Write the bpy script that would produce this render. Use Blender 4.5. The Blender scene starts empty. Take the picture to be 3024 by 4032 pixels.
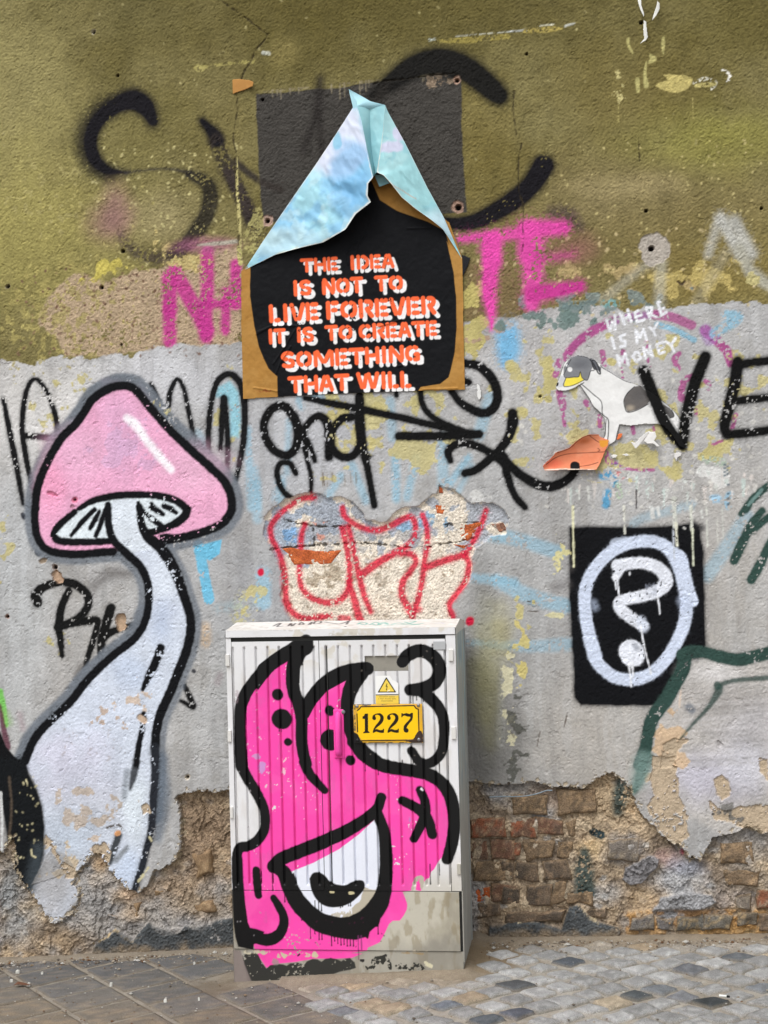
import bpy, math, random
import numpy as np
random.seed(4)
scene = bpy.context.scene
# ------------------------------------------------------------------ camera, sky, sun, exposure
RESY = 4032.0
FPX = 6056.0
YAW, PITCH, ROLL = .1345, .0122, .025
F = np.array([-math.sin(YAW)*math.cos(PITCH), math.cos(YAW)*math.cos(PITCH), math.sin(PITCH)])
R0 = np.array([math.cos(YAW), math.sin(YAW), 0.0]); U0 = np.cross(R0, F)
RV = R0*math.cos(ROLL) - U0*math.sin(ROLL)
UV = U0*math.cos(ROLL) + R0*math.sin(ROLL)
CAM = np.array([.76, -5.66, 1.53])
from mathutils import Matrix, Vector
cam_data = bpy.data.cameras.new('camera'); cam = bpy.data.objects.new('camera', cam_data)
scene.collection.objects.link(cam); scene.camera = cam
cam_data.sensor_fit = 'VERTICAL'; cam_data.sensor_height = 36.0; cam_data.lens = FPX/RESY*36.0
cam_data.clip_start = .05; cam_data.clip_end = 500
cam.matrix_world = Matrix(((RV[0], UV[0], -F[0], CAM[0]), (RV[1], UV[1], -F[1], CAM[1]), (RV[2], UV[2], -F[2], CAM[2]), (0, 0, 0, 1)))

SUN_EL, SUN_AZ = 58.0, -25.0      # azimuth measured from straight in front of the wall, towards the left
world = bpy.data.worlds.new('World'); scene.world = world; world.use_nodes = True
wn = world.node_tree; wn.nodes.clear()
sky = wn.nodes.new('ShaderNodeTexSky'); sky.sky_type = 'NISHITA'; sky.sun_disc = False
sky.sun_elevation = math.radians(SUN_EL); sky.sun_rotation = math.radians(180+25)
sky.air_density = 1.0; sky.dust_density = 4.0; sky.ozone_density = 1.0
hs = wn.nodes.new('ShaderNodeHueSaturation'); hs.inputs['Saturation'].default_value = .12
bg = wn.nodes.new('ShaderNodeBackground'); bg.inputs['Strength'].default_value = .15
wo = wn.nodes.new('ShaderNodeOutputWorld')
wn.links.new(sky.outputs[0], hs.inputs['Color']); wn.links.new(hs.outputs[0], bg.inputs['Color']); wn.links.new(bg.outputs[0], wo.inputs['Surface'])
sd = bpy.data.lights.new('sun', 'SUN'); sd.energy = 1.3; sd.angle = math.radians(28); sd.color = (1, .985, .965)
sun = bpy.data.objects.new('sun', sd); scene.collection.objects.link(sun)
sv = Vector((math.sin(math.radians(SUN_AZ))*math.cos(math.radians(SUN_EL)), -math.cos(math.radians(SUN_AZ))*math.cos(math.radians(SUN_EL)), math.sin(math.radians(SUN_EL))))
sun.rotation_euler = sv.to_track_quat('Z', 'Y').to_euler()
scene.view_settings.view_transform = 'Standard'; scene.view_settings.look = 'None'
scene.view_settings.gamma = 1.0; scene.view_settings.use_curve_mapping = False
scene.view_settings.exposure = 0.27
scene.render.engine = 'CYCLES'

# ------------------------------------------------------------------ helpers: rays, colours, noise
def ray(px, py):
    return F + RV*((px-1512.0)/FPX) - UV*((py-2016.0)/FPX)
def unwall(px, py, y=0.0):
    d = ray(px, py); t = (y-CAM[1])/d[1]; P = CAM+d*t
    return P[0], P[2]
def gz(x):
    return np.interp(x, [-8, -1.6, -.64, .3, 1.1, 2, 8], [-.35, -.09, -.037, .013, .028, .05, .2])
def unground(px, py):
    d = ray(px, py); z = 0.0
    for i in range(6):
        t = (z-CAM[2])/d[2]; P = CAM+d*t; z = float(gz(P[0]))
    return P[0], P[1]
# crop converters: origin x, origin y, scale -> photograph pixels
CR = dict(a=(0, 0, 1.659), b=(1000, 0, 1.659), c=(2000, 0, 1.659), d=(0, 1000, 1.659), e=(1000, 1000, 1.659), f=(2000, 1000, 1.659),
          g=(0, 2000, 1.659), h=(1000, 1900, 1.659), i=(2000, 2000, 1.659), j=(0, 3000, 1.659), k=(1000, 2900, 1.659), l=(2000, 3000, 1.659),
          m=(860, 2400, 2.765), n=(1340, 2400, 2.765), o=(860, 3000, 2.765), p=(860, 3400, 2.765), q=(1340, 3432, 2.765), r=(1370, 2600, 4.74),
          t=(900, 300, 1.659), u=(1000, 950, 2.07375), v=(2100, 1300, 2.5136), w=(0, 3400, 1.659), x=(900, 3600, 1.659), y=(1900, 3500, 1.476),
          O=(0, 0, .54861), S=(0, 0, 1.0))
def K(key, *pts):
    ox, oy, s = CR[key]
    return [(ox+p[0]/s, oy+p[1]/s) for p in pts]
def lin(c):
    c = np.array(c, float)/255.0
    return np.where(c <= .04045, c/12.92, ((c+.055)/1.055)**2.4)
def sm(e0, e1, v):
    t = np.clip((v-e0)/(e1-e0), 0, 1); return t*t*(3-2*t)
def vnoise(X, Y, scale, seed, aspect=1.0):
    rng = np.random.default_rng(seed); L = rng.random((256, 256)).astype(np.float32)
    a = X/scale + 37.3; b = Y/(scale*aspect) + 91.7
    ia = np.floor(a).astype(int); ib = np.floor(b).astype(int); fa = (a-ia).astype(np.float32); fb = (b-ib).astype(np.float32)
    fa = fa*fa*(3-2*fa); fb = fb*fb*(3-2*fb)
    i0 = ia & 255; i1 = (ia+1) & 255; j0 = ib & 255; j1 = (ib+1) & 255
    return (L[i0, j0]*(1-fa)+L[i1, j0]*fa)*(1-fb) + (L[i0, j1]*(1-fa)+L[i1, j1]*fa)*fb
def fbm(X, Y, scale, octs=4, seed=0, aspect=1.0, gain=.5):
    s = 0; a = 1.0; n = 0
    for o in range(octs):
        c, t = math.cos(.7*o), math.sin(.7*o)
        if aspect != 1.0: c, t = 1, 0
        s = s + a*vnoise(X*c-Y*t, X*t+Y*c, scale/2**o, seed+o*17, aspect); n += a; a *= gain
    return s/n
def cell(X, Y, scale, seed):
    """irregular cells: returns (distance to centre, random value of the cell)"""
    rng = np.random.default_rng(seed); JX = rng.random((128, 128)); JY = rng.random((128, 128)); V = rng.random((128, 128))
    a = X/scale+50; b = Y/scale+50; ia = np.floor(a).astype(int); ib = np.floor(b).astype(int)
    best = np.full(X.shape, 9.0); bv = np.zeros(X.shape); sec = np.full(X.shape, 9.0)
    for dx in (-1, 0, 1):
        for dy in (-1, 0, 1):
            p = (ia+dx) & 127; q = (ib+dy) & 127
            d = np.hypot(ia+dx+JX[p, q]-a, ib+dy+JY[p, q]-b)
            m = d < best; sec = np.where(m, best, np.minimum(sec, d)); bv = np.where(m, V[p, q], bv); best = np.where(m, d, best)
    return best, bv, sec-best

def catmull(P, n=6):
    P = [np.array(p, float) for p in P]
    if len(P) < 3: 
        return [P[0]+(P[-1]-P[0])*t for t in np.linspace(0, 1, 4)]
    Q = [2*P[0]-P[1]]+P+[2*P[-1]-P[-2]]; out = []
    for i in range(1, len(Q)-2):
        p0, p1, p2, p3 = Q[i-1:i+3]
        for t in np.arange(n)/n:
            out.append(.5*((2*p1)+(-p0+p2)*t+(2*p0-5*p1+4*p2-p3)*t*t+(-p0+3*p1-3*p2+p3)*t**3))
    out.append(P[-1]); return out

class Canvas:
    """a regular grid of points on a plane (x across, z up) carrying colour, relief and roughness of relief"""
    def __init__(s, x0, x1, z0, z1, step, y=0.0, base=(200, 200, 200), un=None):
        s.step = step; s.nx = int(round((x1-x0)/step))+1; s.nz = int(round((z1-z0)/step))+1
        s.x = x0+np.arange(s.nx)*step; s.z = z0+np.arange(s.nz)*step; s.x0 = x0; s.z0 = z0; s.y = y
        s.X, s.Z = np.meshgrid(s.x, s.z)
        s.col = np.empty((s.nz, s.nx, 3), np.float32); s.col[:] = lin(base)
        s.H = np.zeros((s.nz, s.nx), np.float32); s.bump = np.ones((s.nz, s.nx), np.float32)
        s.reg = np.zeros((s.nz, s.nx), np.int16); s.cache = {}
        s.un = un or (lambda px, py: unwall(px, py, y))
        a = s.un(1500, 2000); b = s.un(1600, 2000); s.pm = math.hypot(b[0]-a[0], b[1]-a[1])/100
    def nz_(s, scale, octs=3, seed=1, aspect=1.0):
        k = (scale, octs, seed, aspect)
        if k not in s.cache: s.cache[k] = fbm(s.X, s.Z, scale, octs, seed, aspect)
        return s.cache[k]
    def win(s, xa, xb, za, zb):
        i0 = max(0, int((xa-s.x0)/s.step)); i1 = min(s.nx, int((xb-s.x0)/s.step)+2)
        j0 = max(0, int((za-s.z0)/s.step)); j1 = min(s.nz, int((zb-s.z0)/s.step)+2)
        return i0, i1, j0, j1
    def field_stroke(s, P, r, pad):
        P = np.array(P); r = np.array(r); m = r.max()+pad
        i0, i1, j0, j1 = s.win(P[:, 0].min()-m, P[:, 0].max()+m, P[:, 1].min()-m, P[:, 1].max()+m)
        if i1 <= i0 or j1 <= j0: return None
        D = np.full((j1-j0, i1-i0), 9.0, np.float32)
        for k in range(len(P)-1):
            a, b = P[k], P[k+1]; ra, rb = r[k], r[k+1]; mm = max(ra, rb)+pad
            p0, p1, q0, q1 = s.win(min(a[0], b[0])-mm, max(a[0], b[0])+mm, min(a[1], b[1])-mm, max(a[1], b[1])+mm)
            if p1 <= p0 or q1 <= q0: continue
            X = s.X[q0:q1, p0:p1]-a[0]; Z = s.Z[q0:q1, p0:p1]-a[1]; d = b-a; L = d@d+1e-12
            t = np.clip((X*d[0]+Z*d[1])/L, 0, 1)
            dd = np.hypot(X-d[0]*t, Z-d[1]*t)-(ra+(rb-ra)*t)
            sub = D[q0-j0:q1-j0, p0-i0:p1-i0]; np.minimum(sub, dd, out=sub)
        return D, (slice(j0, j1), slice(i0, i1))
    def field_poly(s, P, pad):
        P = np.array(P); i0, i1, j0, j1 = s.win(P[:, 0].min()-pad, P[:, 0].max()+pad, P[:, 1].min()-pad, P[:, 1].max()+pad)
        if i1 <= i0 or j1 <= j0: return None
        r = s.field_stroke(list(P)+[P[0]], [0.0]*(len(P)+1), pad)
        D, sl = r; i0, j0 = sl[1].start, sl[0].start
        ins = np.zeros(D.shape, bool); n = len(P)
        for k in range(n):
            a, b = P[k], P[(k+1) % n]
            if a[1] == b[1]: continue
            za, zb = min(a[1], b[1]), max(a[1], b[1])
            rows = (s.z[sl[0]] > za) & (s.z[sl[0]] <= zb)
            if not rows.any(): continue
            zz = s.z[sl[0]][rows]; xc = a[0]+(zz-a[1])/(b[1]-a[1])*(b[0]-a[0])
            ins[rows] ^= (s.x[sl[1]][None, :] < xc[:, None])
        D = np.where(ins, -D, D); return D, sl
    def blend(s, sl, cov, col):
        c = lin(col) if not isinstance(col, np.ndarray) else col
        s.col[sl] += (c-s.col[sl])*cov[..., None]
    def mods(s, sl, cov, chip, seed):
        if chip > 0:
            nf = .62*s.nz_(.0085, 3, 5)[sl]+.38*s.nz_(.09, 3, 50)[sl]
            if ('q', 0) not in s.cache:
                full = .62*s.nz_(.0085, 3, 5)+.38*s.nz_(.09, 3, 50); s.cache[('q', 0)] = np.sort(full[::7, ::7].ravel())
            srt = s.cache[('q', 0)]
            thr = srt[int(min(.999, chip)*len(srt))]; cov = cov*sm(thr-.012, thr+.012, nf)
        return cov

def stroke(cvs, pts, r, col, soft=1.5, a=1.0, spray=0.0, chip=0.0, curve=True, jit=1.0, reg=None, H=0.0, n=6, seed=0, bump=None):
    rr = list(r) if hasattr(r, '__len__') else [r, r]
    for cv in (cvs if isinstance(cvs, list) else [cvs]):
        P = [cv.un(*p) for p in pts]
        P = catmull(P, n) if curve else [np.array(p) for p in P]
        R = np.interp(np.linspace(0, 1, len(P)), np.linspace(0, 1, len(rr)), rr)*cv.pm
        so = max(soft*cv.pm, cv.step*.75); sp = spray*cv.pm
        f = cv.field_stroke(P, R, so*1.2+sp*3.2+.004)
        if f is None: continue
        D, sl = f
        if jit: D = D+(cv.nz_(.012, 2, 9)[sl]-.5)*.004*jit
        cov = sm(so, -so, D)
        if sp > 0:
            o = np.exp(-np.clip(D, 0, 9)/sp)*.75; gr = cv.nz_(.007, 2, 77)[sl]
            cov = np.maximum(cov, np.clip(o*sm(.95-o, 1.25-o, gr+.35)*1.0, 0, 1)*.8*(D > -so))
        cov = cv.mods(sl, cov, chip, seed)*a
        cv.blend(sl, cov, col)
        if H: cv.H[sl] += H*cov
        if reg is not None: cv.reg[sl][cov > .35] = reg
        if bump is not None: cv.bump[sl] += (bump-cv.bump[sl])*cov
def poly(cvs, pts, col, soft=1.5, a=1.0, chip=0.0, curve=False, edge=0.0, escale=.03, H=0.0, reg=None, n=4, spray=0.0, seed=0, bump=None):
    for cv in (cvs if isinstance(cvs, list) else [cvs]):
        P = [cv.un(*p) for p in pts]
        if curve: P = catmull(P+[P[0]], n)[:-1]
        so = max(soft*cv.pm, cv.step*.75); sp = spray*cv.pm
        f = cv.field_poly(P, so*1.2+edge+sp*3+.004)
        if f is None: continue
        D, sl = f
        if edge: D = D+(cv.nz_(escale, 4, 31+seed)[sl]-.5)*2*edge
        cov = sm(so, -so, D)
        if sp > 0:
            o = np.exp(-np.clip(D, 0, 9)/sp)*.8; gr = cv.nz_(.007, 2, 77)[sl]
            cov = np.maximum(cov, np.clip(o*sm(.95-o, 1.25-o, gr+.35), 0, 1)*.8)
        cov = cv.mods(sl, cov, chip, seed)*a
        if col is not None: cv.blend(sl, cov, col)
        if H: cv.H[sl] += H*cov
        if reg is not None: cv.reg[sl][cov > .35] = reg
        if bump is not None: cv.bump[sl] += (bump-cv.bump[sl])*cov
def blob(cv, p, rx, ry, col, a=.6, rag=0.5, rs=.12, seed=3):
    x, z = cv.un(*p); rx *= cv.pm; ry *= cv.pm
    i0, i1, j0, j1 = cv.win(x-rx*2.2, x+rx*2.2, z-ry*2.2, z+ry*2.2)
    if i1 <= i0 or j1 <= j0: return
    sl = (slice(j0, j1), slice(i0, i1))
    d = np.hypot((cv.X[sl]-x)/rx, (cv.Z[sl]-z)/ry)+(cv.nz_(rs, 4, seed)[sl]-.5)*2*rag
    cv.blend(sl, sm(1.6, .2, d)*a, col)
def patches(cv, p, rx, ry, col, frac=.4, a=.9, scale=.05, seed=8, edge=.02):
    """worn islands of another coat inside an ellipse"""
    x, z = cv.un(*p); rx *= cv.pm; ry *= cv.pm
    i0, i1, j0, j1 = cv.win(x-rx*1.5, x+rx*1.5, z-ry*1.5, z+ry*1.5)
    if i1 <= i0 or j1 <= j0: return
    sl = (slice(j0, j1), slice(i0, i1))
    d = np.hypot((cv.X[sl]-x)/rx, (cv.Z[sl]-z)/ry)
    n = cv.nz_(scale, 5, seed)[sl]; thr = .72-.42*frac+.32*np.clip(d-.55, 0, 1)
    cv.blend(sl, sm(thr-edge, thr+edge, n)*a, col)
def specks(cv, box, count, r, col, a=1.0, seed=1, H=0.0):
    rng = np.random.default_rng(seed)
    for k in range(count):
        px = rng.uniform(box[0], box[2]); py = rng.uniform(box[1], box[3]); rad = r*rng.uniform(.5, 1.5)
        stroke(cv, [(px, py), (px+rng.uniform(-1, 1)*rad*1.5, py+rng.uniform(-1, 1)*rad*1.5)], rad, col, soft=1.5, a=a*rng.uniform(.5, 1), curve=False, jit=.6, H=H)
def drip(cv, p, length, r, col, a=1.0):
    stroke(cv, [p, (p[0]+length*.02, p[1]+length*.85), (p[0]+length*.025, p[1]+length)], [r, r*.75, r*1.25], col, soft=1, a=a, curve=False, jit=.3)

# ------------------------------------------------------------------ helpers: objects
COL = scene.collection
def tag(o, label=None, cat=None, group=None, kind=None):
    if label: o['label'] = label
    if cat: o['category'] = cat
    if group: o['group'] = group
    if kind: o['kind'] = kind
    return o
def empty(name, loc, label, cat, group=None):
    o = bpy.data.objects.new(name, None); COL.objects.link(o); o.location = loc; o.empty_display_size = .1
    return tag(o, label, cat, group)
def mesh_np(name, co, quads, cols=None, tris=None, smooth=False, mat=None, parent=None):
    me = bpy.data.meshes.new(name); nv = len(co); quads = np.asarray(quads if quads is not None else np.zeros((0, 4)), np.int32).reshape(-1, 4)
    tr = np.asarray(tris if tris is not None else np.zeros((0, 3)), np.int32).reshape(-1, 3)
    me.vertices.add(nv)
    co = np.asarray(co, np.float32)
    if parent is not None: co = co-np.array(parent.location[:], np.float32)
    me.vertices.foreach_set('co', co.ravel())
    nl = quads.size+tr.size; me.loops.add(nl); me.loops.foreach_set('vertex_index', np.concatenate([quads.ravel(), tr.ravel()]))
    nf = len(quads)+len(tr); me.polygons.add(nf)
    me.polygons.foreach_set('loop_start', np.concatenate([np.arange(len(quads))*4, len(quads)*4+np.arange(len(tr))*3]).astype(np.int32))
    me.update(calc_edges=True)
    if cols is not None:
        at = me.color_attributes.new('Col', 'FLOAT_COLOR', 'POINT'); c = np.ones((nv, 4), np.float32); c[:, :cols.shape[1]] = cols
        at.data.foreach_set('color', c.ravel())
    me.polygons.foreach_set('use_smooth', np.full(nf, smooth))
    if mat: me.materials.append(mat)
    o = bpy.data.objects.new(name, me); COL.objects.link(o)
    if parent is not None: o.parent = parent
    return o
def grid_object(name, cv, mask, mat, parent=None, smooth=False, y=None, skirt=0.0):
    """canvas cells where mask -> one mesh in the wall plane, relief H towards the street"""
    y = cv.y if y is None else y
    m = mask[:-1, :-1] if mask is not None else np.ones((cv.nz-1, cv.nx-1), bool)
    jj, ii = np.nonzero(m)
    if len(jj) == 0: return None
    base = jj*cv.nx+ii; q = np.stack([base, base+1, base+1+cv.nx, base+cv.nx], 1)
    used = np.zeros(cv.nx*cv.nz, bool); used[q.ravel()] = True
    idx = np.cumsum(used)-1; q = idx[q]
    co = np.stack([cv.X.ravel()[used], y-cv.H.ravel()[used], cv.Z.ravel()[used]], 1)
    cols = np.concatenate([cv.col.reshape(-1, 3)[used], cv.bump.reshape(-1, 1)[used]], 1)
    return mesh_np(name, co, q, cols, smooth=smooth, mat=mat, parent=parent)
def box_mesh(boxes):
    V = []; Q = []
    for (x0, x1, y0, y1, z0, z1) in boxes:
        b = len(V); V += [(x0, y0, z0), (x1, y0, z0), (x1, y1, z0), (x0, y1, z0), (x0, y0, z1), (x1, y0, z1), (x1, y1, z1), (x0, y1, z1)]
        Q += [(b+k for k in f) for f in ((0, 1, 5, 4), (1, 2, 6, 5), (2, 3, 7, 6), (3, 0, 4, 7), (4, 5, 6, 7), (3, 2, 1, 0))]
    return V, [tuple(q) for q in Q]
def box(name, b, mat, parent=None, bevel=0.0, cols=None):
    V, Q = box_mesh([b]); c = None if cols is None else np.tile(np.append(lin(cols), 1), (len(V), 1))
    o = mesh_np(name, V, Q, cols=c, mat=mat, parent=parent)
    if bevel:
        md = o.modifiers.new('bevel', 'BEVEL'); md.width = bevel; md.segments = 2
    return o

# ------------------------------------------------------------------ materials
def material(name, rough=.85, bumps=((300, .3),), tint=None, speck=(0, 0), metallic=0.0, spec=.2, dist=.002, color=None, mott=(12, .12)):
    m = bpy.data.materials.new(name); m.use_nodes = True; nt = m.node_tree; bs = nt.nodes['Principled BSDF']
    bs.inputs['Roughness'].default_value = rough; bs.inputs['Metallic'].default_value = metallic
    bs.inputs['Specular IOR Level'].default_value = spec
    tc = nt.nodes.new('ShaderNodeTexCoord')
    at = nt.nodes.new('ShaderNodeAttribute'); at.attribute_name = 'Col'
    src = at.outputs['Color']
    if color is not None:
        rgb = nt.nodes.new('ShaderNodeRGB'); rgb.outputs[0].default_value = (*lin(color), 1); src = rgb.outputs[0]
    def mul(src, scale, amt, detail=4):
        nz = nt.nodes.new('ShaderNodeTexNoise'); nz.inputs['Scale'].default_value = scale; nz.inputs['Detail'].default_value = detail
        nt.links.new(tc.outputs['Object'], nz.inputs['Vector'])
        mr = nt.nodes.new('ShaderNodeMapRange'); mr.inputs['From Min'].default_value = .25; mr.inputs['From Max'].default_value = .75
        mr.inputs['To Min'].default_value = 1-amt; mr.inputs['To Max'].default_value = 1+amt
        nt.links.new(nz.outputs['Fac'], mr.inputs['Value'])
        vm = nt.nodes.new('ShaderNodeVectorMath'); vm.operation = 'SCALE'
        nt.links.new(src, vm.inputs[0]); nt.links.new(mr.outputs[0], vm.inputs['Scale']); return vm.outputs[0]
    src = mul(src, mott[0], mott[1])
    if speck[1]: src = mul(src, speck[0], speck[1], 2)
    nt.links.new(src, bs.inputs['Base Color'])
    prev = None
    for sc, st in bumps:
        nz = nt.nodes.new('ShaderNodeTexNoise'); nz.inputs['Scale'].default_value = sc; nz.inputs['Detail'].default_value = 5; nz.inputs['Roughness'].default_value = .6
        nt.links.new(tc.outputs['Object'], nz.inputs['Vector'])
        bp = nt.nodes.new('ShaderNodeBump'); bp.inputs['Distance'].default_value = dist
        ml = nt.nodes.new('ShaderNodeMath'); ml.operation = 'MULTIPLY'; ml.inputs[1].default_value = st
        if color is None: nt.links.new(at.outputs['Alpha'], ml.inputs[0])
        else: ml.inputs[0].default_value = 1
        nt.links.new(ml.outputs[0], bp.inputs['Strength']); nt.links.new(nz.outputs['Fac'], bp.inputs['Height'])
        if prev: nt.links.new(prev, bp.inputs['Normal'])
        prev = bp.outputs['Normal']
    if prev: nt.links.new(prev, bs.inputs['Normal'])
    return m
M_PLASTER = material('painted_plaster', .9, ((210, .55), (560, .5)), speck=(330, .10), dist=.0024, spec=.18)
M_RUBBLE = material('crumbling_mortar', .97, ((55, .35), (300, .45)), speck=(200, .3), dist=.004, mott=(25, .2))
M_BRICK = material('old_brick', .95, ((70, .8), (240, .9)), speck=(190, .42), dist=.007, spec=.15, mott=(30, .25))
M_STONE = material('paving_stone', .88, ((80, .7), (260, .9)), speck=(300, .38), dist=.0055, spec=.2, mott=(20, .15))
M_GROUND = material('sandy_ground', .95, ((150, .8), (500, .7)), speck=(330, .25), dist=.004, mott=(15, .12))
M_METAL = material('painted_cabinet', .5, ((160, .12),), speck=(120, .02), dist=.001, spec=.3, mott=(9, .03))
M_PAPER = material('paper_print', .7, ((60, .25), (14, .25)), dist=.003, spec=.15, mott=(20, .04))
M_GLOSSPAPER = material('torn_poster_paper', .6, ((30, .3), (90, .25)), dist=.004, spec=.35, mott=(14, .06))
M_ENAMEL = material('enamel_sign', .3, ((40, .05),), spec=.5, mott=(30, .03))
M_SCREW = material('screw_steel', .4, ((200, .1),), metallic=.8, color=(150, 150, 150))
M_KRAFT = material('brown_paper', .8, ((80, .3),), color=(160, 116, 58), mott=(20, .1))

# ------------------------------------------------------------------ the wall: coats, tags, murals
def ST(cv, key, pts, r, col, **kw):
    s = CR[key][2]; r = [q/s for q in r] if hasattr(r, '__len__') else r/s
    stroke(cv, K(key, *pts), r, col, **kw)
def PL(cv, key, pts, col, **kw): poly(cv, K(key, *pts), col, **kw)
W = Canvas(-1.60, 1.50, -.16, 3.66, .0037, base=(169, 168, 168))
BLK=(12,12,14); WHT = (228, 230, 234)
R_LOW, R_UP, R_BASE, R_MUSH, R_Q, R_DARK, R_URK, R_TAG, R_PINK, R_GREEN = range(10)
n1 = W.nz_(.25, 5, 21); n2 = W.nz_(.05, 4, 22); n3 = W.nz_(.012, 3, 23)
full = (slice(0, W.nz), slice(0, W.nx))
# lower grey coat: pale near its top edge, warmer lower down
W.blend(full, sm(.42, .62, n1)*.5, (185, 186, 187))
W.blend(full, sm(.55, .35, n1)*.45, (150, 149, 147))
W.blend(full, sm(.55, .68, n2)*.35, (150, 147, 142))
for c, rx, ry, col, a in [((150, 1650), 420, 260, (216, 214, 212), .9), ((700, 1480), 320, 150, (206, 207, 212), .8), ((1150, 1750), 420, 260, (186, 188, 194), .7),
                          ((2250, 1450), 420, 240, (196, 194, 194), .7), ((2750, 1700), 420, 420, (188, 187, 186), .6), ((1150, 2350), 340, 300, (158, 160, 164), .7),
                          ((2300, 2900), 500, 300, (176, 170, 162), .7), ((350, 2700), 500, 400, (180, 177, 173), .5), ((1950, 2500), 220, 500, (164, 164, 163), .8),
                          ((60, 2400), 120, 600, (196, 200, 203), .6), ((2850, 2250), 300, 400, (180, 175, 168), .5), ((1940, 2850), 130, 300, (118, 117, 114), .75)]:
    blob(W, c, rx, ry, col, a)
streak = W.nz_(.035, 4, 27, 7.0); W.blend(full, sm(.55, .7, streak)*.22, (196, 197, 198)); W.blend(full, sm(.44, .3, streak)*.22, (134, 132, 130))
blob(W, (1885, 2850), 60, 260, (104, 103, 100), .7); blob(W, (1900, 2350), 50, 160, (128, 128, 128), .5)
W.bump[:] = .55
# upper olive coat
edge_up = K('d', (-150, 705), (0, 700), (140, 690), (230, 755), (262, 700), (400, 668), (560, 672), (780, 655), (850, 690), (960, 612), (1050, 592), (1300, 582), (1570, 574)) + \
          K('e', (600, 520), (1100, 470), (1400, 442)) + K('f', (0, 405), (110, 400), (200, 360), (320, 350), (480, 345), (640, 330), (760, 372), (900, 355), (1030, 345), (1300, 330), (1660, 312), (1900, 300))
poly(W, edge_up+[(3400, -400), (-400, -400)], (121, 112, 70), edge=.022, escale=.035, reg=R_UP, bump=.85)
up = W.reg == R_UP
upm = np.where(up, 1.0, 0.0)
def upblend(field, a, col): W.blend(full, field*a*upm, col)
upblend(sm(.40, .62, n1), .55, (136, 127, 84)); upblend(sm(.5, .3, n1), .45, (104, 95, 52))
upblend(sm(.56, .7, n2), .2, (146, 137, 94)); upblend(sm(.46, .3, n2), .2, (102, 94, 58))
def ublob(p, rx, ry, col, a, rag=.5):
    keep = W.col.copy(); blob(W, p, rx, ry, col, a, rag); W.col[~up] = keep[~up]
for p, rx, ry, col, a in [((1500, 30), 1300, 260, (92, 83, 42), .8), ((60, 500), 260, 520, (158, 149, 100), .75), ((150, 900), 420, 320, (164, 155, 92), .7),  # wide dark top blob: grime plus shade from above, both put into the coat colour
                          ((2800, 560), 300, 140, (146, 142, 74), .75), ((2500, 900), 600, 260, (128, 114, 74), .6), ((620, 860), 150, 110, (164, 152, 112), .6),
                          ((2470, 760), 260, 110, (142, 130, 92), .6), ((900, 420), 120, 260, (128, 118, 76), .5), ((1900, 620), 160, 260, (116, 102, 50), .5),
                          ((2850, 1080), 260, 160, (132, 116, 62), .6), ((2500, 330), 300, 180, (112, 100, 54), .6), ((500, 560), 260, 200, (126, 118, 72), .6), ((2900, 60), 260, 200, (104, 95, 52), .7),
                          ((520, 60), 160, 120, (104, 97, 60), .6)]:
    ublob(p, rx, ry, col, a)
# pinkish worn stucco left, brown band right of the poster
PL(W, 'd', [(235, 430), (300, 290), (400, 190), (490, 120), (600, 150), (700, 185), (820, 120), (1000, 95), (1200, 60), (1350, -20), (1570, -40), (1575, 590), (1250, 590), (1040, 600), (930, 640), (700, 660), (420, 675), (380, 560), (290, 480)],
   (186, 164, 136), edge=.016, soft=6, chip=.04, bump=1.7)
PL(W, 'e', [(1380, 60), (1700, 60), (1800, 300), (1750, 400), (1560, 430), (1380, 440)], (124, 106, 74), edge=.03, soft=20, a=.8)
patches(W, (1850, 1240), 60, 170, (190, 178, 110), .65, scale=.04)
patches(W, (2420, 1130), 320, 110, (178, 158, 112), .45, scale=.05); patches(W, (2750, 1080), 160, 70, (184, 166, 104), .5, scale=.06)
patches(W, (2350, 1190), 260, 70, (120, 134, 132), .6, scale=.05); patches(W, (240, 1230), 260, 240, (170, 158, 98), .45, scale=.02, a=.7)
patches(W, (260, 760), 300, 170, (172, 162, 108), .3, scale=.02, a=.6); patches(W, (720, 1000), 120, 80, (196, 178, 120), .5, scale=.04)
patches(W, (430, 1060), 90, 60, (200, 186, 96), .5, scale=.05)
# light specks where the coat has been knocked off
specks(W, (350, 560, 950, 1050), 150, 3.6, (206, 196, 140), seed=2); specks(W, (0, 700, 600, 1400), 130, 3.2, (190, 178, 112), seed=3)
specks(W, (2050, 550, 3000, 1100), 130, 2.8, (200, 186, 130), seed=4); specks(W, (1800, 900, 3020, 1250), 110, 4, (206, 188, 142), seed=5)
specks(W, (60, 1050, 950, 1400), 200, 3.6, (120, 92, 76), seed=6); specks(W, (0, 0, 3000, 700), 90, 3.0, (170, 160, 112), seed=7)
specks(W, (2000, 1450, 3020, 2000), 160, 6, (214, 212, 205), seed=8, a=.7)
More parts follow.
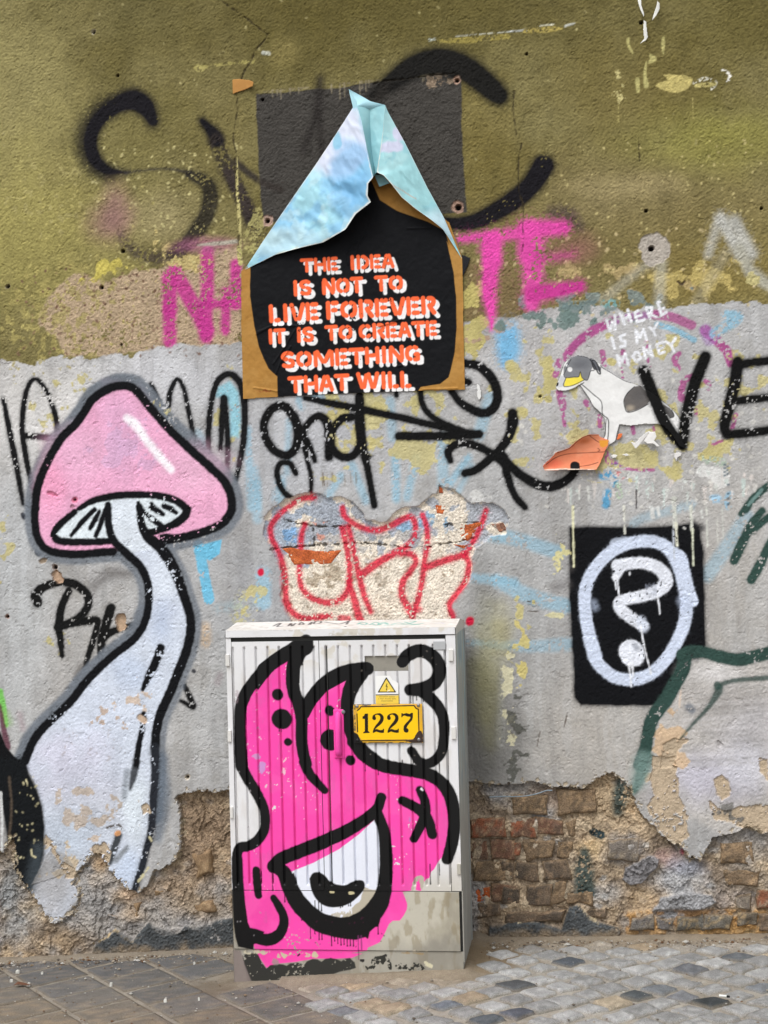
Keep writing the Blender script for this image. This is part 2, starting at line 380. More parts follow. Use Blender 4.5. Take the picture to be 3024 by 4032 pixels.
# dark repainted rectangle where a sign once hung
PL(W, 'b', [(14, 612), (200, 604), (400, 580), (560, 572), (700, 548), (850, 530), (1000, 512), (1200, 485), (1352, 470), (1360, 900), (1375, 1150), (1390, 1385), (1250, 1395), (900, 1420), (500, 1440), (60, 1450), (36, 1200), (22, 900)],
   (72, 69, 65), soft=3, edge=.004, reg=R_DARK, bump=1.6)
for x_ in (120, 150, 175, 235, 290, 505, 560, 590, 690, 705, 730, 750, 1100, 1110):
    yy = 612-(x_/1352)*140
    ST(W, 'b', [(x_, yy-8), (x_+2, yy+random.uniform(20, 95))], [6, 2.5], (150, 140, 118), a=.7, curve=False)
for x_ in range(60, 1340, 28): ST(W, 'b', [(x_, 608-(x_/1352)*138), (x_+26, 608-((x_+26)/1352)*138)], random.uniform(3, 8), (138, 128, 100), a=.55, curve=False, chip=.4)
patches(W, K('b', (1220, 520))[0], 55, 28, (150, 132, 112), .5, scale=.03)
# faint older marks on the olive coat
ST(W, 'a', [(1280, 440), (1350, 435), (1450, 420), (1659, 400)], [16, 12, 9, 14], (168, 158, 96), a=.8, chip=.3)
ST(W, 'a', [(1290, 425), (1330, 455), (1290, 460)], 10, (176, 166, 104), a=.6, chip=.3)
ST(W, 'b', [(1145, 262), (1180, 256)], 9, (176, 182, 170), chip=.1); ST(W, 'b', [(1210, 268), (1400, 262), (1659, 238)], [10, 22, 16], (160, 146, 78), chip=.35, a=.8)
ST(W, 'b', [(1320, 238), (1659, 208)], 4, (186, 186, 170), chip=.25, a=.9); ST(W, 'b', [(60, 345), (98, 350)], 12, (190, 192, 180), chip=.1)
ST(W, 'c', [(0, 208), (120, 196)], 5, (190, 194, 190), chip=.15); ST(W, 'c', [(110, 205), (350, 185)], [12, 24, 8], (166, 150, 84), chip=.35)
ST(W, 'c', [(210, 168), (300, 158)], 5, (200, 198, 176), chip=.2); ST(W, 'c', [(375, 170), (435, 152)], [9, 4], (196, 198, 188))
ublob(K('b', (200, 330))[0], 60, 60, (140, 128, 78), .6)
for pts, r in [([(785, 255), (790, 300), (815, 345)], [10, 9, 6]), ([(1015, 250), (1014, 300), (1016, 350)], [10, 11, 4]), ([(930, 360), (950, 385), (925, 405)], [8, 20, 10]),
               ([(905, 405), (895, 470), (903, 560)], [4, 9, 16]), ([(845, 520), (850, 595)], [14, 11])]:
    ST(W, 'c', pts, r, (184, 176, 116), jit=.5)
PL(W, 'c', [(965, 560), (980, 545), (1040, 520), (1015, 490), (1050, 485), (1130, 490), (1210, 508), (1205, 545), (1160, 590), (1110, 608), (1060, 600), (1000, 585)], (190, 176, 112), edge=.005, escale=.02)
ST(W, 'c', [(1215, 540), (1290, 515), (1360, 540), (1330, 580)], [8, 12, 8, 10], (208, 206, 190), chip=.45); ST(W, 'c', [(1400, 455), (1450, 490), (1430, 545)], [6, 12, 9], (226, 224, 214), chip=.4)
ST(W, 'c', [(1230, 560), (1350, 548)], 14, (186, 174, 112), chip=.3); patches(W, K('c', (730, 560))[0], 18, 90, (196, 186, 130), .6, scale=.02)
ST(W, 'c', [(720, 640), (722, 800)], 3, (186, 174, 112), chip=.3, a=.8); ST(W, 'c', [(1205, 640), (1212, 780)], 3, (186, 174, 112), chip=.3, a=.8)
ublob(K('c', (830, 1210))[0], 190, 45, (164, 150, 108), .7)
# the big soft black tag over the olive coat
TG = (24, 22, 27)
ST(W, 'a', [(1000, 790), (950, 700), (870, 655), (760, 690), (640, 790), (590, 920), (620, 1040), (700, 1110), (820, 1128)], [44, 68, 76, 62, 56, 56, 52, 38, 16], TG, soft=12, spray=20, chip=.02)
ST(W, 'a', [(870, 640), (700, 680), (560, 800), (530, 950), (590, 1090), (700, 1150)], 54, TG, soft=28, a=.7, spray=24, chip=.08)
ST(W, 'a', [(820, 1128), (960, 1110), (1100, 1103), (1240, 1130)], [9, 6, 6, 12], (56, 52, 50), soft=4, spray=6, a=.8, chip=.08)
ST(W, 'a', [(1240, 1140), (1340, 1190), (1375, 1280), (1350, 1400), (1290, 1500), (1220, 1590), (1120, 1659)], [34, 48, 54, 54, 54, 52, 36], TG, soft=8, spray=12, a=.88, chip=.08)
ST(W, 'd', [(1180, 0), (1050, 25), (920, 5), (830, -60), (780, -130)], [42, 44, 40, 34, 20], (70, 60, 58), soft=12, spray=14, a=.75, chip=.22)
ST(W, 'a', [(1320, 790), (1400, 880), (1420, 920)], [26, 48, 50], TG, soft=11, spray=12)
ST(W, 'a', [(1410, 920), (1480, 1090), (1560, 1250), (1620, 1380), (1670, 1480)], [50, 52, 48, 52, 56], (48, 42, 40), soft=9, spray=12, a=.85, chip=.25)
ST(W, 'a', [(1545, 1060), (1600, 1110), (1670, 1160)], 18, (60, 54, 48), soft=7, spray=6, a=.8); ST(W, 't', [(40, 560), (190, 680), (340, 740)], 20, (56, 50, 46), soft=8, spray=7, a=.8)
ST(W, 't', [(0, 620), (90, 800), (180, 980), (230, 1100)], [34, 42, 46, 44], (56, 48, 48), soft=9, spray=10, a=.8, chip=.12)
ST(W, 't', [(598, 20), (590, 150), (560, 300), (490, 480)], [24, 28, 22, 26], (46, 42, 40), soft=14, spray=14, a=.75); ST(W, 't', [(590, 250), (605, 470), (620, 620)], 24, (44, 40, 38), soft=14, a=.7)
ST(W, 'b', [(1600, 625), (1560, 590), (1480, 520), (1380, 450), (1250, 405), (1130, 410), (1020, 450), (930, 510), (850, 570), (780, 620)], [66, 78, 82, 88, 94, 90, 82, 70, 54, 34], (26, 25, 23), soft=14, spray=18)
ST(W, 'b', [(850, 570), (780, 680), (720, 800)], 30, (52, 48, 44), soft=20, a=.6)
ST(W, 'c', [(230, 1085), (160, 1200), (60, 1290), (-60, 1370), (-200, 1440), (-330, 1460), (-480, 1440)], [74, 68, 68, 64, 56, 46, 32], TG, soft=10, spray=14, chip=.02)
ST(W, 'c', [(300, 1390), (390, 1400), (470, 1480)], [40, 52, 30], (58, 44, 62), soft=22, a=.6, spray=16, chip=.1)
# pink block letters
PK = (198, 62, 146); PK2 = (224, 78, 168)
for pts, r in [([(1105, 150), (1108, 360)], 48), ([(1105, 350), (1108, 565)], 44), ([(1140, 120), (1220, 260), (1350, 500)], 50), ([(1355, -10), (1355, 300)], 44), ([(1345, 300), (1345, 540)], 44),
               ([(1480, 240), (1470, 500)], 30), ([(1540, 70), (1540, 330)], 36), ([(1380, 330), (1560, 310)], 28)]:
    ST(W, 'd', pts, r, PK, soft=8, spray=8, chip=.1, a=.93, curve=False, reg=R_PINK)
ublob(K('a', (760, 1380))[0], 70, 110, (150, 112, 112), .6); ublob(K('a', (680, 1450))[0], 90, 90, (146, 108, 110), .55); ublob(K('a', (1350, 1600))[0], 140, 30, (176, 110, 140), .6)
ST(W, 'b', [(1350, 1560), (1659, 1530), (1960, 1500), (2030, 1500)], [20, 34, 34, 24], PK2, soft=8, spray=14, chip=.12, a=.88)
ST(W, 'c', [(140, 1500), (130, 1659)], 62, PK2, soft=12, spray=16, chip=.1, a=.88); ST(W, 'b', [(1560, 1560), (1560, 1700)], 50, PK2, soft=10, spray=12)
ST(W, 'e', [(1545, -60), (1545, 100), (1535, 240), (1550, 380), (1552, 490)], [56, 46, 44, 24, 8], PK2, soft=6, spray=14, chip=.03)
ST(W, 'c', [(120, 1490), (250, 1480), (370, 1480)], [40, 36, 30], PK2, soft=12, spray=16, chip=.08)
ST(W, 'f', [(165, -60), (165, 120), (155, 330)], [66, 62, 44], PK2, soft=10, spray=16, chip=.12, a=.88, reg=R_PINK); ST(W, 'f', [(170, 260), (330, 235), (470, 210)], [50, 44, 34], PK, soft=8, spray=14, chip=.15, reg=R_PINK)
ST(W, 'f', [(200, 40), (420, 0)], [30, 22], PK, soft=12, spray=16, a=.7, chip=.2)
ublob((2260, 980), 90, 60, (150, 92, 100), .5)
# grey-white soft letters right
GW = (176, 174, 160)
for pts, r, a in [([(1385, 1410), (1310, 1659)], 26, .6), ([(1400, 1440), (1520, 1659)], 34, .9), ([(1480, 1450), (1590, 1659)], 36, .85)]: ST(W, 'c', pts, r, (190, 190, 184), soft=14, spray=12, a=a)
for pts, r, a in [([(1510, -30), (1580, 110), (1659, 175), (1740, 220)], 34, .9), ([(1000, 60), (990, 330)], 34, .6), ([(990, 20), (860, 100), (620, 300)], [30, 26, 30], .45), ([(1420, 0), (1240, 300)], 34, .25)]: ST(W, 'f', pts, r, GW, soft=12, spray=10, a=a, curve=False)
patches(W, K('f', (1600, 160))[0], 30, 24, (196, 186, 130), .7)

# light blue and yellow traces on the grey coat
CY = (140, 184, 206)
for key, pts, r, a in [('e', [(925, 1330), (930, 1600)], 26, .75), ('e', [(1060, 1330), (1000, 1590)], 26, .65), ('e', [(1235, 1200), (1235, 1500)], 36, .55), ('e', [(1400, 1330), (1280, 1500)], 24, .75),
        ('e', [(1420, 1380), (1330, 1560)], 20, .5), ('e', [(640, 1380), (730, 1610)], 28, .6), ('e', [(570, 1450), (470, 1600)], 26, .6), ('e', [(1540, 940), (1470, 1180)], 40, .55), ('e', [(400, 935), (530, 950)], 26, .6),
        ('e', [(890, 960), (905, 1200)], 30, .5), ('e', [(230, 1090), (215, 1430)], 22, .5), ('e', [(180, 1470), (180, 1620)], 30, .4), ('e', [(5, 1400), (30, 1659)], 22, .5), ('e', [(290, 950), (310, 1000)], 22, .6),
        ('h', [(20, 0), (20, 240)], 30, .5), ('h', [(60, 600), (60, 780)], 52, .65), ('h', [(1410, 330), (1600, 360)], 40, .35), ('h', [(1420, 620), (1700, 650)], 30, .6), ('h', [(170, 0), (150, 100)], 36, .4),
        ('i', [(-160, 150), (90, 215), (330, 290)], 44, .6), ('i', [(-60, 480), (150, 580), (380, 640)], 48, .6), ('i', [(-260, 880), (100, 905), (390, 890)], [20, 36, 44], .5), ('i', [(1300, 440), (1380, 330), (1560, 60)], 46, .45),
        ('i', [(800, 120), (900, 60), (1200, -20)], 30, .35), ('d', [(1620, 1150), (1640, 1659)], 26, .6), ('d', [(1290, 1170), (1340, 1240)], 30, .4)]:
    ST(W, key, pts, r, CY, soft=12, a=a, chip=.12)
ST(W, 'e', [(1650, 540), (1650, 700)], 46, (118, 176, 216), soft=16, spray=14, a=.85); ST(W, 'f', [(0, 520), (10, 620)], 70, (122, 182, 220), soft=20, spray=20, a=.85, chip=.08)
ST(W, 'g', [(1295, 245), (1365, 595)], 36, (112, 186, 218), soft=3, a=.95, chip=.05, curve=False); PL(W, 'g', [(1270, 250), (1450, 205), (1435, 300), (1370, 345), (1285, 300)], (112, 186, 218), chip=.05)
ST(W, 'g', [(1580, 560), (1570, 700)], [24, 60], (190, 182, 122), soft=18, a=.7, chip=.3); ST(W, 'g', [(1420, 660), (1659, 620)], 34, (158, 178, 186), soft=18, a=.5, chip=.2)
ST(W, 'g', [(1340, 780), (1345, 880)], 34, (196, 170, 140), soft=16, a=.7, chip=.2)
YL = (192, 182, 126)
for p, rx, ry, fr in [((1330, 1640), 60, 60, .6), ((1420, 1620), 180, 120, .5), ((1620, 1760), 170, 90, .6), ((1640, 1620), 150, 80, .5), ((1370, 1740), 90, 60, .6), ((1300, 1860), 120, 40, .35), ((2100, 1480), 120, 150, .5), ((2240, 1500), 260, 120, .4),
                      ((2560, 1380), 220, 110, .35), ((2950, 1480), 110, 110, .5), ((2480, 1800), 120, 60, .7), ((2250, 1690), 90, 110, .5), ((2700, 1700), 160, 160, .5), ((2850, 1780), 100, 60, .5), ((2060, 1700), 90, 200, .35), ((2650, 1540), 160, 60, .4),
                      ((1830, 1660), 60, 70, .5), ((20, 2150), 40, 110, .5), ((230, 1610), 200, 160, .25), ((560, 1640), 120, 160, .3), ((1000, 2340), 60, 110, .4), ((220, 2510), 60, 60, .35), ((900, 1650), 60, 220, .3)]:
    patches(W, p, rx, ry, YL, fr, a=.85, scale=.045)
blob(W, (1920, 2620), 60, 230, (150, 146, 104), .65); blob(W, (1985, 2500), 45, 110, (168, 160, 108), .5)
patches(W, (2050, 2500), 40, 120, YL, .5); patches(W, (2005, 2750), 25, 180, (214, 208, 176), .55, scale=.025); patches(W, (2030, 2930), 40, 140, (92, 92, 86), .6, scale=.03)
patches(W, (1750, 1330), 300, 60, (176, 150, 130), .3); patches(W, (2180, 1260), 200, 40, (108, 128, 124), .6, scale=.05)
patches(W, (1800, 1970), 200, 60, (206, 206, 204), .4)
# grey-white paint island bottom right with green outline
# ring of faded magenta with blue inside, white lettering
MG = (170, 86, 140)
ST(W, 'f', [(400, 640), (450, 580), (560, 500), (680, 440)], [26, 26, 30, 28], MG, soft=4, chip=.1, spray=5); ST(W, 'f', [(680, 440), (800, 410), (960, 395)], 24, (150, 92, 150), soft=6, chip=.2, a=.8)
ST(W, 'f', [(960, 395), (1080, 415), (1200, 465)], 30, MG, soft=4, chip=.08, a=.85); ST(W, 'f', [(1290, 500), (1380, 580), (1430, 640), (1450, 720)], [34, 32, 30, 20], MG, soft=4, chip=.22)
ST(W, 'f', [(1290, 500), (1320, 560)], 40, (150, 110, 170), soft=10, chip=.2, a=.6)
ST(W, 'f', [(975, 460), (1100, 500), (1215, 562)], 18, CY, soft=4, chip=.06, a=.9)
for pts, r in [([(335, 700), (310, 790)], 20), ([(375, 660), (380, 690)], 18), ([(335, 905), (350, 1000), (372, 1120)], [22, 16, 12]), ([(615, 640), (630, 720)], 18), ([(752, 640), (748, 800)], 16), ([(1120, 650), (1090, 690), (1115, 750)], [14, 22, 14]),
               ([(1150, 950), (1130, 930), (1150, 830), (1210, 800)], 22), ([(1290, 830), (1315, 850), (1310, 880)], 14), ([(600, 1060), (600, 1140)], 16), ([(1490, 1050), (1465, 1140)], 14), ([(1400, 1220), (1330, 1250)], 9), ([(920, 690), (920, 730)], 14),
               ([(510, 970), (530, 1000)], 20), ([(815, 1110), (820, 1170)], 14), ([(950, 1130), (955, 1150)], 9), ([(1225, 1000), (1228, 1050)], 12), ([(905, 575), (905, 605)], 14), ([(370, 930), (375, 1010)], 8), ([(640, 1300), (650, 1350), (720, 1380)], 18),
               ([(730, 1400), (850, 1410), (950, 1410)], 10)]:
    ST(W, 'f', pts, r, MG, soft=3, chip=.22, a=.9)
for pts, r, c in [([(620, 1450), (680, 1440), (700, 1500)], 26, (66, 152, 196)), ([(650, 1560), (640, 1640)], 26, (66, 152, 196)), ([(700, 1410), (740, 1450)], 24, (206, 130, 130)), ([(680, 1375), (730, 1385)], 18, (130, 90, 170)), ([(1370, 1600), (1340, 1600)], 26, (160, 200, 226)),
                  ([(1450, 1580), (1430, 1640)], 28, (150, 190, 214)), ([(1430, 400), (1500, 420), (1350, 520)], 34, CY), ([(640, 320), (700, 330)], 30, (120, 168, 170)), ([(380, 340), (560, 330)], 28, (112, 130, 130)), ([(720, 1510), (730, 1580)], 18, (170, 200, 160)), ([(1280, 1340), (1400, 1360)], 26, (168, 184, 168))]:
    ST(W, 'f', pts, r, c, soft=7, chip=.35, a=.85)
patches(W, K('f', (1320, 1450))[0], 70, 40, (214, 214, 212), .6); patches(W, K('f', (1200, 1470))[0], 60, 40, (208, 212, 208), .4)
for k in range(7): PL(W, 'f', [(1408+(k % 2)*18, 1370+k*12), (1424+(k % 2)*18, 1370+k*12), (1424+(k % 2)*18, 1382+k*12), (1408+(k % 2)*18, 1382+k*12)], (66, 92, 106), soft=.6, a=.85)
for yy in (1500, 1560, 1590, 1630): PL(W, 'f', [(1430, yy), (1448, yy), (1448, yy+14), (1430, yy+14)], (60, 82, 96), soft=.6, a=.8)
LET = [[(645, 430), (665, 500), (682, 445), (702, 490), (698, 400)], [(733, 390), (762, 457)], [(782, 365), (805, 440)], [(750, 428), (792, 410)], [(850, 370), (828, 385), (845, 445), (892, 428)], [(838, 410), (872, 400)],
       [(903, 350), (928, 422)], [(903, 350), (940, 348), (938, 382), (915, 390), (968, 410)], [(978, 315), (1002, 400), (1036, 380)], [(978, 318), (992, 312)], [(990, 360), (1018, 352)],
       [(678, 545), (697, 618)], [(765, 525), (732, 538), (740, 565), (768, 572), (765, 600), (735, 606)], [(845, 580), (835, 500), (864, 545), (886, 490), (905, 560)], [(925, 478), (948, 502), (976, 452)], [(950, 500), (962, 530)],
       [(732, 730), (712, 660), (748, 702), (765, 648), (788, 725)], [(835, 640), (815, 670), (838, 705), (868, 680), (852, 642), (835, 640)], [(900, 680), (884, 612), (945, 668), (926, 600)], [(1010, 578), (972, 592), (990, 652), (1022, 640)], [(983, 620), (1012, 612)],
       [(1030, 572), (1066, 594), (1096, 548)], [(1066, 594), (1085, 636)]]
for L in LET: ST(W, 'f', L, 8.5, (232, 234, 240), soft=1.2, curve=False, jit=.5)

# splashed white drips right of centre
rng = np.random.default_rng(12)
for k in range(46):
    x_ = rng.uniform(300, 1620); y_ = rng.uniform(1410, 1560)
    ST(W, 'f', [(x_, y_), (x_+rng.uniform(-4, 4), y_+rng.uniform(15, 110))], [rng.uniform(4, 16), rng.uniform(2, 7)], (206+rng.uniform(-12, 16), 210, 205), a=.75, chip=.15, curve=False)
ST(W, 'f', [(838, 1540), (838, 1659)], 4, (50, 46, 50), curve=False)

# black throw-up letters left of and behind the mushroom
def tagL(cv, key, pts, r, col=(20, 20, 22), **kw):
    d = dict(soft=3.2, spray=6, chip=.03, reg=R_TAG); d.update(kw); r = [q*1.1 for q in r] if hasattr(r, '__len__') else r*1.1; ST(cv, key, pts, r, col, **d)
tagL(W, 'd', [(22, 950), (55, 1120), (100, 1350), (130, 1520), (150, 1630)], [14, 18, 20, 16, 12])
tagL(W, 'd', [(210, 1520), (170, 1330), (145, 1150), (155, 980), (190, 850), (240, 820), (300, 890), (345, 1000), (375, 1130), (375, 1180)], [16, 18, 18, 17, 15, 13, 15, 17, 17, 15])
tagL(W, 'd', [(175, 1188), (270, 1195), (350, 1205)], 19)
tagL(W, 'd', [(985, 850), (1010, 900), (1035, 960)], 16); tagL(W, 'd', [(1100, 990), (1115, 890), (1158, 818), (1200, 880), (1225, 1000), (1250, 1120), (1262, 1190)], [18, 17, 13, 14, 16, 16, 14])
PL(W, 'd', [(1420, 870), (1500, 830), (1560, 900), (1575, 1080), (1560, 1200), (1500, 1190), (1500, 1000), (1470, 930), (1400, 940)], (146, 200, 216), soft=10, chip=.12, a=.9)
tagL(W, 'd', [(1360, 1285), (1362, 1150), (1375, 1000), (1400, 880), (1440, 810), (1500, 785), (1560, 830), (1592, 940), (1598, 1080), (1590, 1220), (1570, 1340), (1540, 1480)], [16, 18, 18, 18, 20, 20, 22, 22, 20, 20, 18, 14])
tagL(W, 'd', [(1462, 945), (1450, 1100), (1440, 1280)], [24, 20, 12]); tagL(W, 'd', [(1470, 950), (1482, 1100), (1488, 1250), (1484, 1400)], [12, 16, 18, 14])
# "gna" tag, ribbons and x
G = dict(col=(14, 14, 15), spray=6, soft=3.5, chip=.025)
tagL(W, 'e', [(240, 1030), (180, 990), (110, 1020), (65, 1110), (80, 1210), (140, 1290), (220, 1315), (275, 1260), (285, 1160), (265, 1080), (215, 1000)], 26, **G)
tagL(W, 'e', [(260, 1060), (310, 1180), (345, 1330), (372, 1450), (372, 1570)], [28, 22, 16, 14, 14], **G)
tagL(W, 'e', [(272, 1432), (235, 1370), (180, 1365), (150, 1420), (165, 1500), (200, 1560), (250, 1600)], 18, **G)
tagL(W, 'e', [(300, 1150), (350, 1230), (380, 1300), (398, 1352)], [22, 20, 18, 14], **G); tagL(W, 'e', [(320, 1160), (370, 1090), (430, 1060), (480, 1110), (492, 1220), (488, 1325)], [20, 22, 24, 28, 30, 26], **G)
tagL(W, 'e', [(640, 1065), (570, 1080), (515, 1150), (500, 1230), (535, 1300), (600, 1330), (665, 1300), (700, 1220)], 25, **G)
tagL(W, 'e', [(690, 930), (692, 1100), (705, 1230), (735, 1370), (760, 1500), (778, 1600), (785, 1645)], [28, 32, 30, 22, 20, 21, 20], **G); tagL(W, 'e', [(700, 1290), (760, 1325)], [20, 10], **G)
tagL(W, 'e', [(335, 942), (500, 975), (700, 1015), (950, 1068), (1200, 1125), (1430, 1175)], [16, 22, 24, 22, 22, 20], **G)
tagL(W, 'e', [(1085, 890), (1100, 980), (1160, 1060), (1280, 1125), (1430, 1180)], 19, **G); tagL(W, 'e', [(945, 1190), (1200, 1190), (1470, 1178)], [26, 27, 26], **G)
tagL(W, 'e', [(1385, 715), (1470, 735), (1550, 810), (1590, 910), (1570, 1000), (1500, 1040), (1400, 1005), (1330, 950), (1290, 895)], [26, 28, 30, 28, 28, 28, 26, 22, 20], **G); tagL(W, 'e', [(1385, 832), (1400, 836)], 22, **G)
tagL(W, 'e', [(1282, 1350), (1268, 1290), (1320, 1245), (1400, 1240), (1500, 1275), (1600, 1340), (1659, 1385)], [20, 24, 24, 24, 24, 24, 24], **G)
tagL(W, 'e', [(1378, 1432), (1450, 1410), (1540, 1340), (1620, 1260), (1670, 1180), (1690, 1090), (1690, 1040)], [24, 24, 24, 26, 28, 34, 28], **G); tagL(W, 'e', [(930, 905), (930, 925)], 14, **G)
tagL(W, 'f', [(-40, 1310), (10, 1380), (100, 1455), (200, 1508), (290, 1518), (370, 1485), (425, 1435), (440, 1395)], [26, 26, 28, 30, 30, 28, 26, 24], **G)
tagL(W, 'f', [(-30, 1330), (-10, 1420), (20, 1520), (60, 1600), (110, 1655)], [26, 24, 22, 22, 20], **G)
tagL(W, 'e', [(450, 1430), (460, 1510)], 3, (110, 100, 90), spray=0); 
for x_ in (445, 475, 510, 590, 630, 665): tagL(W, 'e', [(x_, 1430), (x_+4, 1490+x_ % 30)], 3, (130, 120, 104), spray=0, a=.7)
# VE letters (the V also runs over the pasted dog)
def ve(cv):
    G2 = dict(col=(13, 13, 13), spray=8, soft=5, chip=.03)
    tagL(cv, 'f', [(885, 765), (920, 850), (960, 950), (1010, 1070), (1060, 1160), (1135, 1250)], [34, 36, 36, 34, 34, 28], **G2)
    tagL(cv, 'f', [(1290, 672), (1230, 820), (1185, 980), (1155, 1120), (1140, 1245)], [34, 36, 36, 34, 28], **G2)
    tagL(cv, 'f', [(1500, 705), (1480, 850), (1445, 1000), (1415, 1120), (1430, 1180)], [32, 36, 34, 32, 26], **G2)
    tagL(cv, 'f', [(1490, 735), (1590, 710), (1800, 690)], 26, **G2); tagL(cv, 'f', [(1470, 965), (1580, 950), (1800, 930)], 25, **G2); tagL(cv, 'f', [(1430, 1180), (1580, 1168), (1800, 1140)], 27, **G2)
ve(W)
# small black tag under the mushroom cap, left
G3 = dict(col=(18, 18, 18), spray=5, soft=3, chip=.07)
tagL(W, 'g', [(245, 620), (235, 570), (290, 515), (400, 485), (500, 505), (570, 570), (570, 650), (510, 720), (420, 765)], [30, 34, 26, 24, 26, 28, 26, 24, 20], **G3)
tagL(W, 'g', [(450, 540), (405, 640), (385, 760), (395, 860), (405, 965)], [22, 25, 26, 22, 16], **G3)
tagL(W, 'g', [(375, 780), (480, 750), (600, 735), (640, 745), (610, 860), (575, 970), (550, 1060)], [24, 26, 26, 20, 20, 18, 14], **G3)
tagL(W, 'g', [(725, 655), (695, 750), (665, 860), (655, 975)], [30, 30, 28, 20], **G3); tagL(W, 'g', [(665, 850), (740, 805), (860, 765)], [26, 22, 16], **G3)
ST(W, 'g', [(620, 510), (720, 430), (850, 430)], [30, 40, 20], (96, 92, 90), soft=20, a=.6, spray=10); ST(W, 'g', [(500, 1110), (530, 1040)], [22, 30], (84, 80, 76), soft=14, a=.6)
tagL(W, 'g', [(1205, 1160), (1240, 1240), (1262, 1300), (1180, 1260)], [14, 18, 18, 12], **G3); ST(W, 'g', [(1262, 1065), (1268, 1068)], 12, (60, 60, 64), soft=3)
ST(W, 'g', [(150, 45), (155, 60)], 18, (50, 52, 60), soft=4); ST(W, 'g', [(240, 290), (255, 300)], 18, (44, 46, 50), soft=4)
ST(W, 'g', [(0, 1200), (15, 1290), (40, 1420)], [22, 26, 16], (120, 196, 92), soft=5, a=.95); ST(W, 'g', [(40, 1340), (60, 1400)], 26, (140, 180, 110), soft=14, a=.5)
ST(W, 'g', [(0, 1290), (20, 1430), (50, 1560)], [10, 20, 24], (96, 48, 66), soft=6, a=.9); ST(W, 'g', [(130, 1350), (150, 1440)], 20, (168, 150, 156), soft=14, a=.6); ST(W, 'g', [(1440, 1090), (1420, 1140)], 24, (150, 136, 140), soft=12, a=.5)

# mushroom mural
MU = dict(reg=R_MUSH)
capc = K('d', (230, 1670), (240, 1560), (270, 1450), (320, 1340), (400, 1205), (490, 1115), (550, 1035), (600, 955), (680, 895), (770, 862), (850, 868), (905, 910), (990, 1015), (1110, 1150), (1240, 1275), (1370, 1390), (1460, 1480), (1505, 1570), (1515, 1650)) + \
       K('g', (1500, 40), (1440, 110), (1300, 165), (1150, 200), (1010, 215))
capb = K('g', (990, 210), (740, 285), (640, 292), (500, 303), (370, 292), (290, 260), (245, 190), (228, 100), (228, 10))
HALO = (112, 119, 128)
stroke(W, capc, 76/1.659, HALO, soft=7, spray=7, a=.88, chip=.03); stroke(W, capb[1:], 68/1.659, HALO, soft=7, spray=7, a=.88)
stroke(W, [(x+(18 if y < 1800 and x > 480 else 0), y-22) for x, y in capc[5:17]], 46/1.659, HALO, soft=9, a=.8, chip=.04)
stL = K('g', (708, -20), (712, 110), (745, 215), (830, 300), (915, 380), (962, 480), (972, 580), (962, 690), (925, 790), (860, 870), (750, 955), (640, 1055), (550, 1150), (470, 1255), (375, 1350), (280, 1440), (215, 1530), (165, 1650))
stR = K('g', (910, -10), (925, 100), (965, 190), (1050, 260), (1110, 350), (1160, 450), (1200, 570), (1238, 690), (1245, 800), (1215, 940), (1160, 1080), (1110, 1210), (1050, 1340), (1020, 1460), (1012, 1570)) + \
      K('j', (1013, 0), (1012, 100), (1004, 210), (995, 340), (985, 470), (955, 580), (930, 680), (900, 770), (880, 835))
stroke(W, stL[2:], 72/1.659, HALO, soft=8, spray=6, a=.88); stroke(W, stR[3:-5], 72/1.659, HALO, soft=8, spray=6, a=.85)
stroke(W, [(x-14, y) for x, y in stL[7:]], 62/1.659, HALO, soft=9, a=.75)
ST(W, 'j', [(1050, -20), (1060, 200), (1050, 350), (1030, 500)], [50, 56, 50, 30], (96, 108, 122), soft=18, a=.7)
poly(W, capc+capb, (234, 172, 204), soft=2, curve=False, reg=R_MUSH, bump=.5)
blob(W, (480, 1720), 90, 160, (214, 168, 200), .7, rs=.08); blob(W, (300, 1780), 120, 90, (232, 182, 210), .6); blob(W, (760, 1850), 130, 90, (228, 182, 206), .6, rs=.06); blob(W, (200, 1900), 60, 120, (240, 158, 192), .6)
patches(W, (520, 1780), 150, 150, (206, 172, 206), .35, a=.5, scale=.06); specks(W, (420, 1650, 620, 1880), 24, 3.5, (178, 160, 196), a=.5, seed=21)
ST(W, 'd', [(830, 1075), (880, 1110), (960, 1220), (1040, 1320), (1120, 1410)], [26, 30, 24, 26, 22], (250, 246, 252), soft=11, spray=5, a=.95)
# stem fill
stem = stL + K('j', (180, 50), (235, 150), (275, 290), (290, 420), (290, 600), (255, 720), (195, 850), (330, 1050), (400, 1020), (500, 900), (520, 710), (600, 600), (700, 690), (830, 840)) + stR[::-1]
poly(W, stem, (206, 214, 228), soft=2, reg=R_MUSH, bump=.6)
for p, rx, ry, c, a in [(K('g', (850, 100))[0], 60, 60, (222, 232, 240), .8), (K('g', (1080, 500))[0], 60, 120, (220, 228, 240), .8), (K('g', (1100, 680))[0], 60, 60, (196, 204, 222), .6), (K('g', (1050, 760))[0], 50, 90, (182, 196, 222), .55), (K('g', (860, 1080))[0], 90, 70, (188, 202, 226), .55),
                        (K('g', (600, 1400))[0], 170, 140, (212, 220, 236), .8), (K('g', (420, 1600))[0], 140, 100, (214, 212, 230), .6), (K('j', (500, 100))[0], 200, 120, (198, 198, 214), .6), (K('j', (600, 350))[0], 180, 120, (190, 192, 200), .5), (K('j', (450, 500))[0], 130, 110, (178, 192, 208), .5),
                        (K('j', (880, 300))[0], 50, 140, (222, 232, 240), .8), (K('j', (830, 700))[0], 60, 80, (188, 202, 224), .7), (K('j', (340, 820))[0], 130, 170, (166, 164, 164), .8)]:
    keep = W.reg == R_MUSH; sv_ = W.col.copy(); blob(W, p, rx, ry, c, a, rs=.07); W.col[~keep] = sv_[~keep]
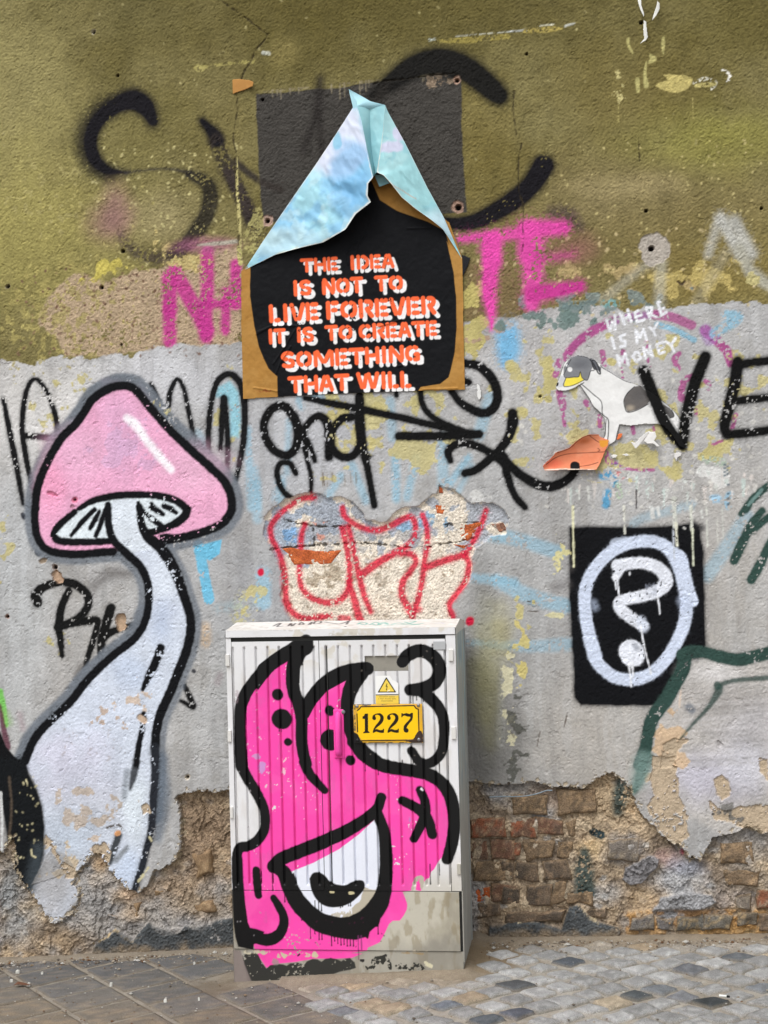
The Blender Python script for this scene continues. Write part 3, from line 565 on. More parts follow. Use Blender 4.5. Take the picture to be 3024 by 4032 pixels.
patches(W, K('g', (880, 1260))[0], 70, 70, (206, 186, 168), .45, scale=.03); patches(W, K('g', (740, 1380))[0], 120, 60, (190, 168, 150), .2, scale=.02); patches(W, K('j', (620, 300))[0], 200, 120, (186, 172, 158), .3, scale=.04)
patches(W, K('j', (400, 640))[0], 90, 80, (196, 178, 150), .6, scale=.04); patches(W, K('j', (640, 550))[0], 40, 40, (206, 188, 170), .6, scale=.03)
specks(W, tuple(K('g', (400, 1400))[0])+tuple(K('g', (860, 1650))[0]), 40, 3, (160, 150, 150), seed=31, a=.6)
# gills
gill = K('d', (515, 1665), (610, 1612), (750, 1580), (900, 1570), (1050, 1580), (1150, 1610), (1222, 1665))+K('g', (1205, 40), (1150, 95), (1050, 135), (960, 155), (740, 215), (600, 222), (450, 222), (370, 205), (350, 165), (400, 100), (490, 25))
poly(W, gill, (224, 234, 240), soft=2)
poly(W, K('g', (712, -10), (712, 110), (745, 215), (830, 300), (1050, 260), (965, 190), (925, 100), (905, -10))+K('d', (900, 1600), (750, 1600)), (218, 226, 236), soft=2)
def mb(key, pts, r, **kw):
    d = dict(soft=2, spray=3, chip=.012, reg=R_MUSH, bump=.5); d.update(kw); ST(W, key, pts, r, (13, 14, 18), **d)
mb('d', [(515, 1665), (610, 1612), (750, 1580), (900, 1572), (1050, 1582), (1150, 1612), (1222, 1668)], [16, 22, 24, 24, 24, 26, 26])
mb('g', [(490, 25), (400, 100), (352, 165), (375, 210), (450, 222), (600, 222), (720, 218)], [20, 24, 24, 26, 24, 24, 22])
mb('g', [(1222, 10), (1200, 60), (1120, 115), (1040, 145), (960, 165)], [28, 30, 26, 24, 24])
for pts, r in [([(620, 10), (540, 90), (465, 180)], [16, 18, 12]), ([(650, 20), (620, 80), (590, 135)], [12, 18, 14]), ([(690, 10), (660, 100), (625, 185)], [14, 18, 14]), ([(700, 0), (705, 110), (735, 215)], 18),
               ([(915, 0), (990, 70), (1060, 120)], [14, 20, 18]), ([(985, 0), (1030, 20), (1065, 40)], [14, 20, 14]), ([(1080, -10), (1150, 30)], [18, 14])]: mb('g', pts, r)
for pts, r in [([(905, 1625), (912, 1659)], 12), ([(990, 1635), (1010, 1662)], 14), ([(1070, 1645), (1120, 1662)], 16)]: mb('d', pts, r)
stroke(W, capc, 29/1.659, (13, 14, 18), soft=2, spray=3, reg=R_MUSH, chip=.01, bump=.5); stroke(W, capb[1:], 27/1.659, (13, 14, 18), soft=2, spray=3, reg=R_MUSH, bump=.5)
ST(W, 'g', [(740, 280), (738, 320)], [6, 3], (13, 14, 18)); mb('g', [(985, 215), (1080, 190), (1150, 200)], [20, 26, 18])
stroke(W, stL, [22/1.659, 28/1.659, 26/1.659, 27/1.659, 28/1.659, 30/1.659], (13, 14, 18), soft=2, spray=3, reg=R_MUSH, chip=.012, bump=.5)
stroke(W, stR[:15], [22/1.659, 40/1.659, 30/1.659, 32/1.659, 30/1.659], (13, 14, 18), soft=2, spray=3, reg=R_MUSH, chip=.012, bump=.5)
stroke(W, stR[14:], [30/1.659, 26/1.659, 22/1.659], (38, 41, 48), soft=4, spray=6, reg=R_MUSH, chip=.05)
mb('g', [(1050, 915), (1015, 1010), (970, 1100), (932, 1185)], [28, 28, 26, 12], chip=.06); mb('g', [(937, 1345), (928, 1450), (905, 1560), (890, 1680)], [18, 20, 20, 20], chip=.05)
mb('j', [(890, 0), (870, 100), (850, 180)], [26, 24, 10], soft=6, a=.9); ST(W, 'j', [(830, 60), (810, 230)], 20, (110, 118, 126), soft=10, a=.6)
ST(W, 'j', [(775, 480), (745, 570), (720, 660)], [26, 26, 16], (64, 68, 72), soft=7, chip=.1); ST(W, 'j', [(830, 560), (760, 640)], [14, 20], (120, 124, 128), soft=8, a=.8)
ST(W, 'j', [(700, 430), (770, 410), (800, 440)], 8, (90, 84, 80), soft=3, chip=.2); ST(W, 'j', [(762, 468), (775, 462)], 16, (206, 150, 104)); ST(W, 'g', [(915, 1370), (940, 1390)], 22, (202, 178, 156), H=-.004)
# black mass far left
PL(W, 'g', [(-80, 1440), (0, 1460), (40, 1560), (110, 1640), (170, 1700), (170, 1900), (-80, 1900)], (13, 14, 17), soft=3)
PL(W, 'j', [(-80, -30), (165, -20), (190, 80), (240, 180), (275, 290), (292, 420), (285, 600), (250, 730), (190, 860), (80, 830), (50, 520), (10, 250), (-80, 200)], (17, 20, 23), soft=5, spray=8)
ST(W, 'j', [(250, 560), (230, 700), (190, 820)], [40, 50, 40], (62, 70, 76), soft=24, a=.8); ST(W, 'j', [(60, 100), (75, 300), (60, 500)], 8, (90, 78, 66), soft=5, a=.8); ST(W, 'j', [(5, 200), (14, 400), (10, 590)], [9, 9, 5], (206, 208, 208))
specks(W, tuple(K('j', (20, 80))[0])+tuple(K('j', (260, 640))[0]), 34, 3, (196, 188, 150), seed=41)
for pts, r in [([(205, 575), (210, 610), (232, 622)], 7), ([(940, 735), (905, 780)], 8), ([(970, 690), (950, 720)], 7), ([(975, 490), (990, 515)], 6), ([(170, 120), (178, 140)], 6)]: ST(W, 'j', pts, r, (206, 198, 160))
# holes and chipped spots
for p in [((d_), r_) for d_, r_ in []]: pass
def hole(p, r, rim=None, rr=0, deep=.02):
    if rim is not None:
        stroke(W, [p, (p[0]+1, p[1])], rr, rim, soft=2, jit=2.2, H=-.004)
    stroke(W, [p, (p[0]+1, p[1])], r, (24, 16, 16), soft=1, jit=.4, H=-deep)
hole(K('a', (611, 207))[0], 6, (196, 188, 168), 9); hole(K('a', (768, 493))[0], 4, (120, 108, 70), 6); hole(K('a', (800, 1640))[0], 7); hole(K('d', (661, 218))[0], 7); hole(K('d', (790, 592))[0], 4); hole(K('d', (50, 212))[0], 6, (150, 140, 116), 10)
hole(K('b', (55, 650))[0], 5); hole(K('b', (1325, 522))[0], 7, (176, 146, 128), 15); hole(K('b', (1332, 1352))[0], 11, (168, 138, 122), 24); hole(K('b', (85, 1440))[0], 8, (186, 158, 144), 22)
hole(K('c', (869, 146))[0], 6); hole(K('c', (902, 1376))[0], 6); hole(K('c', (121, 352))[0], 4); hole(K('c', (1655, 1360))[0], 5)
stroke(W, K('c', (925, 1600), (970, 1590), (990, 1640), (940, 1670)), 40, (176, 168, 158), soft=2, jit=3, H=-.003); hole(K('c', (936, 1622))[0], 10)
hole(K('g', (358, 388))[0], 8, (178, 158, 146), 11, .012); stroke(W, K('g', (365, 440), (385, 465)), 17, (188, 160, 136), soft=2, jit=3, H=-.012); stroke(W, K('g', (790, 730), (790, 770)), 22, (192, 166, 140), soft=2, jit=3, H=-.014)
stroke(W, K('g', (268, 350), (290, 345)), 9, (150, 134, 116), jit=3, H=-.006); hole(K('g', (45, 710))[0], 5, (170, 130, 110), 8); hole(K('d', (485, 1605))[0], 5, (226, 130, 160), 12, .008); stroke(W, K('d', (320, 1560), (375, 1580)), 7, (206, 120, 150), jit=3, H=-.005)
stroke(W, K('d', (470, 1650), (495, 1652)), 5, (170, 120, 140), jit=3, H=-.004); hole(K('j', (1222, 100))[0], 6, (206, 196, 180), 12, .01); hole(K('f', (210, 930))[0], 4); stroke(W, K('l', (1380, 1540), (1384, 1544)), 1, (0, 0, 0))
stroke(W, K('i', (1380, 1535), (1384, 1550)), 7, (140, 90, 50), jit=3, H=-.006); stroke(W, K('f', (1110, 180), (1135, 200), (1155, 178)), 4, (90, 76, 60), H=-.004)
# cracks
for key, pts in [('a', [(1440, 0), (1500, 45), (1560, 85), (1610, 120), (1659, 160)]), ('b', [(0, 160), (45, 195), (85, 225), (80, 250), (30, 305), (0, 340)]), ('a', [(1659, 350), (1640, 400), (1600, 460), (1578, 515)]),
                 ('a', [(1556, 625), (1545, 690), (1552, 720), (1525, 880), (1530, 950), (1545, 1010), (1530, 1060), (1545, 1180), (1540, 1300), (1560, 1420), (1555, 1659)]), ('c', [(40, 600), (35, 720), (55, 880)]), ('c', [(90, 940), (70, 1050), (72, 1250), (100, 1340), (98, 1500), (105, 1560), (90, 1659)]),
                 ('c', [(855, 900), (860, 1050)]), ('e', [(1380, 0), (1372, 60)])]:
    ST(W, key, pts, 3.2, (56, 48, 34), soft=.8, jit=2, a=.85, H=-.003, n=4)
ST(W, 'b', [(780, 545), (880, 525), (1000, 515), (1180, 490), (1320, 478)], 4, (30, 26, 20), soft=1, jit=2.5, a=.9, H=-.004)
ST(W, 'a', [(1549, 1000), (1548, 1200), (1560, 1400), (1570, 1600)], [3, 8, 12, 7], (196, 186, 128), chip=.35)
ST(W, 'd', [(1560, -40), (1570, 60)], 16, (190, 184, 120), chip=.2); ST(W, 'a', [(1290, 1600), (1420, 1590), (1540, 1578)], [6, 14, 12], (182, 180, 164), soft=4, a=.8); PL(W, 'b', [(0, 1370), (50, 1350), (70, 1520), (60, 1659), (-60, 1659), (-60, 1540)], (180, 172, 112), edge=.012, chip=.3, a=.75)
W.bump[:] = np.clip(W.bump, 0, 2)

# question mark panel
PL(W, 'i', [(402, 125), (600, 122), (900, 128), (1100, 112), (1220, 100), (1250, 125), (1278, 300), (1285, 600), (1292, 900), (1240, 1000), (1000, 1290), (700, 1292), (475, 1288), (435, 1240), (425, 1000), (402, 600)], (13, 14, 18), soft=4, spray=9, reg=R_Q, edge=.003, bump=1.0)
ST(W, 'i', [(1220, 110), (1265, 130)], 18, (34, 34, 38), soft=12, a=.8, spray=10)
ST(W, 'i', [(300, 520), (380, 500)], 26, (100, 96, 96), soft=24, a=.5); ST(W, 'i', [(340, 330), (390, 380)], 30, (110, 106, 104), soft=24, a=.45)
QW = (206, 216, 236)
def qs(pts, r, col=QW, **kw):
    d = dict(soft=2.5, spray=3, reg=R_Q, chip=.01); d.update(kw); ST(W, 'i', pts, r, col, **d)
qs([(575, 970), (548, 880), (520, 780), (503, 660), (505, 540), (540, 440), (610, 345), (690, 275), (790, 232), (900, 216), (1000, 235), (1075, 300), (1120, 400), (1150, 510), (1165, 620), (1155, 740), (1115, 850), (1060, 950), (985, 1040), (900, 1100), (800, 1122), (700, 1105), (620, 1050), (570, 985), (545, 900), (530, 850)], 38)
qs([(1090, 290), (1130, 330), (1150, 430), (1175, 530), (1205, 610)], [30, 38, 42, 40, 36]); qs([(700, 235), (760, 222)], 34, a=.6)
for p, r in [((1150, 610), 40), ((560, 620), 20)]: qs([p, (p[0]+10, p[1]+30)], r, (186, 198, 222), soft=14, a=.5)
qs([(715, 378), (800, 362), (900, 362), (985, 395), (1030, 450), (1025, 500), (970, 545), (880, 575), (790, 592), (725, 615), (740, 665), (800, 715), (880, 770)], [38, 36, 36, 38, 40, 42, 40, 36, 34, 32, 36, 36, 34], (226, 230, 240))
qs([(870, 735), (885, 780)], [30, 34], (206, 214, 230), soft=8, a=.7); qs([(740, 400), (705, 450)], [20, 24], (226, 230, 240))
qs([(805, 940), (815, 955)], 76, (228, 232, 242)); qs([(830, 900), (840, 915)], 18, (110, 116, 130), soft=8, a=.6); qs([(780, 1000), (850, 1000)], 24, (228, 232, 242))
for pts, r in [([(703, 440), (706, 530)], 5), ([(715, 450), (725, 575)], 5), ([(690, 440), (692, 470)], 5), ([(975, 560), (985, 620), (993, 692)], 4.5), ([(868, 770), (885, 880), (905, 970), (925, 1040), (933, 1080)], [7, 5, 4, 4, 6]), ([(788, 1010), (798, 1080), (806, 1165)], [7, 6, 6]), ([(812, 1010), (818, 1110)], [9, 5]), ([(795, 420), (797, 435)], 4)]:
    qs(pts, r, (232, 235, 242), soft=1, spray=0, curve=False)
for k in range(15): qs([(900+k*5, 500+10*math.sin(k)), (900+k*5, 570+14*math.sin(2*k))], 1.6, (150, 156, 172), soft=.8, spray=0, a=.5)
for x_, y0, y1, r, c in [(424, -10, 383, 8, (218, 216, 180)), (757, -10, 165, 8, (214, 214, 204)), (1085, -60, 120, 17, (198, 200, 192)), (1098, 100, 245, 9, (222, 222, 204)), (1080, 140, 330, 6, (190, 196, 206)), (1195, -10, 140, 12, (204, 206, 196)), (1205, 140, 375, 7, (208, 212, 190)), (1297, 0, 250, 6, (206, 208, 200)),
                         (1365, 60, 230, 6, (196, 196, 190)), (1150, 130, 135, 8, (210, 210, 206)), (940, 0, 60, 16, (208, 210, 208)), (980, 0, 45, 12, (210, 212, 210)), (1265, 20, 60, 10, (200, 202, 198)), (1400, 0, 200, 5, (196, 198, 192))]:
    ST(W, 'i', [(x_, y0), (x_+3, (y0+y1)/2), (x_+7, y1)], [r, r*.7, r*.9], c, soft=1.2, chip=.06, jit=.8)
patches(W, K('i', (345, 300))[0], 26, 60, (214, 206, 150), .7, scale=.03); patches(W, K('i', (100, 760))[0], 28, 60, (204, 190, 120), .8, scale=.04); patches(W, K('i', (95, 1080))[0], 16, 50, (204, 190, 120), .7, scale=.03); patches(W, K('i', (330, 700))[0], 40, 12, (206, 200, 160), .6, scale=.03)
# green outline piece, bottom right
GR = (50, 74, 68)
PL(W, 'i', [(1190, 1000), (1400, 1010), (1700, 990), (2000, 980), (2000, 1659), (1900, 2400), (960, 1900), (870, 1659), (920, 1500), (1000, 1380), (1080, 1200)], (188, 184, 180), soft=14, edge=.015, a=.95, chip=.03, reg=R_GREEN, bump=.8)
blob(W, K('i', (1420, 1300))[0], 170, 120, (158, 154, 152), .6); blob(W, K('i', (1350, 1080))[0], 110, 50, (214, 212, 212), .7); blob(W, K('l', (1300, 120))[0], 170, 110, (192, 190, 204), .8); blob(W, K('i', (1600, 1500))[0], 140, 120, (182, 180, 184), .7); blob(W, K('l', (1480, 200))[0], 110, 60, (150, 146, 150), .6)
blob(W, K('l', (1560, 60))[0], 110, 80, (206, 206, 216), .7)
for k in range(16):
    yy = 1180+k*33; ST(W, 'i', [(1180-k*6, yy+14), (1450, yy-10+8*math.sin(k)), (1750, yy-30)], random.uniform(5, 12), random.choice([(208, 206, 208), (150, 147, 146), (170, 168, 168)]), soft=8, a=.4, chip=.3)
patches(W, K('i', (1050, 1560))[0], 60, 110, (206, 178, 146), .75, scale=.05); ST(W, 'i', [(1000, 1420), (1060, 1520), (1160, 1530)], [10, 26, 8], (206, 180, 150), chip=.2); ST(W, 'i', [(1130, 1190), (1120, 1300)], 6, (206, 190, 176), chip=.3)
ST(W, 'i', [(1180, 1300), (1200, 1320)], 24, (84, 96, 110), soft=10, a=.7, chip=.2)
def gs(key, pts, r, **kw):
    d = dict(soft=3, spray=4, chip=.03, reg=R_GREEN); d.update(kw); ST(W, key, pts, r, GR, **d)
gs('i', [(1800, 930), (1659, 958), (1520, 990), (1400, 975), (1290, 945), (1200, 940), (1140, 960)], [40, 40, 40, 40, 36, 40, 40]); gs('i', [(1160, 960), (1140, 1060), (1085, 1160), (1020, 1270), (945, 1370), (915, 1480), (900, 1560), (860, 1680)], [42, 42, 44, 44, 42, 40, 40, 40])
ST(W, 'l', [(905, -20), (870, 80), (825, 190)], [48, 42, 24], (66, 100, 92), soft=12, spray=6, a=.9); ST(W, 'l', [(880, 0), (850, 120)], [70, 60], (150, 172, 168), soft=18, a=.35)
gs('i', [(1800, 1100), (1659, 1112), (1500, 1125), (1400, 1150), (1375, 1200), (1310, 1300), (1210, 1410), (1125, 1510)], [14, 16, 14, 14, 24, 14, 9, 6], a=.85, soft=4); gs('i', [(1368, 1155), (1372, 1165)], 22, a=.9)
gs('i', [(1659, 20), (1590, 110), (1530, 230), (1478, 345)], [22, 28, 30, 28]); gs('i', [(1700, 260), (1640, 380), (1590, 470)], [26, 30, 28]); gs('i', [(1580, -30), (1550, 10), (1522, 38)], [16, 18, 18]); gs('i', [(1600, 150), (1700, 60)], 22); gs('f', [(1550, 1670), (1610, 1590), (1720, 1500)], 24); gs('i', [(1780, 100), (1700, 260)], 26)
ST(W, 'f', [(1570, 1640), (1659, 1540)], 10, (120, 150, 146), a=.8)
for k, (pa, pb) in enumerate([((365, 1440), (385, 1360)), ((190, 1555), (210, 1460)), ((130, 675), (210, 680)), ((130, 612), (175, 618)), ((20, 1470), (40, 1500))]): ST(W, 'i', [pa, pb], 2.2, (84, 72, 60), curve=False, H=-.002)

# exposed patch "URK"
urk = K('h', (62, 235), (90, 195), (140, 160), (205, 108), (270, 80), (335, 62), (420, 72), (480, 95), (560, 98), (640, 128), (700, 178), (725, 235), (800, 262), (870, 258), (915, 205), (960, 172), (1080, 152), (1125, 110), (1195, 72), (1205, 5), (1245, 35), (1310, 48), (1370, 108), (1420, 128), (1560, 128), (1640, 175), (1665, 235),
        (1640, 330), (1540, 360), (1450, 420), (1420, 520), (1410, 640), (1310, 760), (1275, 830), (1300, 960), (250, 960), (220, 840), (170, 740), (190, 640), (170, 540), (110, 430), (70, 340))
poly(W, urk, (220, 210, 195), soft=1.5, edge=.009, H=-.013, reg=R_URK, bump=1.1)
U = W.reg == R_URK; us = W.col.copy()
patches(W, K('h', (300, 300))[0], 170, 110, (156, 168, 184), .75, scale=.05, a=.9); patches(W, K('h', (560, 200))[0], 150, 80, (158, 164, 174), .9, scale=.06, a=.9); patches(W, K('h', (1300, 240))[0], 200, 90, (162, 168, 178), .8, scale=.06, a=.9)
patches(W, K('h', (230, 340))[0], 40, 35, (120, 160, 200), .7, scale=.04); patches(W, K('h', (980, 280))[0], 30, 24, (140, 178, 208), .9, scale=.05); patches(W, K('h', (1180, 260))[0], 60, 50, (132, 166, 192), .5, scale=.04)
patches(W, K('h', (500, 620))[0], 120, 60, (176, 162, 142), .5, scale=.03); patches(W, K('h', (850, 560))[0], 90, 60, (184, 172, 156), .5, scale=.03); patches(W, K('h', (800, 800))[0], 300, 90, (214, 202, 186), .5, scale=.05); patches(W, K('h', (600, 330))[0], 120, 40, (150, 158, 170), .7, scale=.05)
patches(W, K('h', (900, 400))[0], 400, 60, (186, 182, 178), .5, scale=.03); patches(W, K('h', (400, 340))[0], 30, 30, (196, 140, 124), .6, scale=.03)
specks(W, tuple(K('h', (150, 450))[0])+tuple(K('h', (1300, 880))[0]), 110, 3.2, (150, 132, 112), seed=51, H=-.002)
W.col[~U] = us[~U]
# layered plates of grout in the patch: bed joints as grooves
for pts in [[(190, 245), (400, 285), (620, 290)], [(110, 432), (300, 418), (560, 402), (760, 400), (1000, 420), (1180, 408)], [(385, 290), (388, 405)], [(1150, 405), (1300, 395), (1430, 360)], [(1240, 280), (1360, 262), (1460, 260)]]:
    ST(W, 'h', pts, 4.5, (92, 86, 80), soft=1.5, jit=4, H=-.009, n=5, chip=.2, a=.85)
RD = (200, 40, 66)
def rs_(pts, r, **kw):
    d = dict(soft=4, spray=7, chip=.05, a=.93); d.update(kw); ST(W, 'h', pts, r, RD, **d)
rs_([(385, 95), (300, 108), (220, 160), (150, 220), (105, 290), (115, 370), (160, 460), (190, 560), (200, 660), (205, 760), (240, 840), (310, 885), (420, 880), (500, 870)], [20, 18, 17, 17, 18, 18, 18, 19, 19, 20, 20, 20, 20, 16])
rs_([(330, 270), (305, 350), (300, 450), (292, 560), (300, 660), (340, 730), (420, 775), (510, 785), (580, 750), (615, 680), (620, 560), (605, 440), (580, 320), (570, 300)], [15, 17, 17, 17, 18, 19, 20, 20, 20, 18, 18, 18, 20, 18])
rs_([(575, 165), (590, 220), (660, 275), (740, 305), (820, 308), (920, 265), (1000, 225), (1040, 240), (1052, 300), (1040, 370), (980, 425), (900, 470), (800, 530), (710, 595)], [17, 18, 18, 18, 20, 20, 20, 18, 17, 18, 20, 22, 24, 24])
rs_([(610, 285), (640, 400), (665, 520), (690, 640), (720, 750), (760, 845)], [16, 17, 18, 20, 20, 16]); rs_([(615, 640), (650, 760), (690, 900)], [16, 22, 26])
rs_([(960, 465), (1030, 470), (1055, 520), (1020, 580), (970, 650), (965, 740), (1000, 810), (1030, 870)], [18, 19, 18, 18, 20, 22, 22, 20])
rs_([(1100, 212), (1125, 290), (1130, 400), (1110, 520), (1090, 680), (1060, 790), (1040, 850)], [17, 18, 18, 18, 18, 20, 16]); rs_([(1515, 182), (1475, 300), (1420, 400), (1370, 470), (1260, 505), (1130, 550)], [16, 17, 17, 20, 22, 22]); rs_([(1370, 470), (1402, 530), (1380, 640), (1320, 730), (1275, 800), (1300, 880)], [18, 18, 18, 18, 18, 18])
rs_([(1030, 860), (1080, 830)], 18, a=.7); rs_([(560, 890), (610, 890)], 22, a=.8)
for p, r in [((45, 583), 21), ((1410, 903), 26)]: ST(W, 'h', [p, (p[0], p[1]+6)], r, (196, 30, 62), soft=2.5, spray=3)

# ------------------------------------------------------------------ broken zone at the foot of the wall
left_edge = K('j', (-200, 600), (0, 596), (30, 600), (62, 520), (90, 500), (95, 700), (140, 790), (190, 852), (255, 940), (335, 1050), (400, 1045), (470, 985), (510, 910), (520, 850), (480, 800), (500, 735), (525, 705), (570, 645), (610, 600), (655, 615), (700, 685), (740, 740), (800, 800), (835, 840), (880, 855), (940, 842), (985, 770), (1010, 710), (1100, 682), (1150, 640), (1178, 540), (1186, 400),
              (1176, 290), (1146, 242), (1200, 206), (1300, 192), (1400, 202), (1495, 185), (1700, 170), (2300, 180))+K('k', (1410, 300), (1500, 310), (1600, 320))
right_edge = K('l', (0, 152), (90, 150), (160, 130), (270, 165), (400, 172), (500, 182), (550, 150), (600, 105), (650, 75), (700, 92), (750, 125), (792, 165), (805, 220), (850, 300), (880, 375), (960, 415), (1000, 490), (1060, 525), (1130, 560), (1180, 630), (1260, 640), (1310, 560), (1340, 500), (1420, 478), (1520, 455), (1560, 430), (1659, 470), (1900, 470))
poly(W, left_edge+right_edge+[(3500, 4300), (-400, 4300)], (150, 128, 102), soft=1.2, edge=.011, escale=.016, reg=R_BASE, H=-.032, bump=1.5)
B = W.reg == R_BASE; bsave = W.col.copy()
nb = W.nz_(.13, 5, 61); nc = W.nz_(.035, 4, 62); nd = W.nz_(.3, 4, 63); dist, cv_, ed = cell(W.X+.02*nc, W.Z*1.5+.02*n3, .085, 71)
W.blend(full, sm(.5, .62, nb)*.75, (172, 148, 118)); W.blend(full, sm(.5, .38, nb)*.7, (118, 102, 86)); W.blend(full, sm(.55, .7, nc)*.5, (186, 164, 134)); W.blend(full, sm(.44, .3, nc)*.5, (96, 82, 68))
W.blend(full, sm(.55, .66, nd)*.7, (138, 134, 130)); W.blend(full, (cv_ > .75)*sm(.25, .1, dist)*.5, (152, 148, 142))
def bblob(key, p, rx, ry, col, a, rag=.6, rs=.06):
    s = CR[key][2]; blob(W, K(key, p)[0], rx/s, ry/s, col, a, rag, rs)
for key, p, rx, ry, col, a in [('j', (1320, 500), 230, 330, (134, 110, 86), .8), ('j', (1150, 850), 300, 110, (146, 122, 96), .6), ('j', (640, 850), 170, 140, (150, 142, 134), .75), ('j', (850, 880), 120, 60, (184, 152, 118), .7), ('j', (640, 660), 60, 60, (178, 146, 110), .8), ('j', (300, 1130), 300, 80, (132, 112, 90), .7),
        ('j', (100, 1050), 140, 160, (146, 142, 136), .75), ('j', (60, 800), 90, 160, (110, 106, 100), .8), ('j', (450, 1180), 200, 60, (142, 118, 90), .6), ('j', (30, 900), 70, 120, (150, 148, 144), .6), ('j', (1300, 960), 220, 80, (150, 128, 102), .7), ('j', (850, 1000), 90, 60, (170, 142, 110), .6),
        ('l', (650, 250), 140, 130, (166, 140, 108), .7), ('l', (300, 250), 130, 80, (160, 134, 110), .7), ('l', (560, 570), 110, 60, (190, 160, 118), .8), ('l', (760, 580), 120, 90, (142, 136, 130), .8), ('l', (1500, 600), 170, 80, (142, 126, 106), .7), ('l', (880, 330), 120, 80, (176, 148, 114), .7), ('l', (1100, 800), 200, 100, (158, 154, 150), .8),
        ('l', (880, 900), 130, 90, (172, 144, 110), .7), ('l', (1550, 760), 160, 70, (128, 118, 106), .7), ('l', (1060, 640), 90, 60, (176, 140, 130), .5), ('l', (1180, 690), 120, 50, (136, 134, 138), .7), ('l', (600, 880), 130, 70, (160, 154, 146), .6), ('l', (1500, 900), 150, 60, (140, 128, 120), .6), ('l', (300, 860), 110, 70, (128, 120, 104), .6),
        ('l', (1400, 1120), 300, 40, (176, 140, 84), .6)]:
    bblob(key, p, rx, ry, col, a)
for key, pts, r in [('l', [(760, 140), (740, 220), (720, 330)], [50, 55, 34]), ('l', [(500, 600), (495, 720), (505, 860)], [30, 60, 66])]: ST(W, key, pts, r, (50, 64, 60), soft=14, spray=8, chip=.12, a=.9)
ST(W, 'l', [(560, 470), (610, 490)], 26, (44, 54, 54), chip=.25); ST(W, 'l', [(1150, 600), (1190, 590)], 16, (170, 70, 84), soft=10, chip=.3)
W.col[~B] = bsave[~B]
W.col[B] = np.clip(W.col[B]*np.array([1.18, 1.28, 1.42], np.float32), 0, .75)
# relief inside: rough ledges, stepped
ledge = W.nz_(.16, 5, 81, ); le2 = W.nz_(.055, 4, 82); st = np.floor(ledge*9+le2*1.6)/9
rough = (st-.5)*.062+(le2-.5)*.014+(n3-.5)*.003+(W.nz_(.02, 3, 84)-.5)*.005
Bm = B.astype(np.float32)
W.H += rough*Bm
# grey scabs still holding on
def scab(key, pts, col, h, edge=.006, chip=0, a=1, sd=0): PL(W, key, pts, col, edge=edge, escale=.02, H=h, a=a, chip=chip, seed=sd)
scab('l', [(745, 780), (770, 700), (860, 650), (930, 620), (990, 640), (980, 700), (930, 750), (870, 810), (800, 815)], (132, 130, 132), .017)
scab('l', [(945, 990), (1000, 900), (1080, 880), (1200, 860), (1330, 880), (1370, 930), (1250, 985), (1150, 1025), (1040, 1040), (970, 1020)], (146, 146, 148), .018)
scab('j', [(210, 800), (330, 560), (430, 600), (520, 750), (700, 900), (740, 1000), (640, 1040), (500, 880), (520, 700)], (150, 148, 146), .004, a=.5)
# thin losses down to beige on the painted plaster
for key, pts in [('l', [(950, -30), (1100, -40), (1110, 130), (1120, 230), (1170, 320), (1175, 480), (1130, 550), (1010, 480), (960, 400), (905, 290), (960, 220), (930, 120)]), ('l', [(1350, 120), (1400, 80), (1440, 110), (1450, 220), (1400, 250), (1360, 200)]), ('l', [(1340, 380), (1320, 260), (1420, 330), (1520, 290), (1659, 280), (1800, 300), (1800, 470), (1659, 460), (1540, 440), (1460, 400)]),
                 ('l', [(1640, -20), (1700, -20), (1700, 120), (1650, 60)]), ('j', [(330, 540), (400, 640), (500, 700), (480, 770), (430, 760), (400, 700), (340, 600)]), ('j', [(600, 560), (680, 520), (730, 580), (700, 690), (660, 615), (610, 595)]), ('i', [(1010, 1540), (1080, 1500), (1170, 1520), (1110, 1600), (1100, 1700), (1000, 1700)]), ('j', [(920, 285), (960, 270), (985, 330), (930, 350)]), ('j', [(300, 480), (350, 520), (340, 560), (300, 540)])]:
    PL(W, key, pts, (188, 170, 146), edge=.010, escale=.02, H=-.005, chip=.06, seed=4, bump=1.4)
patches(W, K('l', (1420, 330))[0], 60, 50, (112, 110, 106), .6, scale=.03)
# beige broken rim along the edge
rim = [(left_edge), (right_edge)]
for e in rim:
    stroke(W, [(x, y-5) for x, y in e], 7, (192, 178, 154), soft=3, jit=12, chip=.5, a=.85, curve=False, H=-.005)
# dark bitumen band at the foot
DK = (74, 77, 79)
PL(W, 'j', [(600, 1215), (700, 1150), (745, 1108), (800, 1180), (860, 1180), (900, 1120), (960, 1060), (1010, 1120), (1060, 1150), (1150, 1130), (1200, 1075), (1300, 1120), (1400, 1045), (1520, 1030), (1900, 1020), (1900, 1500), (560, 1500)], DK, edge=.006, H=.008, chip=.03, bump=1.0)
PL(W, 'l', [(-120, 1085), (-60, 1100), (0, 1058), (60, 1050), (180, 1052), (250, 1072), (350, 1110), (372, 1040), (400, 960), (455, 945), (500, 990), (560, 1050), (640, 1075), (720, 1095), (735, 1120), (735, 1400), (-200, 1400)], DK, edge=.004, H=.013, chip=.02, bump=.8)
PL(W, 'l', [(395, 970), (440, 950), (500, 1010), (540, 1060), (640, 1090), (600, 1130), (430, 1100)], (110, 116, 120), edge=.004, a=.6)
ST(W, 'l', [(0, 1050), (60, 1055), (180, 1045), (250, 1062)], 6, (190, 176, 146), chip=.25, jit=2); ST(W, 'l', [(470, 950), (520, 1020), (560, 1040), (590, 1070)], 6, (198, 182, 150), chip=.15, jit=3); ST(W, 'j', [(600, 1200), (680, 1160), (740, 1110), (790, 1150), (850, 1185), (900, 1160)], 6, (176, 156, 122), chip=.3, jit=3)
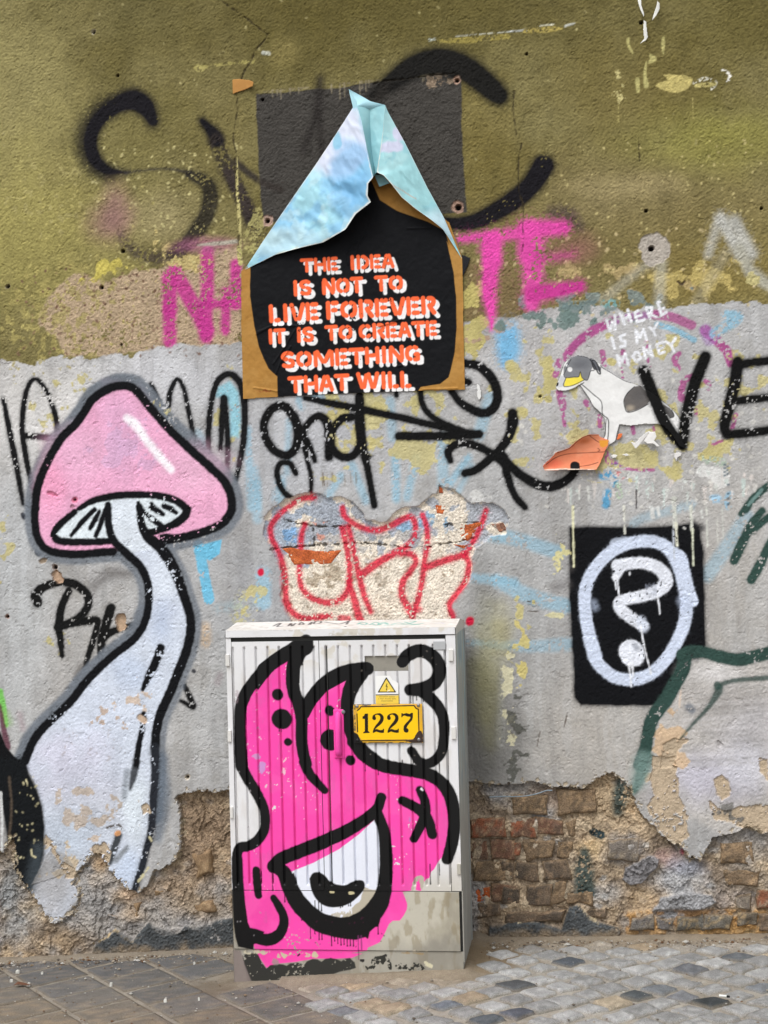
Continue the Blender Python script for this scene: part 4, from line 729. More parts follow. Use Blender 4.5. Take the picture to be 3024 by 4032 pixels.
# the band was trowelled smooth
for pk, pp in (('j', [(600, 1215), (700, 1150), (745, 1108), (860, 1180), (960, 1070), (1150, 1130), (1400, 1050), (1900, 1020), (1900, 1500), (560, 1500)]), ('l', [(-120, 1085), (180, 1055), (350, 1110), (400, 960), (455, 945), (560, 1050), (735, 1110), (735, 1400), (-200, 1400)])):
    D_, sl_ = W.field_poly([W.un(*p) for p in K(pk, *pp)], .03); mk = sm(.008, -.008, D_); W.H[sl_] = W.H[sl_]*(1-mk)+(-.016+(nc[sl_]-.5)*.006)*mk; W.blend(sl_, mk*.8*sm(.34, .4, nc[sl_]), DK)
# brickwork bed: set back
bz = K('k', (1408, 520), (1700, 500))+K('l', (100, 370), (300, 375), (460, 400), (440, 620), (400, 780), (380, 960), (-60, 985), (-700, 1000))+K('k', (1430, 1200))
f_ = W.field_poly([W.un(*p) for p in bz], .03); D_, sl_ = f_
mk = sm(.012, -.012, D_)*Bm[sl_]; W.H[sl_] = W.H[sl_]*(1-mk)+(-.0275+(nb[sl_]-.5)*.03+(nc[sl_]-.5)*.016+(n3[sl_]-.5)*.005)*mk
# small stone courses bottom right set back too
bz = K('l', (740, 1000), (960, 985), (1500, 970), (1700, 980), (1700, 1140), (740, 1160))
D_, sl_ = W.field_poly([W.un(*p) for p in bz], .03); mk = sm(.01, -.01, D_)*Bm[sl_]*(W.col[sl_][..., 0] > lin((100, 100, 100))[0]); W.H[sl_] = W.H[sl_]*(1-mk)+(-.032+(nc[sl_]-.5)*.022)*mk
W.blend(sl_, mk*.7*sm(.4, .55, nc[sl_]), (168, 122, 58))
# general relief of the plaster
Pm = 1-Bm
W.H += Pm*((W.nz_(.5, 3, 91)-.5)*.008+(W.nz_(.0085, 2, 92)-.5)*.0021*W.bump*np.where(W.reg == R_MUSH, .6, 1)+(W.nz_(.03, 3, 93)-.5)*.0018*W.bump)
chipn = W.nz_(.022, 3, 95); W.H -= Pm*sm(.70, .74, chipn)*.0015
# paint and grit grain
rgn = np.random.default_rng(77); g1_ = rgn.normal(0, 1, W.X.shape).astype(np.float32); g2_ = (g1_+np.roll(g1_, 1, 0)+np.roll(g1_, 1, 1)+np.roll(g1_, (1, 1), (0, 1)))/2
W.col *= np.clip(1+g2_[..., None]*(.035+.10*Bm[..., None]+.03*(W.reg == R_UP)[..., None]), .5, 1.6); stu = W.nz_(.03, 4, 28, 6.0); W.col *= (1-.06*sm(.54, .68, stu)*Pm)[..., None]
W.H += g2_*(.00028+.0008*Bm+.00022*(W.reg == R_UP)+.0005*(W.reg == R_URK)+.00025*(W.reg == R_DARK))
# dirt at the very foot
zf = gz(W.X); W.blend(full, sm(.045, .0, W.Z-zf-(nc-.5)*.06)*.5, (158, 136, 106))

wall = empty('street_wall', (0, 0, 0), 'weathered street wall with olive upper coat, grey lower coat, spray graffiti and crumbled plaster at its foot', 'wall')
names = {R_LOW: ('grey_plaster', M_PLASTER, None), R_UP: ('olive_plaster', M_PLASTER, None), R_BASE: ('exposed_masonry', M_RUBBLE, None), R_MUSH: ('mushroom_mural', M_PLASTER, 'spray painted pink capped mushroom with pale stem and thick black outline'),
         R_Q: ('question_mark_mural', M_PLASTER, 'white question mark in a white ring on a black painted rectangle'), R_DARK: ('dark_repaint_patch', M_PLASTER, 'dark brown repainted rectangle behind the torn poster'), R_URK: ('bare_plaster_patch', M_RUBBLE, 'recess of fallen plaster with red outlined letters'),
         R_TAG: ('graffiti_tag', M_PLASTER, 'black spray tags on the grey coat'), R_PINK: ('graffiti_lettering', M_PLASTER, 'pink block letters on either side of the poster'), R_GREEN: ('graffiti_piece', M_PLASTER, 'grey white graffiti shape with dark green outline')}
for r_, (nm, mt, lb) in names.items():
    o = grid_object(nm, W, W.reg == r_, mt, wall)
    if o and lb: o['label'] = lb
# the wall goes on outside the photograph
def plain(name, x0, x1, z0, z1, col, step=.03):
    c = Canvas(x0, x1, z0, z1, step, base=col); c.blend((slice(None), slice(None)), sm(.4, .6, c.nz_(.3, 4, 5))*.4, tuple(v*.85 for v in col)); c.H += (c.nz_(.12, 3, 6)-.5)*.006-.002
    grid_object(name, c, None, M_PLASTER, wall)
xl, xr = W.x[0], W.x[-1]; zt, zb = W.z[-1], W.z[0]
for xa, xb in ((xl-4.0, xl+.001), (xr-.001, xr+4.0)):
    plain('grey_plaster', xa, xb, .5, 2.36, (178, 174, 168)); plain('olive_plaster', xa, xb, 2.36, 6.5, (122, 112, 64)); plain('exposed_masonry', xa, xb, -.6, .5, (150, 130, 106))
plain('olive_plaster', xl, xr, zt-.001, 6.5, (112, 102, 56)); box('wall_core', (xl-4, xr+4, .06, .5, -.8, 6.5), M_RUBBLE, wall, cols=(150, 130, 106))

# ------------------------------------------------------------------ rough blocks: bricks, stones, setts, slabs
def block(name, corners, height, mat, parent, cols, seed=0, nu=8, nv=6, rnd=.012, lump=.004, axis='wall', warp=.004, shape=None, sunk=.05, smooth=True, edgecol=None):
    """corners: 4 points in the face plane (u,v); the face stands at `height`; wall: (x,z), ground: (x,y)"""
    rng = np.random.default_rng(seed); P = [np.array(c, float)+rng.uniform(-warp, warp, 2) for c in corners]
    u = np.linspace(0, 1, nu); v = np.linspace(0, 1, nv); u = .5-.5*np.cos(u*math.pi)*(.6)-.5*.4*(1-2*u); v = .5-.5*np.cos(v*math.pi)*.6-.5*.4*(1-2*v)
    UU, VV = np.meshgrid(u, v)
    A = (P[0][None, None]*(1-UU[..., None])+P[1][None, None]*UU[..., None])*(1-VV[..., None])+(P[3][None, None]*(1-UU[..., None])+P[2][None, None]*UU[..., None])*VV[..., None]
    c = A.mean((0, 1)); wu = np.linalg.norm(P[1]-P[0]); wv = np.linalg.norm(P[3]-P[0])
    du = np.minimum(UU, 1-UU)*wu; dv = np.minimum(VV, 1-VV)*wv; d = np.minimum(du, dv)
    corner = np.clip(1-np.hypot(np.clip(1-du/(rnd*2), 0, 1), np.clip(1-dv/(rnd*2), 0, 1)), 0, 1)
    edge = np.sqrt(np.clip(1-(1-np.clip(d/rnd, 0, 1))**2, 0, 1))
    pull = (1-corner)*rnd*.5; dirc = c-A; A = A+dirc/(np.linalg.norm(dirc, axis=2, keepdims=True)+1e-6)*pull[..., None]
    A += (np.stack([fbm(A[..., 0]+seed, A[..., 1], .05, 2, 3), fbm(A[..., 0], A[..., 1]+seed, .05, 2, 4)], -1)-.5)*warp*2
    hh = height-rnd*.9*(1-edge)+(fbm(A[..., 0]+seed*.7, A[..., 1], .035, 3, 5)-.5)*2*lump
    N = nu*nv; base = np.arange(N).reshape(nv, nu)
    q = np.stack([base[:-1, :-1], base[:-1, 1:], base[1:, 1:], base[1:, :-1]], -1).reshape(-1, 4).tolist()
    ring = list(base[0, :])+list(base[1:, -1])+list(base[-1, -2::-1])+list(base[-2:0:-1, 0])
    flat = A.reshape(-1, 2); H = hh.ravel()
    lower = [(flat[i], H[i]-sunk) for i in ring]; k = len(ring)
    for a in range(k):
        b = (a+1) % k; q.append([ring[b], ring[a], N+a, N+b])
    allP = np.concatenate([flat, np.array([l[0] for l in lower])]); allH = np.concatenate([H, np.array([l[1] for l in lower])])
    if axis == 'wall': co = np.stack([allP[:, 0], -allH, allP[:, 1]], 1)
    else: co = np.stack([allP[:, 0], allP[:, 1], allH+gz(allP[:, 0])], 1)
    n1_ = fbm(allP[:, 0]*1.0+seed*.31, allP[:, 1], .03, 3, seed+1); n2_ = fbm(allP[:, 0]+seed, allP[:, 1], .010, 2, seed+2)
    cc = [lin(c_) for c_ in cols]; base_c = cc[0][None]*(1-sm(.42, .58, n1_))[:, None]+cc[1 % len(cc)][None]*sm(.42, .58, n1_)[:, None]
    if len(cc) > 2: m_ = sm(.56, .66, n2_)[:, None]; base_c = base_c*(1-m_)+cc[2][None]*m_
    if edgecol is not None:
        e_ = np.concatenate([np.clip(1-d.ravel()/(rnd*.7), 0, 1), np.ones(k)])*.6; base_c = base_c*(1-e_[:, None])+lin(edgecol)[None]*e_[:, None]
    if axis == 'ground': base_c = base_c*(.62 if name == 'paving_slab' else .88)
    return mesh_np(name, co, q, np.concatenate([base_c, np.ones((len(co), 1))], 1), smooth=smooth, mat=mat, parent=parent)
def wq(key, a, b, c_, d_):
    """pixel corners (bottom left, bottom right, top right, top left) -> wall plane"""
    return [unwall(*K(key, p)[0]) for p in (a, b, c_, d_)]
def wrect(key, x0, y0, x1, y1): return wq(key, (x0, y1), (x1, y1), (x1, y0), (x0, y0))
RB = [(126, 94, 78), (118, 98, 84), (150, 122, 98)]; GB = [(112, 98, 84), (98, 88, 78), (138, 118, 98)]; RB2 = [(156, 98, 74), (128, 100, 84), (166, 138, 112)]; OB = [(190, 98, 56), (204, 112, 66), (178, 92, 58)]; TB = [(136, 116, 94), (118, 102, 84), (156, 132, 104)]
DUST = (150, 128, 100)
bricks = [('k', 1412, 545, 1640, 660, RB2, .004), ('k', 1415, 685, 1525, 800, RB, -.004), ('k', 1540, 690, 1700, 800, RB, .0), ('k', 1432, 830, 1690, 955, TB, .002), ('k', 1436, 980, 1530, 1090, OB, -.010), ('k', 1545, 978, 1700, 1085, RB, .0), ('k', 1445, 1110, 1600, 1200, GB, -.004),
          ('l', 20, 385, 180, 492, RB2, .008), ('l', 192, 385, 375, 492, RB, .006), ('l', 385, 398, 450, 495, TB, -.004), ('l', 5, 522, 85, 630, RB2, .0), ('l', 95, 520, 300, 640, TB, .002), ('l', 312, 520, 420, 640, TB, -.004),
          ('l', 52, 665, 200, 780, GB, .004), ('l', 212, 662, 400, 780, GB, .002), ('l', -60, 668, 40, 780, GB, .0), ('l', -40, 818, 88, 945, GB, .002), ('l', 100, 808, 275, 940, GB, .006), ('l', 285, 800, 370, 940, TB, .0), ('l', -10, 985, 365, 1050, GB, .003),
          ('l', 505, 985, 640, 1040, GB, -.002), ('l', 800, 1015, 955, 1120, [(122, 118, 114), (104, 98, 94), (142, 134, 122)], .002), ('l', 990, 1045, 1098, 1108, [(112, 108, 106), (100, 96, 92), (140, 130, 116)], .0), ('l', 1112, 1015, 1290, 1105, [(116, 114, 108), (100, 98, 92), (146, 130, 104)], .002),
          ('l', 1300, 1010, 1455, 1108, [(118, 114, 106), (104, 98, 88), (150, 134, 108)], .001), ('l', 1490, 1000, 1640, 1080, [(120, 112, 100), (106, 98, 86), (160, 140, 110)], .004), ('l', 1655, 1000, 1800, 1100, GB, .002),
          ('l', 1420, 720, 1640, 800, TB, .012), ('l', 1480, 880, 1605, 965, [(128, 118, 108), (112, 104, 96), (150, 140, 126)], .004), ('l', 1620, 860, 1800, 960, [(140, 92, 70), (124, 96, 80), (150, 128, 108)], .004), ('l', 380, 870, 560, 940, TB, .0), ('l', 320, 200, 560, 345, TB, .010), ('l', 30, 235, 260, 355, TB, .006), ('l', 640, 520, 850, 650, [(134, 126, 118), (120, 112, 104), (150, 138, 122)], .010), ('l', 1400, 540, 1600, 670, TB, .012)]
for i_, (key, x0, y0, x1, y1, c_, h_) in enumerate(bricks):
    nm = 'brick' if i_ < 20 else 'stone'
    block(nm, wrect(key, x0-9+random.uniform(-6, 5), y0-9+random.uniform(-5, 5), x1+9+random.uniform(-5, 6), y1+9+random.uniform(-5, 5)), -.021+h_*.8+random.uniform(-.004, .002), M_BRICK, wall, c_, seed=i_*7+3, rnd=.009, lump=.009, warp=.009, sunk=.06, nu=16, nv=9, edgecol=DUST)
for i_, (key, q4) in enumerate([('h', ((262, 538), (500, 540), (568, 440), (170, 432))), ('h', ((1190, 212), (1240, 205), (1262, 150), (1170, 135))), ('h', ((1332, 372), (1400, 378), (1490, 262), (1325, 285))), ('h', ((1340, 440), (1385, 440), (1405, 402), (1285, 410))), ('h', ((1200, 70), (1232, 68), (1240, 40), (1202, 15))), ('h', ((1590, 330), (1650, 318), (1640, 250), (1540, 262)))]):
    block('brick', wq(key, *q4), -.0105, M_BRICK, wall, OB if i_ < 5 else [(150, 110, 92), (176, 166, 156), (170, 120, 96)], seed=i_*5+90, rnd=.004, lump=.004, warp=.006, sunk=.03, nu=18, nv=10)
# masonry left of the cabinet: lumps of rubble that stand proud
for i_, (key, q4, h_) in enumerate([('j', ((1250, 800), (1420, 740), (1380, 560), (1230, 600)), .006), ('j', ((860, 1060), (900, 1060), (930, 930), (830, 910)), .008), ('j', ((660, 1050), (765, 1060), (770, 990), (680, 990)), .01), ('j', ((1000, 900), (1140, 880), (1120, 800), (980, 830)), .004), ('j', ((1250, 1020), (1420, 1000), (1400, 880), (1200, 910)), .006)]):
    block('stone', wq(key, *q4), -.026+h_, M_RUBBLE, wall, [(146, 122, 94), (128, 106, 82), (164, 140, 110)] if i_ != 2 else [(134, 132, 130), (118, 114, 110)], seed=i_*11+200, rnd=.02, lump=.012, warp=.012, sunk=.06, nu=12, nv=10, edgecol=(140, 116, 90))

# ------------------------------------------------------------------ ground
def cluster(lo, hi, step, far):
    a = list(np.arange(lo, hi+1e-6, step)); l = []; d = step
    while lo-(sum(l) if l else 0) > -far: d *= 1.35; l.append(d)
    left = lo-np.cumsum(l); right = hi+np.cumsum(l); return np.array(sorted(list(left)+a+list(right)))
gx = cluster(-1.75, 1.75, .008, 120); gy = np.array(sorted(list(np.arange(-1.45, .07, .008))+list(-1.45-np.cumsum([.008*1.3**k for k in range(1, 33)]))))
GX, GY = np.meshgrid(gx, gy); GZ = gz(GX)
near = (np.abs(GX) < 2.0) & (GY > -1.7)
ga = fbm(GX, GY, .25, 5, 301); gb = fbm(GX, GY, .04, 4, 302); gc = fbm(GX, GY, .012, 3, 303)
def front_dist(): # distance to wall foot or cabinet plinth
    dw = -GY; dc = np.hypot(np.maximum(np.maximum(-.54-GX, GX-.30), 0), np.maximum(-.43-GY, 0)); return np.minimum(dw, dc*1.0), dw, dc
fd, dw, dc = front_dist()
GDK = .66
GZ = GZ+np.where(near, (gb-.5)*.005+(gc-.5)*.003, 0)+.012*np.exp(-np.clip(dw, 0, 9)/.035)+.018*np.exp(-np.clip(dc, 0, 9)/.03)*np.where(GX > -.35, 1, .3)-.002*np.clip(dw*3, 0, 1)-.0005
gcol = np.empty(GX.shape+(3,)); gcol[:] = lin((194, 187, 175))
def gbl(m, c): gcol[:] = gcol+(lin(c)-gcol)*m[..., None]
gbl(sm(.45, .6, ga)*.5, (176, 165, 148)); gbl(sm(.5, .65, gb)*.4, (208, 203, 194)); gbl(sm(.14, .02, fd+(ga-.5)*.2)**.7, (172, 158, 138)); gbl(sm(.0, -.5, GX+(ga-.5)*.5)*.6, (160, 150, 136))
gbl(sm(.5, .62, gc)*.25, (140, 122, 100)); gbl(sm(.22, .08, np.hypot(GX-.38, (GY+.22)*.9)+(gb-.5)*.1)*.8, (156, 136, 108)); gbl(sm(.2, .05, np.hypot((GX+.62)*1.0, (GY+.5)*.9)+(gb-.5)*.1)*.6, (120, 104, 86))
gbl(sm(3, 6, np.hypot(GX, GY)), (110, 106, 100))
N_ = GX.size; bi = np.arange(N_).reshape(GX.shape); gq = np.stack([bi[:-1, :-1], bi[:-1, 1:], bi[1:, 1:], bi[1:, :-1]], -1).reshape(-1, 4)
ground = mesh_np('ground', np.stack([GX, GY, GZ], -1).reshape(-1, 3), gq, np.concatenate([gcol.reshape(-1, 3)*GDK, np.ones((N_, 1))], 1), mat=M_GROUND, smooth=True); tag(ground, kind='structure')
pave = bpy.data.objects.new('pavement', None); COL.objects.link(pave); tag(pave, kind='structure')
SIDE = lambda x, y: x < -.40+.55*(-.45-y)+.02      # left of this: slabs, right: setts
def in_cab(x, y): return -.56 < x < .32 and y > -.45
d1 = np.array([.629, -.777]); d2 = np.array([.777, .629]); k_ = 0
for row in range(-4, 16):
    c0 = -1.665+row*.2225
    off = [0, .04, .10, .01, .07][row % 5]
    for s_ in range(-12, 12):
        t0 = s_*.205+off; cen = d1*(t0+.1)+d2*(c0+.11)
        if not (-2.1 < cen[0] < 0.1 and -1.25 < cen[1] < .06) or not SIDE(*cen) or in_cab(*cen): continue
        g_ = .006; cs = [d1*(t0+g_)+d2*(c0+g_), d1*(t0+g_)+d2*(c0+.2225-g_), d1*(t0+.205-g_)+d2*(c0+.2225-g_), d1*(t0+.205-g_)+d2*(c0+g_)]
        cs = [np.array((c[0], min(c[1], -.012))) for c in cs]
        if max(c[1] for c in cs)-min(c[1] for c in cs) < .03: continue
        dusty = np.clip((-cen[1]-.35)*1.6+(-cen[0]-.7)*.5+random.uniform(-.15, .15), 0, 1)*.9
        ca = np.array((126, 125, 125))*(1-dusty)+np.array((166, 151, 131))*dusty; ca = ca+random.uniform(-6, 6)
        block('paving_slab', cs, .0035+random.uniform(-.002, .002), M_STONE, pave, [ca, ca*.93+4, ca*1.04+np.array((14, 8, 0))], seed=500+k_, nu=10, nv=10, rnd=.004, lump=.0012, warp=.001, axis='ground', sunk=.05, edgecol=(160, 146, 126)); k_ += 1
darkp = [unground(1900+p[0]/1.476, 3500+p[1]/1.476) for p in [(450, 420), (1130, 475), (1420, 395), (905, 600), (1285, 650), (160, 715), (185, 597), (1600, 555), (1130, 590)]]+[unground(1340+p[0]/2.765, 3432+p[1]/2.765) for p in [(1230, 1500), (1500, 1600), (130, 1490)]]+[unground(860+p[0]/2.765, 3400+p[1]/2.765) for p in [(1430, 1580)]]
tonev = [(92, 97, 104), (112, 114, 118), (106, 110, 114), (84, 89, 92), (62, 66, 68), (96, 99, 108), (88, 90, 92), (132, 136, 140), (122, 126, 130), (118, 124, 132), (92, 97, 102), (130, 130, 130), (126, 128, 132)]
k_ = 0; e1 = np.array([math.cos(.72), math.sin(.72)]); e2 = np.array([-math.sin(.80), math.cos(.80)]); sp = .108; sets = []
for a in range(-24, 28):
    for b in range(-26, 24):
        cen = e1*(a*sp)+e2*(b*sp)+np.array([.4, -.5]); cen = cen+np.array([.018*math.sin(cen[1]*7+cen[0]*3), .02*math.sin(cen[0]*5)])
        if not (-.9 < cen[0] < 2.0 and -1.2 < cen[1] < -.03) or SIDE(cen[0]-.06, cen[1]) or in_cab(cen[0], cen[1]): continue
        sets.append(cen)
tone = {}
for dp, tc in zip(darkp, tonev):
    j_ = min(range(len(sets)), key=lambda q: np.hypot(*(sets[q]-np.array(dp)))); tone[j_] = tc
for j_, cen in enumerate(sets):
    hs_ = sp*.5-random.uniform(.001, .007); jit = lambda: np.array([random.uniform(-.011, .011), random.uniform(-.011, .011)])
    cs = [cen-e1*hs_-e2*hs_+jit(), cen+e1*hs_-e2*hs_+jit(), cen+e1*hs_+e2*hs_+jit(), cen-e1*hs_+e2*hs_+jit()]
    v_ = random.uniform(-12, 12); ca = np.array((163, 163, 162))+v_*1.5 if random.random() > .14 else np.array(random.choice([(168, 152, 130), (128, 130, 134), (180, 166, 144), (140, 138, 136)]))
    if j_ in tone: ca = np.array(tone[j_])
    nearw = sm(.16, .04, min(-cen[1], max(0, -.43-cen[1]) if -.5 < cen[0] < .35 else 9)); ca = ca*(1-nearw*.6)+np.array((170, 150, 122))*nearw*.6
    block('sett', cs, .0085-.006*nearw+random.uniform(-.003, .0025), M_STONE, pave, [ca, ca*.94, ca*1.07+6], seed=900+j_, nu=8, nv=8, rnd=.012, lump=.004, warp=.006, axis='ground', sunk=.05, edgecol=(158, 148, 132)); k_ += 1
# loose grit, one heap of stuff
V = []; Q = []; C_ = []
rng = np.random.default_rng(5)
for k in range(2300):
    x = rng.uniform(-1.6, 1.6); y = -abs(rng.normal(0, .07))-.01 if rng.random() < .62 else rng.uniform(-1.1, -.02)
    if in_cab(x, y) or y < -1.2: continue
    r = rng.uniform(.0015, .0042) if rng.random() < .9 else rng.uniform(.005, .011)*(1 if y > -.12 else .6); z = float(gz(x))+.006; b = len(V)
    for dx, dy, dz in ((1, 0, 0), (-1, 0, 0), (0, 1, 0), (0, -1, 0), (0, 0, 1), (0, 0, -1)): V.append((x+dx*r*rng.uniform(.7, 1.5), y+dy*r*rng.uniform(.7, 1.5), z+dz*r*.7)); 
    c = random.choice([(190, 178, 160), (150, 132, 110), (120, 110, 100), (215, 212, 205), (128, 98, 74), (168, 160, 150)]); C_ += [np.append(lin(c)*.7, 1)]*6
    for f in ((0, 2, 4), (2, 1, 4), (1, 3, 4), (3, 0, 4), (2, 0, 5), (1, 2, 5), (3, 1, 5), (0, 3, 5)): Q.append([b+i for i in f])
tag(mesh_np('gravel', V, None, np.array(C_), tris=Q, mat=M_GROUND), 'loose grit and plaster crumbs scattered over the pavement', kind='stuff')

# ------------------------------------------------------------------ the cabinet
YF = -.41
def uncab(px, py): return unwall(px, py, YF)
cab = empty('utility_cabinet', (-.117, -.225, -.03), 'white ribbed electrical cabinet painted with a pink creature, standing against the wall', 'electrical cabinet')
XL, XR = -.519, .284; ZT = 1.169
FC = Canvas(XL, XR, -.07, 1.1955, .0022, y=YF, base=(225, 225, 227), un=uncab)
cf = (slice(0, FC.nz), slice(0, FC.nx))
def fz(px, py): return uncab(px, py)[1]
ZD = fz(1340, 3509); ZP = fz(1340, 3744)
FC.blend(cf, sm(.5, .66, FC.nz_(.12, 4, 3))*.35, (208, 207, 206)); FC.blend(cf, sm(.55, .7, FC.nz_(.04, 4, 6, 4.0))*.28, (196, 186, 176))
FC.blend(cf, sm(.56, .66, FC.nz_(.05, 4, 8))*sm(1.02, 1.14, FC.Z)*.5, (196, 186, 160))
low = sm(ZD+.003, ZD-.003, FC.Z); lown = FC.nz_(.07, 5, 11, 1.7)
FC.blend(cf, low, (172, 166, 150)); FC.blend(cf, low*sm(.46, .62, lown)*.7, (196, 192, 178)); FC.blend(cf, low*sm(.5, .36, lown)*.6, (146, 140, 126)); FC.blend(cf, low*sm(.55, .7, FC.nz_(.02, 4, 12, 2.5))*.5, (140, 126, 96))
FC.blend(cf, low*sm(.16, .09, FC.Z+(lown-.5)*.12)*.5, (132, 130, 124)); FC.blend(cf, sm(ZD+.12, ZD, FC.Z)*sm(-.02, .10, FC.X)*(1-low)*.7, (190, 184, 170))
def cs_(key, pts, r, col=(9, 9, 11), **kw):
    d = dict(soft=1.6, spray=2.2, chip=0, jit=.5); d.update(kw)
    if key == 'm' and col == (9, 9, 11): r = [q*1.16 for q in r] if hasattr(r, '__len__') else r*1.05
    if key == 'n' and col == (9, 9, 11): r = [q*1.06 for q in r] if hasattr(r, '__len__') else r
    ST(FC, key, pts, r, col, **d)
PINK = (247, 74, 172)
A_ = K('m', (940, 350), (850, 425), (720, 500), (590, 580), (470, 680), (370, 800), (290, 930), (240, 1080), (232, 1240), (232, 1400), (240, 1560))+K('o', (245, 20), (300, 150), (385, 290), (455, 420), (500, 540), (508, 660), (490, 760), (420, 860), (330, 915), (240, 935), (205, 1000), (200, 1150), (205, 1300))+K('p', (208, 300), (215, 420), (235, 600), (280, 740), (330, 780))
body = A_ + K('p', (380, 880), (400, 945), (440, 1020), (520, 1140), (640, 1095), (840, 1075), (1030, 1040), (1250, 1040), (1450, 1030), (1560, 985))+K('q', (120, 890), (290, 862), (300, 830), (430, 770), (470, 700), (500, 640), (530, 570), (570, 535), (650, 532), (690, 480), (725, 410), (728, 350), (700, 270), (680, 222), (780, 205), (790, 120), (810, 80), (830, 130), (820, 200), (878, 210), (885, 150), (930, 90), (970, 70), (990, 0))+ \
       K('k', (1175, 870), (1210, 810), (1255, 760), (1290, 690), (1305, 580), (1300, 450), (1250, 340), (1170, 260), (1080, 228), (960, 215), (830, 190), (720, 120), (650, 30))+K('n', (170, 1450), (110, 1300), (80, 1150), (85, 1000), (115, 860), (200, 720), (280, 640))+K('m', (1560, 640), (1400, 665), (1250, 725), (1120, 830), (1010, 960), (920, 1100), (880, 1040), (830, 900), (805, 760), (815, 600), (870, 460))
poly(FC, body, PINK, soft=1.2, edge=.0008, chip=.004)
patches(FC, K('o', (760, 120))[0], 40, 60, (236, 200, 210), .35, scale=.02); specks(FC, tuple(K('m', (300, 800))[0])+tuple(K('o', (900, 400))[0]), 30, 2.2, (232, 190, 210), seed=61)
patches(FC, K('o', (440, 60))[0], 30, 24, (200, 150, 210), .5, scale=.03); patches(FC, K('m', (430, 1600))[0], 30, 12, (206, 150, 200), .5, scale=.03)
cs_('k', [(1080, 900), (1100, 950), (1090, 990)], [4, 16, 5], (182, 176, 160), spray=0, jit=3); cs_('k', [(1080, 915), (1040, 960), (1035, 1000)], [8, 12, 6], (182, 176, 160), spray=0, jit=3); cs_('k', [(1020, 530), (1015, 570)], 7, (190, 120, 190), chip=.4)
# inside of the mouth
mouth = K('k', (780, 560), (812, 650), (828, 780), (825, 900), (805, 1000), (745, 1090), (650, 1165), (540, 1185), (430, 1150), (340, 1070), (285, 970), (250, 890), (400, 830), (560, 745), (680, 655))
mc_ = np.mean(mouth, 0); poly(FC, [tuple(mc_+(np.array(q)-mc_)*1.06) for q in mouth], (228, 232, 244), soft=1.2)
poly(FC, K('k', (720, 985), (760, 1000), (800, 1002), (825, 1000), (790, 1060), (720, 1130), (640, 1180), (560, 1190), (610, 1150), (640, 1120), (690, 1080)), (184, 176, 158), edge=.004, escale=.015); patches(FC, K('k', (560, 1140))[0], 40, 20, (190, 182, 166), .5, scale=.02)
for x_ in range(520, 640, 9): cs_('k', [(x_, 1105), (x_+1, 1120+random.uniform(5, 40))], 2.4, (236, 238, 245), spray=0, curve=False)
poly(FC, K('k', (362, 930), (385, 893), (425, 888), (465, 910), (495, 945), (545, 968), (600, 970), (640, 950), (690, 938), (718, 950), (722, 990), (690, 1035), (640, 1080), (580, 1108), (510, 1116), (450, 1100), (405, 1060), (375, 1000)), (11, 12, 13), curve=True, soft=1.5, spray=1.5)
# black contours
cs_('m', [(960, 345), (930, 400), (850, 430), (720, 505), (590, 590), (470, 690), (370, 805), (290, 930), (240, 1080), (232, 1240), (232, 1400), (240, 1560), (250, 1700)], [62, 90, 84, 60, 58, 56, 56, 58, 58, 56, 58, 60, 62])
stroke(FC, A_[10:24], [62/2.765, 60/2.765, 56/2.765, 54/2.765, 56/2.765, 56/2.765, 60/2.765], (9, 9, 11), soft=1.6, spray=2.2, jit=.5)
PL(FC, 'p', [(146, -60), (262, -60), (272, 200), (290, 420), (320, 640), (345, 700), (420, 715), (500, 745), (450, 860), (385, 880), (378, 940), (350, 935), (215, 905), (185, 800), (165, 650), (150, 300)], (9, 9, 11), spray=2)
cs_('p', [(300, 760), (400, 800), (500, 830), (590, 820), (670, 760), (712, 660), (705, 560), (660, 470), (600, 375)], [60, 64, 66, 66, 58, 52, 48, 46, 36])
cs_('m', [(950, 345), (880, 480), (822, 600), (806, 760), (825, 900), (880, 1050), (905, 1180), (905, 1400), (920, 1540), (955, 1680)], [62, 66, 66, 64, 62, 62, 58, 56, 56, 56])
cs_('o', [(930, 0), (985, 120), (1060, 210), (1155, 310)], [56, 54, 50, 40])
cs_('m', [(1620, 645), (1540, 650), (1400, 668), (1250, 728), (1120, 830), (1010, 960), (925, 1110)], [62, 64, 60, 58, 58, 56, 54])
cs_('n', [(285, 635), (220, 700), (130, 830), (82, 980), (75, 1150), (105, 1300), (170, 1440), (260, 1560), (380, 1659)], [60, 78, 80, 70, 66, 66, 70, 72, 76]); cs_('n', [(270, 640), (120, 680), (0, 700)], [58, 74, 60])
cs_('k', [(650, 30), (720, 120), (830, 185), (960, 213), (1080, 232), (1180, 268), (1262, 350), (1300, 460), (1308, 580), (1292, 700), (1262, 800)], [44, 46, 44, 42, 42, 42, 42, 42, 40, 40, 36])
cs_('n', [(672, 572), (740, 495), (860, 450), (980, 490), (1060, 580), (1075, 700), (1020, 800), (930, 850), (840, 870), (760, 875)], [62, 66, 68, 70, 70, 70, 68, 66, 66, 60])
cs_('n', [(880, 890), (960, 950), (1050, 1040), (1110, 1150), (1130, 1280), (1125, 1420), (1100, 1550), (1030, 1640), (940, 1680), (850, 1650), (790, 1560), (775, 1540)], [60, 62, 60, 56, 54, 52, 52, 50, 50, 48, 46, 46])
cs_('k', [(970, 420), (1050, 460), (1110, 505), (1145, 570), (1165, 640)], [30, 33, 37, 35, 31]); cs_('k', [(1085, 350), (1115, 420), (1118, 510), (1080, 600), (1045, 668)], [27, 31, 34, 31, 27])
cs_('k', [(832, 398), (805, 470), (730, 540), (600, 620), (450, 690), (300, 750), (180, 800), (130, 850)], [32, 34, 38, 42, 44, 44, 44, 46])
